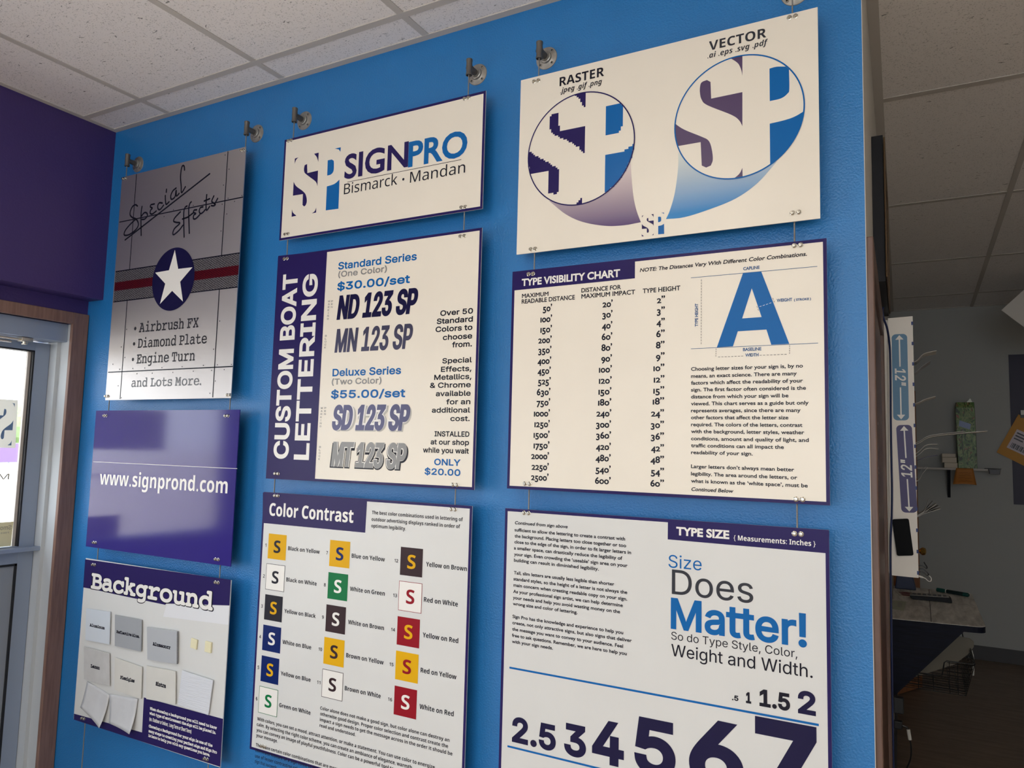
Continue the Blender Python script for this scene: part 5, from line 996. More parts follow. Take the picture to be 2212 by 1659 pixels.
for a, b in (((ly1 - 0.064, 1.112), (ly1 - 0.058, 1.884)), ((ly0 + 0.058, 1.112), (ly0 + 0.064, 1.884)), ((ly0 + .058, 1.878), (ly1 - .058, 1.884)),
             ((ly1 - 0.066, 0.12), (ly1 - 0.058, 1.045)), ((ly0 + .058, 1.037), (ly1 - .058, 1.045)), ((ly0 + .058, 0.12), (ly0 + .066, 1.045))):
    gk.box((leafx0 + 0.004, a[0], a[1]), (leafx1 + 0.0008, b[0], b[1]))
gk.build('gasket', 'alu_dark', leaf_o)
MB().box((leafx0 + 0.012, ly0 + .064, 0.12), (leafx1 - 0.006, ly1 - .066, 1.037)).build('kick_panel', 'panel_grey', leaf_o)
MB().box((leafx0 + 0.018, ly0 + .06, 1.112), (leafx0 + 0.026, ly1 - .06, 1.884)).build('glass', 'glass', leaf_o)
MB().box((leafx0 + 0.018, ly1 - .0645, 1.112), (leafx0 + 0.03, ly1 - .0755, 1.884)).build('glazing_bead', 'tee', leaf_o)
MB().box((leafx1, ly0 + 0.01, 1.093), (leafx1 + 0.042, ly1 + 0.008, 1.109)).build('push_bar', 'alu', leaf_o, bevel=0.002)
cl = MB(); cl.box((-3.062, -0.228, 1.9065), (-3.022, -0.186, 1.9225)); cl.box((-3.052, -0.62, 1.909), (-3.034, -0.22, 1.917)); cl.box((-3.06, -0.62, 1.898), (-3.046, -0.25, 1.9055)); cl.tube([(-3.042, -0.207, 1.896), (-3.042, -0.207, 1.923)], 0.011); cl.box((-3.0995, -0.95, 1.86), (-3.04, -0.6, 1.915))
cl.build('door_closer', 'screw', door, bevel=0.002)
# ------------------------------------------------------------------ outside
gm = mat('pale_sandy_road', (206, 198, 188), 0.9, var=0.10, vscale=0.4, stretch=(1, 0.2, 1))
struct(MB().box((-160, -120, -0.4), (-3.3, 120, -0.16)).build('ground_outside', gm))
# window decals on the door glass, printed to be read from the street
gx = leafx0 + 0.0275
dm = MB(); dm.add([(gx, -0.60, 1.494), (gx, -0.168, 1.494), (gx, -0.174, 1.682), (gx, -0.60, 1.682)], [(0, 1, 2, 3)])
dec_white = mat('frosted_white_decal', (226, 224, 214), 0.5); dec_blue = mat('faded_blue_decal', (120, 150, 190), 0.5)
for m_ in (dec_white, dec_blue):                       # thin vinyl lets daylight through
    nt = m_.node_tree; tl = nt.nodes.new('ShaderNodeBsdfTranslucent'); tl.inputs[0].default_value = tuple(c * 0.55 for c in m_.node_tree.nodes['Principled BSDF'].inputs['Base Color'].default_value[:3]) + (1,)
    ad = nt.nodes.new('ShaderNodeMixShader'); ad.inputs[0].default_value = 0.4; nt.links.new(nt.nodes['Principled BSDF'].outputs[0], ad.inputs[1]); nt.links.new(tl.outputs[0], ad.inputs[2]); nt.links.new(ad.outputs[0], nt.nodes['Material Output'].inputs[0])
for k, mm in (('decal', dec_white),): decal_o = tag(dm.build('window_decal', mm, leaf_o), 'white square decal with a blue letter mark')
lm = MB()
def dflip(u, v): return (gx + 0.0006, -0.184 - u * 0.13, 1.503 + v * 0.168)
for d in DECAL:
    a = pairs(d); t = tessellate_polygon([[Vector((p[0], p[1], 0)) for p in a]]); lm.add([dflip(*p) for p in a], [tuple(q) for q in t])
lm.build('lettering', dec_blue, decal_o)
nm = MB().add([(gx, -0.40, 1.113), (gx, -0.154, 1.113), (gx, -0.152, 1.207), (gx, -0.40, 1.207)], [(0, 1, 2, 3)])
notice = tag(nm.build('window_notice', mat('pale_yellow_notice', (232, 226, 186), 0.6), leaf_o), 'pale yellow notice read from outside')
def mirrored(name, s, fk, yr, z, wd, cap, m, parent):
    t_ = MB(); tmp = MB(); set_text(tmp, 0, fk, s, 0, 0, wd, cap, 0.0, 0, '')
    t_.add([(gx + 0.0006, yr - p[0], z + p[2]) for p in tmp.v], tmp.f); return t_.build(name, m, parent)
fad = mat('faded_grey_lettering', (150, 150, 140), 0.6)
mirrored('lettering', 'Smoke', 'inter', -0.158, 1.178, 0.062, 0.016, fad, notice)
mirrored('lettering', 'FREE', 'inter', -0.166, 1.163, 0.03, 0.006, fad, notice)
mirrored('lettering', 'Mandan', 'inter', -0.182, 1.372, 0.2, 0.022, fad, leaf_o)
# ------------------------------------------------------------------ the street beyond the glass
def out_pt(t, s=0.0): return Vector((-0.889 * t - 0.458 * s, -1.794 + 0.458 * t - 0.889 * s * -1, -0.16))
p = out_pt(46)
f_ = thing('chain_fence', p, 'low wire fence with posts across the road outside', 'fence')
mesh_m = mat('grey_fence_wire', (150, 160, 176), 0.5)
for k in range(-3, 7): MB().tube([out_pt(46, k * 2.0), out_pt(46, k * 2.0) + Vector((0, 0, 1.5))], 0.04, 6).build('post', mesh_m, f_)
mb = MB()
for z in (0.15, 0.5, 0.85, 1.2, 1.45): mb.tube([out_pt(46, -6) + Vector((0, 0, z)), out_pt(46, 12) + Vector((0, 0, z))], 0.025, 6)
mb.build('rails', mesh_m, f_)
a, b = out_pt(45.85, -0.9), out_pt(45.85, 1.6); nrm = (b - a).cross(Vector((0, 0, 1))).normalized() * 0.03
b_ = MB().prism([a + Vector((0, 0, 0.5)), b + Vector((0, 0, 0.5)), b + Vector((0, 0, 1.45)), a + Vector((0, 0, 1.45))], nrm)
tag(b_.build('fence_banner', mat('purple_banner', (104, 82, 132), 0.7), origin=a), 'purple banner tied to the wire fence outside', 'banner')
p = out_pt(34, -1.55)
br = thing('street_barricade', p, 'orange and white striped road barricade outside the door', 'barricade')
om = mat('orange_reflective', (226, 122, 40), 0.5); wm = mat('white_reflective', (240, 236, 226), 0.5)
d_ = (out_pt(34, 1) - out_pt(34, 0)); nn = d_.cross(Vector((0, 0, 1))).normalized() * 0.04
for z in (0.55, 0.95, 1.3):
    q0 = p + d_ * -0.9 + Vector((0, 0, z)); pm = MB().prism([q0, q0 + d_ * 1.8, q0 + d_ * 1.8 + Vector((0, 0, 0.22)), q0 + Vector((0, 0, 0.22))], nn).build('plank', wm, br)
    s_ = MB()
    for k in range(4):
        e = q0 + d_ * (0.12 + k * 0.43) - nn * 0.15; s_.prism([e, e + d_ * 0.2, e + d_ * 0.28 + Vector((0, 0, 0.22)), e + d_ * 0.08 + Vector((0, 0, 0.22))], nn * 1.3)
    s_.build('stripes', om, pm)
for k in (-0.8, 0.8): MB().tube([p + d_ * k, p + d_ * k + Vector((0, 0, 1.55))], 0.04, 6).build('leg', mesh_m, br)
lv = mat('hazy_green_leaves', (120, 140, 104), 0.9, var=0.25, vscale=0.8)
for k, (t, s, r, h) in enumerate(((150, 1.0, 7.0, 6.5),)):
    c = out_pt(t, s); m_ = MB()
    for j in range(14):
        rr = r * random.uniform(0.25, 0.5); cc = c + Vector((random.uniform(-r, r) * 0.6, random.uniform(-r, r) * 0.8, rr * 0.8 + random.uniform(0, h - rr)))
        m_.lathe(cc, (0, 0, 1), [(0, -rr)] + [(rr * math.sin(PI * i / 6), -rr * math.cos(PI * i / 6)) for i in range(1, 6)] + [(0, rr)], 9)
    tr_ = thing('distant_tree', c, 'hazy green tree far across the road, seen through the door glass', 'tree')
    m_.build('foliage', lv, tr_); MB().tube([c, c + Vector((0, 0, 2.0))], 0.3, 6).build('trunk', 'casing', tr_)
gr = MB().add([out_pt(75, -60) + Vector((0, 0, 0.02)), out_pt(75, 60) + Vector((0, 0, 0.02)), out_pt(150, 90) + Vector((0, 0, 0.02)), out_pt(150, -90) + Vector((0, 0, 0.02))], [(0, 1, 2, 3)])
tag(gr.build('grass', mat('pale_summer_grass', (168, 180, 116), 0.9, var=0.2, vscale=0.5)), 'pale green grass strip beyond the road', 'grass', kind='stuff')

# ------------------------------------------------------------------ pipe brackets and wire ropes
BR = [(-2.729, 2.640), (-2.058, 2.641), (-1.828, 2.643), (-1.133, 2.647), (-0.903, 2.642), (-0.239, 2.646)]
WHERE = ['above the grey metal sign, nearest the purple wall', 'above the right corner of the grey metal sign', 'above the left corner of the small logo sign in the middle column',
         'above the right corner of the small logo sign in the middle column', 'above the left corner of the board with two big circles', 'above the right corner of the board with two big circles']
def make_bracket():
    r = thing('pipe_bracket', (0, -0.004, 0), 'x', 'bracket', 'pipe brackets holding the signs')
    fl = MB().lathe((0, 0.004, 0), (0, -1, 0), [(0, 0), (0.033, 0), (0.0335, 0.003), (0.032, 0.0055), (0.022, 0.007), (0.0175, 0.009), (0.0165, 0.014), (0.0135, 0.0155), (0.0135, 0.018), (0, 0.018)], 40).build('flange', 'steel', r, smooth=True)
    for k in range(4):
        a = PI / 4 + k * PI / 2; c = (0.0255 * math.cos(a), -0.0025, 0.0255 * math.sin(a))
        MB().lathe(c, (0, -1, 0), [(0, 0.0012), (0.0022, 0.0013), (0.0024, 0.0004)], 12).build('screw_hole', 'hole', fl)
        MB().lathe(c, (0, -1, 0), [(0.0024, 0.0), (0.0026, 0.0022), (0.0038, 0.0018), (0.0042, 0.0)], 14).build('screw_rim', 'steel', fl, smooth=True)
    MB().lathe((0, -0.011, 0), (0, -1, 0), [(0.0095, 0), (0.0095, 0.03), (0.0105, 0.032), (0.0105, 0.037)], 24).build('stub_pipe', 'steel_dark', r, smooth=True)
    MB().lathe((0, -0.046, -0.024), (0, 0, 1), [(0, 0.0032), (0.0068, 0.003), (0.0072, 0), (0.0094, 0.0002), (0.0098, 0.004), (0.0088, 0.006), (0.0084, 0.012), (0.0092, 0.026), (0.0087, 0.040), (0.0092, 0.042), (0.0098, 0.045), (0.0094, 0.049), (0.0076, 0.050), (0, 0.0505)], 28).build('elbow', 'steel_dark', r, smooth=True)
    return r
def copy_tree(o, parent=None):
    c = o.copy(); COL.objects.link(c)
    if parent is not None: c.parent = parent
    for ch in [q for q in bpy.data.objects if q.parent == o]: copy_tree(ch, c)
    return c
proto = make_bracket()
for i, (x, z) in enumerate(BR):
    o = proto if i == 0 else copy_tree(proto)
    o.location = (x, -0.004, z); o['label'] = 'iron pipe bracket ' + WHERE[i]
CW = ['leftmost wire rope, by the purple wall, running through the grey metal sign', 'wire rope on the right side of the grey metal sign and the plain purple board', 'wire rope on the left side of the middle column of signs', 'wire rope on the right side of the middle column of signs',
      'wire rope on the left side of the board with two big circles', 'rightmost wire rope, nearest the end of the blue wall']
CB = ['bg', 'bg', 'cc', 'cc', 'size', 'size']
for i, (x, z) in enumerate(BR):
    n = CB[i]; zb = SIGNS[n][2] + 0.012
    if n == 'bg': zb = 0.12
    tag(MB().tube([(x, -0.0465, z - 0.022), (x, -0.0465, (z + zb) / 2), (x, -0.0465, zb)], 0.0019, 8).build('wire_rope', 'cable', origin=(x, -0.0465, zb)), CW[i], 'cable', 'wire ropes the signs hang from')

# ------------------------------------------------------------------ the nine hanging signs
YS = -0.054
LABEL = {'fx': 'grey brushed metal sign headed Special Effects with a star roundel, top left', 'www': 'plain glossy purple board with a white web address', 'bg': 'purple and white board headed Background with material squares stuck on',
 'logo': 'white sign with the two-letter purple and blue logo, above the boat lettering prices', 'boat': 'white and purple price board headed Custom Boat Lettering', 'cc': 'white board headed Color Contrast with sixteen coloured squares',
 'rast': 'cream board with two big circles headed Raster and Vector', 'vis': 'cream Type Visibility Chart with a large blue letter A', 'size': 'white board headed Type Size with big dark numbers'}
PANEL = {'fx': 'brushed', 'www': 'gloss_purple', 'bg': 'offwhite', 'logo': 'cream', 'boat': 'cream', 'cc': 'offwhite', 'rast': 'cream', 'vis': 'cream', 'size': 'offwhite'}
ROOT = {}; PANEL_O = {}
for n, (x0, x1, z0, z1) in SIGNS.items():
    r = thing('hanging_sign', ((x0 + x1) / 2, YS, z0), LABEL[n], 'sign', 'signs hung in three columns on the blue wall'); ROOT[n] = r
    MB().box((x0, YS, z0), (x1, YS + 0.003, z1)).build('panel', PANEL[n], r)
    if n in ('logo', 'boat', 'cc', 'vis', 'size'):
        w_ = 0.0075; b = MB(); y = YS - 0.00025
        b.box((x0, y, z1 - w_), (x1, YS, z1)); b.box((x0, y, z0), (x1, YS, z0 + w_)); b.box((x0, y, z0 + w_), (x0 + w_, YS, z1 - w_)); b.box((x1 - w_, y, z0 + w_), (x1, YS, z1 - w_))
        b.build('border', 'purple', r)
for n, pts in SCREWS.items():
    for x, z in pts:
        for s in (-1, 1):
            cx = x + s * 0.0068
            h = MB().lathe((cx, YS, z), (0, -1, 0), [(0.0056, 0), (0.0058, 0.0012), (0.0044, 0.0018), (0.0043, 0.0052), (0.0034, 0.0064), (0.0018, 0.0065), (0.0016, 0.0045), (0, 0.0045)], 16)
            h.lathe((cx, YS + 0.003, z), (0, 1, 0), [(0, 0), (0.0022, 0), (0.0022, 0.01), (0, 0.01)], 8)
            h.build('screw_head', 'screw', ROOT[n], smooth=True)
LN = {'ink': 'black', 'purple': 'purple', 'blue': 'blue', 'white_print': 'white', 'gray': 'grey', 'navy': 'navy', 'silver': 'silver', 'steel_blue': 'steel blue', 'ink_gray': 'charcoal', 'ink_silver': 'silver grey', 'dark_gray': 'dark grey', 'pale': 'pale grey'}
acc = {}
for (n, fk, s, u0, v0, wd, cap, col, bold, shear, mode, lay) in TEXTS:
    if col.startswith('chip'): continue
    mb = acc.setdefault((n, col, lay if n in ('bg',) or col in ('pale', 'silver') or (n == 'boat' and lay > 2) else 3), MB())
    set_text(mb, YS - 0.0002 - 0.0002 * lay, fk, s, u0, v0, wd, cap, bold, shear, mode)
for (n, col, lay), mb in acc.items(): tag(mb.build('lettering', col, ROOT[n]), LN[col] + ' lettering')
acc = {}
NAME = {('fx', 'plate'): 'printed_metal_band', ('fx', 'red_plate'): 'printed_red_band', ('fx', 'navy'): 'roundel', ('fx', 'white_print'): 'star', ('fx', 'ink'): 'line_work', ('fx', 'ink_gray'): 'printed_rivets',
        ('www', 'white_print'): 'seam_line', ('bg', 'purple'): 'header_band', ('bg', 'patch'): 'white_patch', ('boat', 'purple'): 'header_band', ('cc', 'purple'): 'header_band', ('vis', 'purple'): 'header_band', ('size', 'purple'): 'header_band',
        ('logo', 'purple'): 'emblem', ('logo', 'blue'): 'emblem', ('rast', 'tail_purple'): 'fading_tail', ('rast', 'tail_blue'): 'fading_tail', ('vis', 'blue'): 'large_letter', ('vis', 'steel_blue'): 'rule_line', ('vis', 'ink'): 'dashed_line', ('vis', 'white_print'): 'dashed_line', ('size', 'blue'): 'rule_line'}
for (n, col, lay, kind, d) in SHAPES:
    shape(acc.setdefault((n, col, lay), MB()), YS - 0.0002 - 0.0002 * lay, kind, d)
for (n, col, lay), mb in acc.items():
    nm_ = NAME.get((n, col)) or {'rast': {2: 'disc', 3: 'emblem', 6: 'circle_outline'}.get(lay, 'graphic')}.get(n, 'graphic')
    tag(mb.build(nm_, col, ROOT[n]), (LN.get(col, col.replace('_', ' ')) + ' ' + nm_.replace('_', ' ')))
SW_ROOT = ROOT['cc']
for bc, fc, x0, z0, x1, z1 in SWATCHES:
    r = ROOT['cc']; y = YS - 0.0005
    cn = {'white_print': 'white', 'ink': 'black', 'royal': 'blue'}
    lab = '%s letter on %s square' % (cn.get(fc, fc), cn.get(bc, bc))
    q = MB()
    if bc == 'white_print':
        q.add([(x0, y - .0002, z0), (x1, y - .0002, z0), (x1, y - .0002, z1), (x0, y - .0002, z1)], [(0, 1, 2, 3)]); so = tag(q.build('colour_swatch', bc, r), lab)
        e = 0.0013; o = MB()
        for a, b in (((x0 - e, z0 - e), (x1 + e, z0)), ((x0 - e, z1), (x1 + e, z1 + e)), ((x0 - e, z0), (x0, z1)), ((x1, z0), (x1 + e, z1))): o.box((a[0], y - .0003, a[1]), (b[0], y, b[1]))
        o.build('outline', fc, so)
    else:
        q.add([(x0, y, z0), (x1, y, z0), (x1, y, z1), (x0, y, z1)], [(0, 1, 2, 3)]); so = tag(q.build('colour_swatch', bc, r), lab)
    g_ = MB(); w_, h_ = x1 - x0, z1 - z0; set_text(g_, y - 0.0005, 'sansb', 'S', x0 + w_ * 0.325, z0 + h_ * 0.26, w_ * 0.37, h_ * 0.49, 0, 0, ''); g_.build('lettering', fc, so)
# material samples on the Background board
CM = {'light': mat('sample_white_aluminium', (206, 214, 224), 0.4), 'mid': mat('sample_grey_aluminium', (160, 164, 170), 0.4), 'corr': mat('sample_silver_board', (178, 182, 188), 0.4), 'lex': mat('sample_clear_sheet', (198, 198, 198), 0.25, var=0.06, vscale=20),
      'light2': mat('sample_white_sheet', (214, 213, 208), 0.35, var=0.03, vscale=14), 'lined': mat('sample_ribbed_plastic', (216, 220, 228), 0.35, bump=0.8, bscale=14, stretch=(1, 1, 30)), 'curl': mat('sample_curled_vinyl', (206, 208, 212), 0.3, var=0.05, vscale=22)}
CL = {'light': 'white aluminium square', 'mid': 'grey reflective square', 'corr': 'silver corrugated square', 'lex': 'clear grey square', 'light2': 'white plastic square', 'lined': 'blank ribbed white square', 'curl': 'curled loose vinyl square'}
foam = mat('yellowed_foam_pad', (226, 220, 186), 0.8, bump=0.4, bscale=180)
rb = ROOT['bg']; chip_o = []
for i, (k, q) in enumerate(CHIPS):
    P = pairs(q)
    if k == 'curl':
        m_ = MB(); n = 10; gridv = []
        for a in range(n + 1):
            for b in range(n + 1):
                u, v = a / n, b / n
                x = (P[0][0] * (1 - u) + P[1][0] * u) * (1 - v) + (P[3][0] * (1 - u) + P[2][0] * u) * v; z = (P[0][1] * (1 - u) + P[1][1] * u) * (1 - v) + (P[3][1] * (1 - u) + P[2][1] * u) * v
                lift = 0.004 + 0.014 * (u * v) ** 2 + 0.006 * v ** 3 - 0.003 * math.sin(PI * u) * (1 - v)
                gridv.append((x, YS - lift, z))
        fs = [(a * (n + 1) + b, (a + 1) * (n + 1) + b, (a + 1) * (n + 1) + b + 1, a * (n + 1) + b + 1) for a in range(n) for b in range(n)]
        m_.add(gridv, fs); o = m_.build('material_sample', CM[k], rb, smooth=True); s_ = o.modifiers.new('solid', 'SOLIDIFY'); s_.thickness = 0.0006
    else:
        th = 0.003 if k != 'corr' else 0.006
        o = MB().prism([(x, YS - 0.004, z) for x, z in P], (0, -th, 0)).build('material_sample', CM[k], rb)
        cx = sum(p_[0] for p_ in P) / 4; cz = sum(p_[1] for p_ in P) / 4
        MB().box((cx - 0.02, YS - 0.004, cz - 0.02), (cx + 0.02, YS, cz + 0.02)).build('foam_pad', foam, o)
        if k == 'corr':
            fl_ = MB(); (xa, za), (xb, zb) = P[1], P[2]
            for j in range(26): 
                t_ = (j + .3) / 26; fl_.box((xa + (xb - xa) * t_ - 0.001, YS - 0.0095, za + (zb - za) * t_ - 0.0017), (xa + (xb - xa) * t_ + 0.0004, YS - 0.0045, za + (zb - za) * t_))
            fl_.build('flute', 'alu_dark', o)
        for (n, fk, s, u0, v0, wd, cap, col, bold, shear, mode, lay) in TEXTS:
            if col == 'chip%d' % i:
                t_ = MB(); set_text(t_, YS - 0.004 - th - 0.0003, fk, s, u0, v0, wd, cap, bold, shear, mode); t_.build('lettering', 'ink', o)
    tag(o, CL[k])
for q in PADS:
    P = pairs(q); tag(MB().prism([(x, YS, z) for x, z in P], (0, -0.006, 0)).build('foam_pad', foam, rb, bevel=0.0015), 'bare yellowed adhesive pad')

# ------------------------------------------------------------------ passage into the back room
def XW(y): return XE - 0.0195 * y
def wprism(mb, y0, y1, z0, z1, d0, d1): return mb.prism([(XW(y0) + d0, y0, z0), (XW(y1) + d0, y1, z0), (XW(y1) + d1, y1, z0), (XW(y0) + d1, y0, z0)], (0, 0, z1 - z0))
od = struct(empty('door_2', (XE, 0.55, 0)))
m_ = MB(); wprism(m_, 0.006, 0.07, 0, 2.03, -0.001, 0.016); wprism(m_, 1.06, 1.13, 0, 2.03, -0.001, 0.016); wprism(m_, 0.0701, 1.0599, 1.965, 2.03, -0.001, 0.0158); m_.build('casing', 'casing_dark', od, bevel=0.003)
m_ = MB(); wprism(m_, 0.0705, 1.0595, 0.01, 1.964, 0.0005, 0.006); dl = m_.build('door_leaf', 'door_wood', od)
m_ = MB(); wprism(m_, 0.0705, 0.085, 0.01, 1.964, 0.006, 0.011); wprism(m_, 1.045, 1.0595, 0.01, 1.964, 0.006, 0.011); m_.build('stop_bead', 'casing_dark', od)
chrome = mat('polished_chrome', (215, 215, 212), 0.08, 1.0)
def letter_bar(z0, z1, kind):
    q = MB(); yb = 0.12; x_ = XW(0.15) + 0.0062
    if kind == 'I': q.box((x_, yb, z0), (x_ + 0.008, yb + 0.012, z1)); q.box((x_, yb + .012, z1 - 0.009), (x_ + 0.0078, yb + 0.04, z1))
    elif kind == 'O':
        c = (z0 + z1) / 2; n = 24
        ring = [(math.cos(2 * PI * k / n), math.sin(2 * PI * k / n)) for k in range(n)]; vs_ = []
        for r_, xx in ((1, x_), (1, x_ + 0.008), (0.62, x_ + 0.008), (0.62, x_)): vs_ += [(xx, yb + 0.02 + 0.02 * r_ * a, c + (z1 - z0) / 2 * r_ * b) for a, b in ring]
        q.add(vs_, [(j * n + k, j * n + (k + 1) % n, ((j + 1) % 4) * n + (k + 1) % n, ((j + 1) % 4) * n + k) for j in range(4) for k in range(n)])
    else:
        q.box((x_, yb, z0), (x_ + 0.008, yb + 0.010, z1))
        for zz in (z0, (z0 + z1) / 2 - .003, z1 - 0.007): q.box((x_, yb + .01, zz), (x_ + 0.0078, yb + 0.035, zz + 0.007))
    return q
for z0, z1, k in ((1.579, 1.621, 'I'), (1.527, 1.567, 'O'), (1.478, 1.521, 'O'), (1.442, 1.474, 'E'), (1.402, 1.437, 'E')): tag(letter_bar(z0, z1, k).build('chrome_letter', chrome, od), 'shiny chrome letter')
# framed board over the inner door
fb = thing('framed_board', (XW(0.9), 0.9, 2.055), 'black-sided framed board with a gilt front edge hung above the inner door', 'frame')
m_ = MB(); wprism(m_, 0.60, 1.20, 2.056, 2.50, 0.0005, 0.031); m_.build('box_side', mat('matt_black_canvas', (22, 24, 32), 0.7, bump=0.3, bscale=40), fb)
gilt = mat('dull_gilt_wood', (92, 70, 46), 0.5, 0.2, bump=0.4, bscale=30, stretch=(1, 1, 3)); m_ = MB()
wprism(m_, 0.59, 0.64, 2.066, 2.49, 0.032, 0.037); wprism(m_, 1.16, 1.21, 2.066, 2.49, 0.032, 0.037); wprism(m_, 0.64, 1.16, 2.44, 2.49, 0.032, 0.0365); wprism(m_, 0.64, 1.16, 2.066, 2.115, 0.032, 0.0365); m_.build('gilt_frame', gilt, fb, bevel=0.003)
m_ = MB(); wprism(m_, 0.64, 1.16, 2.115, 2.44, 0.0312, 0.034); m_.build('picture', mat('dark_brown_picture', (62, 48, 40), 0.5, var=0.3, vscale=6), fb)
cb = MB().tube(curve3([(-0.098, 1.0, 2.053), (-0.101, 1.0, 2.10 - 0.06), (-0.098, 1.01, 2.015), (-0.089, 1.04, 1.985), (-0.0842, 1.1, 1.93), (-0.0835, 1.1, 1.836), (-0.0855, 1.1, 1.68), (-0.0862, 1.1, 1.524), (-0.0862, 1.1, 1.43), (-0.089, 1.1, 1.34), (-0.094, 1.1, 1.25), (-0.096, 1.1, 1.10), (-0.1, 1.12, 0.5), (-0.1, 1.14, 0.01)]), 0.0035, 8)
tag(cb.build('network_cable', mat('dark_blue_cable', (24, 40, 84), 0.4), origin=(-0.1, 1.1, 0.0)), 'dark blue cable running down beside the white paper rack', 'cable')
# the paper rack with its white end panel
ry0, ry1 = 1.15, 1.42; rk = thing('paper_rack', (-0.05, 1.3, 1.134), 'tall white paper rack with two 12-inch arrows on its end panel', 'rack')
white_p = mat('white_foam_board', (242, 238, 231), 0.5)
MB().prism([(-0.0895, ry0, 2.04), (-0.0995, ry0, 1.135), (-0.0122, ry0, 1.134), (-0.0115, ry0, 2.043)], (0, 0.006, 0)).build('end_panel', white_p, rk)
MB().box((XW(1.3) + 0.002, ry0 + 0.0065, 1.14), (-0.0905, ry1, 2.035)).build('back_panel', white_p, rk)
shelf_z = [1.151 + 0.0722 * k for k in range(13)]
shelf_m = mat('blue_shelf_board', (52, 70, 128), 0.5)
for k, z in enumerate(shelf_z):
    q = MB().box((-0.090, ry0 + 0.0065, z - 0.0015), (-0.0125, ry1, z + 0.0015)); q.box((-0.0165, ry0 - 0.0006, z - 0.006), (-0.0105, ry0 + 0.007, z + 0.006)); q.build('shelf', shelf_m, rk)
def rrect(c0, c1, hw, y, mb, r=0.014):
    """rounded strip from c0 (top centre) to c1 (bottom centre) in the panel plane"""
    a = Vector((c0[0], c0[1])); b = Vector((c1[0], c1[1])); d = (b - a).normalized(); n = Vector((-d.y, d.x)); lp = []
    for base, s1, s2 in ((a, 1, 1), (b, -1, 1), (b, -1, -1), (a, 1, -1)):
        c = base + d * r * s1 + n * (hw - r) * s2
        st = {(1, 1): 0, (-1, 1): 1, (-1, -1): 2, (1, -1): 3}[(s1, s2)]
        for k in range(7):
            an = (k / 6) * PI / 2
            e = {0: (-d * math.cos(an) + n * math.sin(an)), 1: (n * math.cos(an) + d * math.sin(an)), 2: (d * math.cos(an) - n * math.sin(an)), 3: (-n * math.cos(an) - d * math.sin(an))}[st]
            lp.append(c + e * r)
    flat(mb, y, [[(p_.x, p_.y) for p_ in lp]])
def arrow_strip(c0, c1, hw, col, up_, txt0, lab):
    q = MB(); rrect(c0, c1, hw, ry0 - 0.0005, q); so = tag(q.build('printed_strip', col, rk), lab)
    a = Vector(c0); b = Vector(c1); d = (b - a).normalized(); n = Vector((-d.y, d.x)); L_ = (b - a).length; g_ = MB(); y = ry0 - 0.0009
    def quad(s0, s1, w0, w1): 
        lp = [a + d * s0 + n * w0, a + d * s1 + n * w1, a + d * s1 - n * w1, a + d * s0 - n * w0]; g_.add([(p_.x, y, p_.y) for p_ in lp], [(0, 1, 2, 3)])
    quad(0.004, 0.020, 0.0003, 0.013); quad(0.020, L_ * 0.38, 0.0022, 0.0022); quad(L_ * 0.62, L_ - 0.020, 0.0022, 0.0022); quad(L_ - 0.020, L_ - 0.004, 0.013, 0.0003)
    t_ = MB(); set_text(t_, 0, 'inter', '12"', 0, 0, 0.062, 0.034, 0.03, 0.12, '')
    mid = a + d * (L_ * 0.5)
    if up_: e1, e2 = -d, (n if n.x < 0 else -n)
    else: e1, e2 = d, (n if n.x > 0 else -n)
    V = [(mid + e1 * (p_[0] - 0.031) + e2 * (p_[2] - 0.0165), p_[1]) for p_ in t_.v]; g_.add([(p_.x, y + d_y, p_.y) for p_, d_y in V], t_.f)
    g_.build('lettering', 'white_print', so)
arrow_strip((-0.0545, 1.981), (-0.0545, 1.674), 0.0245, mat('steel_blue_print', (84, 132, 168), 0.4), False, 0, 'steel blue arrow strip')
arrow_strip((-0.0465, 1.658), (-0.0355, 1.354), 0.0245, mat('dark_purple_print', (62, 54, 110), 0.4), True, 0, 'dark purple arrow strip')
# phone stuck on the end panel
q = []; cr = [(-0.0895, 1.328), (-0.0380, 1.334), (-0.0255, 1.2095), (-0.0765, 1.2035)]
for i in range(4):
    p0, p1, p2 = Vector(cr[i - 1]), Vector(cr[i]), Vector(cr[(i + 1) % 4]); a = p1 + (p0 - p1).normalized() * 0.007; b = p1 + (p2 - p1).normalized() * 0.007
    for k in range(5): t_ = k / 4; c = a.lerp(p1, t_).lerp(p1.lerp(b, t_), t_); q.append((c.x, ry0 - 0.0006, c.y))
ph = tag(MB().prism(q, (0, -0.008, 0)).build('smartphone', mat('black_phone_case', (8, 9, 13), 0.5, spec=0.1), bevel=0.001, origin=(-0.057, 1.145, 1.2)), 'black smartphone fixed low on the white rack end panel', 'phone')
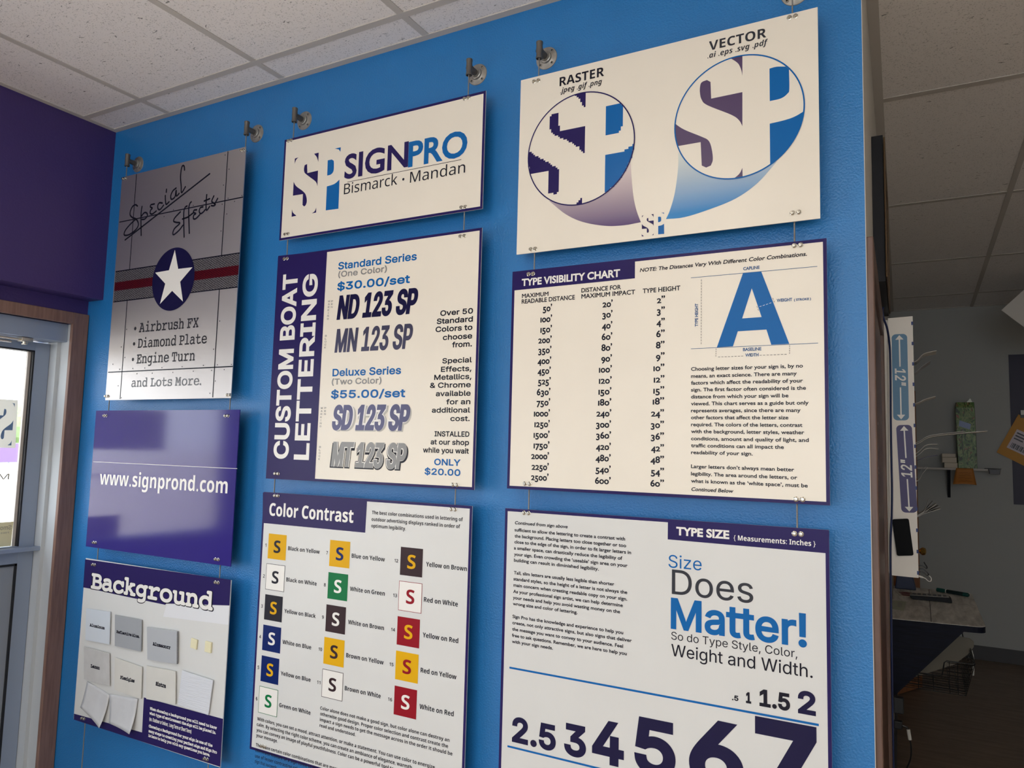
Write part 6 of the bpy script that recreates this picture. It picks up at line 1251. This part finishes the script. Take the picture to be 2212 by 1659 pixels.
# sheets poking out of the rack
pw = mat('white_paper', (206, 204, 198), 0.6); pg = mat('grey_paper', (150, 150, 152), 0.6); pp = mat('purple_paper', (58, 50, 104), 0.6)
def sheet(pts, label, m=pw, y0=1.20, wd=0.10, th=0.0012):
    pts = spline(pts, 5); a = [Vector((p_[0], y0, p_[1])) for p_ in pts]; loop = a + [p_ - Vector((0, 0, th)) for p_ in reversed(a)]
    o = MB(); n = len(a); up_, dn = a, [p_ - Vector((0, 0, th)) for p_ in a]
    vs_ = []
    for yy in (0, wd):
        vs_ += [p_ + Vector((0, yy, 0)) for p_ in up_] + [p_ + Vector((0, yy, 0)) for p_ in dn]
    fs = []
    for i in range(n - 1): fs += [(i, i + 1, 2 * n + i + 1, 2 * n + i), (n + i + 1, n + i, 3 * n + i, 3 * n + i + 1), (i + 1, i, n + i, n + i + 1), (2 * n + i, 2 * n + i + 1, 3 * n + i + 1, 3 * n + i)]
    fs += [(0, 2 * n, 3 * n, n), (2 * n - 1 - n, n + n - 1, 4 * n - 1, 3 * n - 1)]
    o.add(vs_, fs); tag(o.build('paper_sheet', m, origin=(pts[0][0], y0, pts[0][1])), label, 'paper', 'papers sticking out of the rack')
S_ = shelf_z
sheet([(-0.086, S_[10] + .003), (-0.012, S_[10] + .012), (0.02, 1.914), (0.060, 1.924)], 'uppermost sheet poking out of the rack, curling over at the tip')
sheet([(-0.086, S_[9] + .003), (-0.012, S_[9] + .045), (0.012, 1.868), (0.041, 1.890)], 'grey sheet rising steeply just below the uppermost one', pg)
sheet([(-0.086, S_[8] + .003), (-0.01, 1.738), (0.02, 1.752), (0.054, 1.762)], 'single curved sheet beside the lower end of the steel blue strip')
sheet([(-0.086, S_[6] + .003), (-0.012, 1.592), (0.03, 1.618), (0.1, 1.630), (0.205, 1.642)], 'long thin sheet reaching far out of the rack in front of the gift')
sheet([(-0.086, S_[6] + .0065), (-0.012, 1.5975), (0.03, 1.6225), (0.1, 1.6345), (0.14, 1.640)], 'second long sheet lying on the far-reaching one')
sheet([(-0.086, S_[5] + .012), (-0.012, 1.560), (0.02, 1.590), (0.055, 1.594)], 'short white sheet under the two long ones, upper of the pair', pw, 1.2)
sheet([(-0.086, S_[5] + .0075), (-0.012, 1.550), (0.02, 1.578), (0.059, 1.578)], 'short white sheet under the two long ones, lower of the pair', pw, 1.22)
sheet([(-0.086, S_[5] + .0034), (-0.012, 1.535), (0.02, 1.548), (0.055, 1.556)], 'purple sheet poking out of the rack', pp)
sheet([(-0.086, S_[4] + .0075), (-0.012, 1.475), (0.006, 1.505), (0.020, 1.517)], 'grey folded sheet pointing up at the shelf end', pg)
sheet([(-0.086, S_[4] + .003), (-0.012, 1.462), (0.008, 1.490), (0.024, 1.512)], 'white folded sheet just under the grey folded one', pw)
for k, (ex, ez, what) in enumerate(((0.024, 1.402, 'steepest'), (0.036, 1.394, 'second steepest'), (0.047, 1.386, 'middle'), (0.054, 1.378, 'second lowest'), (0.060, 1.370, 'lowest'))):
    sheet([(-0.086, S_[2] + .010 - .0016 * k), (-0.012, 1.345 - .002 * k), (0.01, 1.362 - 0.003 * k), (ex, ez)], what + ' leaflet of the small fan above the phone', (pw, pg)[k % 2], 1.19 + 0.006 * k)
# cords hanging at the rack's lower end
bk = mat('black_cord', (14, 15, 20), 0.4); wc = mat('white_cord', (214, 212, 206), 0.4)
hk = thing('hook_cords', (-0.012, 1.25, 1.13), 'tangle of short black hooked cords at the lower corner of the rack', 'cord')
for k, pts in enumerate(([(-0.013, 1.25, 1.164), (0.0, 1.25, 1.164), (0.012, 1.25, 1.156), (0.014, 1.25, 1.162), (0.008, 1.25, 1.172), (0.005, 1.25, 1.178)], [(-0.013, 1.265, 1.150), (0.002, 1.265, 1.152), (0.013, 1.265, 1.143), (0.018, 1.265, 1.134)], [(-0.013, 1.24, 1.142), (0.0, 1.24, 1.145), (0.014, 1.24, 1.134), (0.019, 1.24, 1.14)])):
    MB().tube(curve3(pts), 0.0018, 7).build('cord', bk, hk)
wcb = thing('charger_cable', (-0.012, 1.2, 1.12), 'white charger cable looping out under the rack', 'cable')
MB().tube(curve3([(0.0, 1.2, 1.130), (0.008, 1.2, 1.128), (0.016, 1.2, 1.120), (0.024, 1.2, 1.120), (0.026, 1.2, 1.130), (0.020, 1.2, 1.138)]), 0.0016, 8).build('cord', wc, wcb)
MB().tube([(-0.0118, 1.2, 1.134), (0.001, 1.2, 1.130)], 0.0035, 8).build('plug', wc, wcb)
# ------------------------------------------------------------------ wall-mounted drop desk
top_m = wood('grey_brown_plank_laminate', (176, 171, 164), (238, 234, 227), (12, 2, 9), 0.4)
navy = mat('navy_painted_wood', (14, 18, 34), 0.5, bump=0.25, bscale=10, stretch=(2, 1, 14), var=0.3, vscale=6, spec=0.15)
dk = thing('wall_desk', (-0.1, 2.9, 0.40), 'wall-hung desk with a grey plank top and navy edges', 'desk')
lp = [(XW(2.40) + 0.002, 2.398), (0.205, 2.440)]
for k in range(7): an = -PI / 2 + k * PI / 12; lp.append((0.213 + 0.045 * math.cos(an), 2.487 + 0.045 * math.sin(an)))
lp += [(0.254, 3.46)] + [(0.214 + 0.04 * math.cos(k * PI / 12), 3.46 + 0.04 * math.sin(k * PI / 12)) for k in range(1, 7)] + [(XW(3.5) + 0.002, 3.50)]
MB().prism([(x, y, 0.728) for x, y in lp], (0, 0, 0.028)).build('edge_band', navy, dk)
to = MB().prism([(x, y, 0.7562) for x, y in lp], (0, 0, 0.0018)).build('desk_top', top_m, dk)
jl = MB().add([(x, y, 0.7583) for x, y in ((0.030, 2.43), (0.0335, 2.43), (0.0335, 3.49), (0.030, 3.49))], [(0, 1, 2, 3)])
jl.add([(x, y, 0.7584) for x, y in ((-0.14, 2.84), (0.03, 2.86), (0.03, 2.863), (-0.14, 2.843))], [(0, 1, 2, 3)]); jl.add([(x, y, 0.7584) for x, y in ((0.0335, 3.02), (0.25, 3.05), (0.25, 3.053), (0.0335, 3.023))], [(0, 1, 2, 3)])
jl.build('plank_joint', 'alu_dark', to)
MB().prism([(XW(2.42) + 0.003, 2.425, 0.727), (0.168, 2.445, 0.727), (XW(2.42) + 0.003, 2.425, 0.375)], (0, 0.02, 0)).build('gusset', navy, dk)
MB().prism([(XW(3.42) + 0.003, 3.42, 0.727), (0.168, 3.42, 0.727), (XW(3.42) + 0.003, 3.42, 0.40)], (0, 0.02, 0)).build('gusset', navy, dk)
zt_ = 0.7587
mk = thing('marker_pen', (0.15, 3.36, zt_), 'fat dark green marker pen lying on the grey desk', 'marker'); gmk = mat('dark_green_plastic', (10, 70, 66), 0.35)
ma, mb_ = Vector((0.072, 3.415, zt_ + 0.0125)), Vector((0.232, 3.32, zt_ + 0.0125)); dd = (mb_ - ma)
MB().tube([ma + dd * t_ for t_ in (0, 0.02, 0.2, 0.3)], [0.008, 0.012, 0.012, 0.0095], 14).build('cap', gmk, mk, smooth=True)
MB().tube([ma + dd * t_ for t_ in (0.3, 0.32, 0.82, 0.84)], [0.0095, 0.0115, 0.0115, 0.0105], 14).build('barrel', mat('green_black_label', (16, 38, 40), 0.4), mk, smooth=True)
MB().tube([ma + dd * t_ for t_ in (0.84, 0.97, 1.0)], [0.0115, 0.0115, 0.008], 14).build('tail', gmk, mk, smooth=True)
MB().tube([ma + dd * 0.30 + Vector((0, 0, .0008)), ma + dd * 0.325 + Vector((0, 0, .0008))], 0.0122, 14).build('ring', pw, mk)
kp = thing('calculator', (0.04, 3.07, zt_), 'dark wedge-shaped calculator with pale keys lying on the desk', 'calculator')
MB().prism([(-0.066, 3.04, zt_ + 0.012), (-0.050, 3.04, zt_), (0.140, 3.05, zt_), (0.139, 3.05, zt_ + 0.014), (0.128, 3.05, zt_ + 0.027), (-0.064, 3.04, zt_ + 0.020)], (0, 0.085, 0)).build('body', mat('dark_grey_plastic', (32, 33, 38), 0.55, spec=0.2), kp, bevel=0.003)
MB().prism([(-0.066, 3.043, zt_ + 0.0205), (0.126, 3.053, zt_ + 0.0275), (0.126, 3.053, zt_ + 0.0295), (-0.066, 3.043, zt_ + 0.0225)], (0, 0.079, 0)).build('face_plate', mat('pale_grey_plastic', (158, 154, 146), 0.35), kp)
ks = mat('dark_key', (70, 70, 72), 0.5)
for i in range(7):
    for j in range(3):
        x = -0.052 + i * 0.025; z = zt_ + 0.0226 + (x + 0.066) / 0.192 * 0.007; MB().box((x, 3.058 + j * 0.02, z - .001), (x + 0.016, 3.07 + j * 0.02, z + 0.003)).build('key', ks, kp)
cardw = mat('white_card', (206, 200, 188), 0.5); redl = mat('dark_red_print', (116, 40, 50), 0.5)
c1 = thing('price_card', (-0.06, 3.2, zt_), 'white card with tall dark red lettering lying at the back of the desk', 'card')
q4 = [Vector((-0.150, 3.285, zt_)), Vector((-0.010, 3.29, zt_)), Vector((0.012, 3.165, zt_)), Vector((-0.112, 3.10, zt_))]
MB().prism(q4, (0, 0, 0.0012)).build('sheet', cardw, c1)
def onq(u, v): return q4[0] * (1 - u) * (1 - v) + q4[1] * u * (1 - v) + q4[2] * u * v + q4[3] * (1 - u) * v + Vector((0, 0, 0.0017))
t_ = MB(); set_text(t_, 0, 'inter', 'NOW', 0, 0, 0.80, 0.52, 0.05, 0, ''); l_ = MB(); l_.add([onq(0.10 + p_[2], 0.92 - p_[0]) for p_ in t_.v], t_.f); l_.build('lettering', redl, c1)
l_ = MB()
for k in range(3): l_.add([onq(0.74 + .06 * k, 0.2), onq(0.765 + .06 * k, 0.2), onq(0.765 + .06 * k, 0.8), onq(0.74 + .06 * k, 0.8)], [(0, 1, 2, 3)])
l_.build('text_line', 'gray', c1)
c2 = thing('small_card', (-0.11, 2.86, zt_), 'pale green card with grey print at the near wall end of the desk', 'card')
q5 = [Vector((XW(2.92) + .004, 2.935, zt_)), Vector((-0.082, 2.93, zt_)), Vector((-0.090, 2.64, zt_)), Vector((XW(2.66) + .004, 2.66, zt_))]
MB().prism(q5, (0, 0, 0.0012)).build('sheet', mat('pale_green_card', (176, 182, 162), 0.5), c2)
def onq2(u, v): return q5[0] * (1 - u) * (1 - v) + q5[1] * u * (1 - v) + q5[2] * u * v + q5[3] * (1 - u) * v + Vector((0, 0, 0.0017))
l_ = MB()
for k in range(4): l_.add([onq2(0.4, 0.2 + .13 * k), onq2(0.75, 0.2 + .13 * k), onq2(0.75, 0.27 + .13 * k), onq2(0.4, 0.27 + .13 * k)], [(0, 1, 2, 3)])
l_.build('text_line', 'gray', c2)
bn = MB().prism([(-0.149, 3.38, zt_), (-0.036, 3.38, zt_), (-0.054, 3.38, 0.845), (-0.139, 3.38, 0.845)], (0, 0.10, 0))
tag(bn.build('desk_bin', mat('navy_plastic', (18, 34, 70), 0.45), bevel=0.004, origin=(-0.09, 3.43, zt_)), 'navy tapered bin at the far end of the desk under the rack', 'bin')
# wire basket under the desk
bs = thing('wire_basket', (0.05, 2.8, 0.40), 'black wire basket hung under the desk holding a grey board', 'basket'); wr = mat('black_wire', (16, 16, 18), 0.4, 0.3)
bx0, bx1, by0, by1, bz0, bz1 = -0.125, 0.172, 2.52, 3.10, 0.410, 0.560
m_ = MB()
for k in range(8):
    t_ = k / 7; z = bz0 + 0.075 * t_; m_.tube([(bx0, by0, z), (bx1 + 0.035 * t_ * .5 - 0.012, by0, z), (bx1 + 0.035 * t_ * .5, by0 + 0.012, z), (bx1 + 0.035 * t_ * .5, by1, z), (bx0, by1, z), (bx0, by0, z)], 0.0017, 6)
for k in range(4):
    z = bz0 + 0.085 + 0.02 * k; e = 0.018 + 0.006 * k; m_.tube([(0.095, by0, z), (bx1 + e - .012, by0, z), (bx1 + e, by0 + .012, z), (bx1 + e, by1, z)], 0.0017, 6)
m_.build('side_wires', wr, bs)
m_ = MB()
for k in range(9): y = by0 + (by1 - by0) * k / 8; m_.tube([(bx0, y, bz0 + .075), (bx0, y, bz0), (bx1, y, bz0), (bx1 + 0.040, y, bz1 + 0.006)], 0.0017, 6)
for x in (-0.09, -0.03, 0.035): m_.tube([(x, by0, bz0 + 0.075), (x, by0, bz0), (x, by1, bz0), (x, by1, bz0 + 0.075)], 0.0018, 6)
for x in (0.105, 0.14): m_.tube([(x, by0, bz1), (x, by0, bz0), (x, by1, bz0), (x, by1, bz1)], 0.0018, 6)
m_.build('cross_wires', wr, bs)
MB().tube([(bx0, by0, bz0 + 0.077), (0.066, by0, bz0 + 0.077), (0.074, by0, bz0 + 0.085), (0.084, by0, bz1 - 0.006), (0.094, by0, bz1 + .002), (bx1 + 0.036, by0, bz1 + 0.003), (bx1 + 0.040, by0 + 0.01, bz1 + .003), (bx1 + 0.040, by1, bz1 + .003), (bx0, by1, bz1 + .003)], 0.003, 8).build('rim', wr, bs)
MB().tube([(0.06, by1, 0.725), (0.06, by1, 0.69), (0.165, by1, 0.69), (0.172, by1, 0.68), (0.19, by1, bz1 + .003)], 0.003, 8).build('hanger', wr, bs)
MB().tube([(bx0 + .02, by0, 0.725), (bx0 + .02, by0, bz0 + .077)], 0.003, 8).build('hanger', wr, bs)
for yy, zz in ((2.72, 0.46), (2.76, 0.45), (2.8, 0.44)): MB().tube([(bx1 + 0.043, yy, bz1 + 0.01), (bx1 + 0.047, yy, bz1 - 0.03), (bx1 + 0.044, yy + .02, zz)], 0.002, 6).build('zip_tie', wc, bs)
bd = [(-0.075, 0.420), (-0.040, 0.421), (0.134, 0.490), (0.20, 0.540), (0.226, 0.570), (0.228, 0.590), (0.212, 0.602), (0.16, 0.606), (0.105, 0.595)]
tag(MB().prism([(x, 2.70 + (z - .42) * 1.2, z) for x, z in bd], (0.002, 0.006, 0.003)).build('grey_board', mat('warm_grey_board', (150, 144, 132), 0.6), origin=(0.05, 2.75, 0.42)), 'warm grey rounded board leaning in the wire basket', 'board')
# outlet, adapters and a cord below the desk
ou = thing('wall_outlet', (XW(2.15), 2.15, 0.45), 'white outlet plate on the side wall under the desk', 'outlet')
m_ = MB(); wprism(m_, 2.09, 2.21, 0.28, 0.48, 0.0005, 0.006); m_.build('plate', 'tee', ou, bevel=0.002)
for z in (0.335, 0.42): m_ = MB(); wprism(m_, 2.125, 2.175, z - 0.02, z + 0.02, 0.006, 0.008); m_.build('socket', 'offwhite', ou)
a1 = MB().box((XW(2.2) + 0.0085, 2.13, 0.385), (-0.088, 2.17, 0.455)); tag(a1.build('power_adapter', mat('dark_grey_adapter', (34, 36, 40), 0.5), bevel=0.005, origin=(-0.1, 2.15, 0.385)), 'upper black block adapter plugged into the white outlet', 'adapter', 'adapters in the outlet under the desk')
a2 = thing('charging_lead', (-0.1, 2.15, 0.30), 'lower black plug with a white connector and a cord curving to the floor', 'cord')
MB().box((XW(2.2) + 0.0085, 2.135, 0.315), (-0.095, 2.165, 0.350)).build('plug', bk, a2, bevel=0.004)
MB().tube([(-0.095, 2.15, 0.332), (-0.08, 2.15, 0.328), (-0.072, 2.15, 0.318)], 0.006, 8).build('strain_relief', bk, a2)
MB().tube([(-0.072, 2.15, 0.320), (-0.066, 2.15, 0.275)], 0.0075, 12).build('connector', wc, a2)
MB().tube(curve3([(-0.066, 2.15, 0.276), (-0.062, 2.15, 0.235), (-0.068, 2.15, 0.185), (-0.09, 2.15, 0.13), (-0.115, 2.15, 0.08), (-0.118, 2.15, 0.006)]), 0.0032, 8).build('cord', bk, a2)
# the ajar brown door further in
d3 = struct(empty('door_3', (-0.158, 3.85, 0)))
dv = Vector((-0.019 + 0.160, 4.132 - 3.846, 0)); dn = Vector((-dv.y, dv.x, 0)).normalized() * 0.036; p0 = Vector((-0.158, 3.846, 0.008)); p1 = p0 + dv
MB().prism([p0, p1, p1 + dn, p0 + dn], (0, 0, 2.02)).build('door_leaf', 'door_orange', d3)
brass = mat('polished_brass', (214, 170, 90), 0.15, 1.0)
kq = p0 + dv * 0.86 + Vector((0, 0, 0.915)); ka = -dn.normalized()
MB().lathe(kq, ka, [(0.026, 0), (0.027, 0.004), (0.012, 0.008), (0.011, 0.028), (0.02, 0.034), (0.027, 0.046), (0.024, 0.058), (0.012, 0.064), (0, 0.065)], 20).build('door_knob', brass, d3, smooth=True)
# ------------------------------------------------------------------ far wall of the back room
sh = thing('wall_shelf', (0.2, 5.15, 1.3), 'narrow pale wall shelf on dark brackets at the far wall', 'shelf')
MB().box((-0.10, 5.05, 1.474), (0.462, 5.2395, 1.489)).build('board', 'tee', sh)
dkb = mat('dark_bracket', (24, 26, 34), 0.5)
for x in (0.192, -0.06): MB().prism([(x, 5.075, 1.4735), (x, 5.2395, 1.4735), (x, 5.2395, 1.25), (x, 5.225, 1.25)], (0.02, 0, 0)).build('bracket', dkb, sh)
wrap = bpy.data.materials.new('tropical_leaf_wrap'); wrap.use_nodes = True; nt = wrap.node_tree; b = nt.nodes['Principled BSDF']; b.inputs['Roughness'].default_value = 0.35; b.inputs['Specular IOR Level'].default_value = 0.3
tc = nt.nodes.new('ShaderNodeTexCoord'); mp = nt.nodes.new('ShaderNodeMapping'); mp.inputs['Scale'].default_value = (17, 17, 9); vo = nt.nodes.new('ShaderNodeTexNoise'); vo.inputs['Scale'].default_value = 1; vo.inputs['Detail'].default_value = 3; vo.inputs['Distortion'].default_value = 2.5
cr_ = nt.nodes.new('ShaderNodeValToRGB'); cr_.color_ramp.interpolation = 'CONSTANT'
for i, (p_, c) in enumerate(((0.0, (34, 52, 30)), (0.40, (92, 124, 70)), (0.50, (134, 150, 96)), (0.57, (58, 86, 44)), (0.63, (150, 78, 66)), (0.68, (168, 170, 120)))):
    e = cr_.color_ramp.elements[i] if i < 2 else cr_.color_ramp.elements.new(p_)
    e.position = p_; e.color = lin(c)
nt.links.new(tc.outputs['Object'], mp.inputs[0]); nt.links.new(mp.outputs[0], vo.inputs['Vector']); nt.links.new(vo.outputs['Fac'], cr_.inputs[0]); nt.links.new(cr_.outputs[0], b.inputs['Base Color'])
gf = thing('gift_package', (0.33, 5.13, 1.4895), 'tall package in green tropical leaf wrap standing on the wall shelf', 'package')
m_ = MB(); secs = []
for z, x0, x1, yd in ((1.4898, 0.268, 0.392, 0.05), (1.62, 0.266, 0.391, 0.052), (1.85, 0.262, 0.388, 0.05), (1.97, 0.262, 0.386, 0.046), (2.012, 0.268, 0.384, 0.035)):
    secs.append([(x0, 5.13 - yd, z), (x1, 5.13 - yd, z), (x1 + .006, 5.13, z), (x1, 5.13 + yd, z), (x0, 5.13 + yd, z), (x0 - .006, 5.13, z)])
vs_ = [p_ for s_ in secs for p_ in s_]; fs = [(i * 6 + k, i * 6 + (k + 1) % 6, (i + 1) * 6 + (k + 1) % 6, (i + 1) * 6 + k) for i in range(4) for k in range(6)] + [(5, 4, 3, 2, 1, 0), tuple(range(24, 30))]
m_.add(vs_, fs); m_.build('wrapping', wrap, gf)
MB().prism([(0.33, 5.12, 2.01), (0.378, 5.12, 2.01), (0.362, 5.12, 2.045), (0.352, 5.12, 2.03)], (0, 0.01, 0)).build('tied_top', mat('cellophane', (190, 200, 180), 0.1), gf)
MB().prism([(0.283, 5.076, 1.868), (0.36, 5.076, 1.838), (0.352, 5.076, 1.795), (0.277, 5.076, 1.822)], (0, 0.003, 0)).build('gift_tag', mat('pale_blue_tag', (150, 166, 206), 0.5), gf)
MB().tube([(0.30, 5.074, 1.80), (0.297, 5.072, 1.7), (0.302, 5.074, 1.6)], 0.003, 6).build('ribbon', mat('silver_ribbon', (200, 200, 204), 0.2, 0.6), gf)
bw = mat('white_carton', (200, 190, 174), 0.6)
for k, (x0, x1, z0, z1, y0, lab) in enumerate(((0.170, 0.262, 1.4895, 1.530, 5.06, 'lowest of three small white cartons stacked beside the gift package'), (0.156, 0.256, 1.5305, 1.572, 5.062, 'middle of three small white cartons stacked beside the gift package'), (0.155, 0.250, 1.5725, 1.602, 5.06, 'topmost of three small white cartons stacked beside the gift package'))):
    tag(MB().box((x0, y0, z0), (x1, y0 + 0.11, z1)).build('small_carton', bw, bevel=0.004, origin=((x0 + x1) / 2, y0, z0)), lab, 'box', 'cartons on the wall shelf')
kn = thing('kraft_note', (0.3, 5.04, 1.36), 'orange-brown handwritten note hanging from the shelf front', 'note'); kraft = mat('orange_kraft_paper', (176, 112, 46), 0.6)
m_ = MB(); n = 8; gv = []
for i in range(n + 1):
    for j in range(n + 1):
        u, v = i / n, j / n; x0 = 0.250 - 0.026 * v; x1 = 0.364 + 0.018 * v; gv.append((x0 + (x1 - x0) * u, 5.046 - 0.035 * v * v - 0.015 * v * math.sin(PI * u), 1.490 - 0.128 * v + 0.006 * math.sin(PI * u) * v))
m_.add(gv, [(i * (n + 1) + j, (i + 1) * (n + 1) + j, (i + 1) * (n + 1) + j + 1, i * (n + 1) + j + 1) for i in range(n) for j in range(n)]); k_o = m_.build('sheet', kraft, kn, smooth=True); k_o.modifiers.new('solid', 'SOLIDIFY').thickness = 0.0008
m_ = MB()
for r_ in range(4):
    v = 0.28 + 0.17 * r_; pts = []
    for i in range(13):
        u = 0.22 + 0.05 * i; x0 = 0.250 - 0.026 * v; x1 = 0.364 + 0.018 * v
        pts.append((x0 + (x1 - x0) * u, 5.044 - 0.035 * v * v - 0.015 * v * math.sin(PI * u) - 0.002, 1.490 - 0.128 * v + 0.006 * math.sin(PI * u) * v + random.uniform(-.004, .004)))
    m_.tube(pts, 0.0008, 4)
m_.build('handwriting', 'hole', kn)
sp_ = thing('stapler', (0.5, 5.1, 1.489), 'black stapler lying over the right end of the wall shelf', 'stapler')
MB().box((0.440, 5.07, 1.4895), (0.552, 5.10, 1.494)).build('arm', dkb, sp_, bevel=0.002); MB().prism([(0.466, 5.068, 1.4885), (0.546, 5.068, 1.4885), (0.540, 5.068, 1.448), (0.474, 5.068, 1.448)], (0, 0.034, 0)).build('base', mat('dark_stapler_body', (46, 44, 54), 0.4), sp_, bevel=0.003)
tag(MB().box((0.637, 5.2368, 1.218), (1.26, 5.2395, 2.399)).build('navy_poster', mat('navy_poster_print', (30, 26, 58), 0.5), origin=(0.95, 5.238, 1.218)), 'tall navy poster on the far wall behind the envelope', 'poster')
ev = thing('envelope', (0.74, 5.225, 1.7), 'tilted yellow envelope with a white label clipped over the navy poster', 'envelope')
MB().prism([(0.688, 5.230, 1.923), (0.535, 5.230, 1.622), (0.793, 5.230, 1.474), (0.949, 5.230, 1.78)], (0, -0.006, 0)).build('body', mat('yellow_manila_paper', (196, 140, 54), 0.6), ev)
def evp(u, v): 
    a, b_, c = Vector((0.688, 0, 1.923)), Vector((0.949, 0, 1.78)), Vector((0.535, 0, 1.622)); p_ = a + (b_ - a) * u + (c - a) * v; return (p_.x, 5.2236, p_.z)
MB().add([evp(.14, .32), evp(.7, .32), evp(.7, .80), evp(.14, .80)], [(0, 3, 2, 1)]).build('address_label', mat('lavender_white_label', (200, 190, 200), 0.5), ev)
m_ = MB()
for k in range(12): u = .2 + .03 * k; a = [evp(u, .64), evp(u + .012 + .006 * (k % 3), .64), evp(u + .012 + .006 * (k % 3), .76), evp(u, .76)]; m_.add([(p_[0], 5.2232, p_[2]) for p_ in a], [(0, 3, 2, 1)])
for k in range(3): a = [evp(.18, .38 + .07 * k), evp(.6 - .1 * k, .38 + .07 * k), evp(.6 - .1 * k, .41 + .07 * k), evp(.18, .41 + .07 * k)]; m_.add([(p_[0], 5.2232, p_[2]) for p_ in a], [(0, 3, 2, 1)])
m_.build('printed_lines', 'ink', ev)
MB().box((0.700, 5.218, 1.895), (0.735, 5.2355, 1.918)).build('binder_clip', bk, ev); MB().box((0.703, 5.216, 1.918), (0.732, 5.219, 1.955)).build('clip_tab', wc, ev)
dbd = thing('hanging_board', (0.75, 4.0, 2.29), 'pale square board hung by one corner from the ceiling', 'board')
MB().prism([(0.495, 4.0, 2.545), (0.75, 4.0, 2.290), (1.005, 4.0, 2.545), (0.75, 4.0, 2.799)], (0, 0.006, 0)).build('panel', mat('pale_grey_board', (200, 196, 190), 0.5), dbd)
MB().tube([(0.75, 4.003, 2.79), (0.75, 4.003, CEIL - 0.002)], 0.003, 6).build('hook', 'screw', dbd)
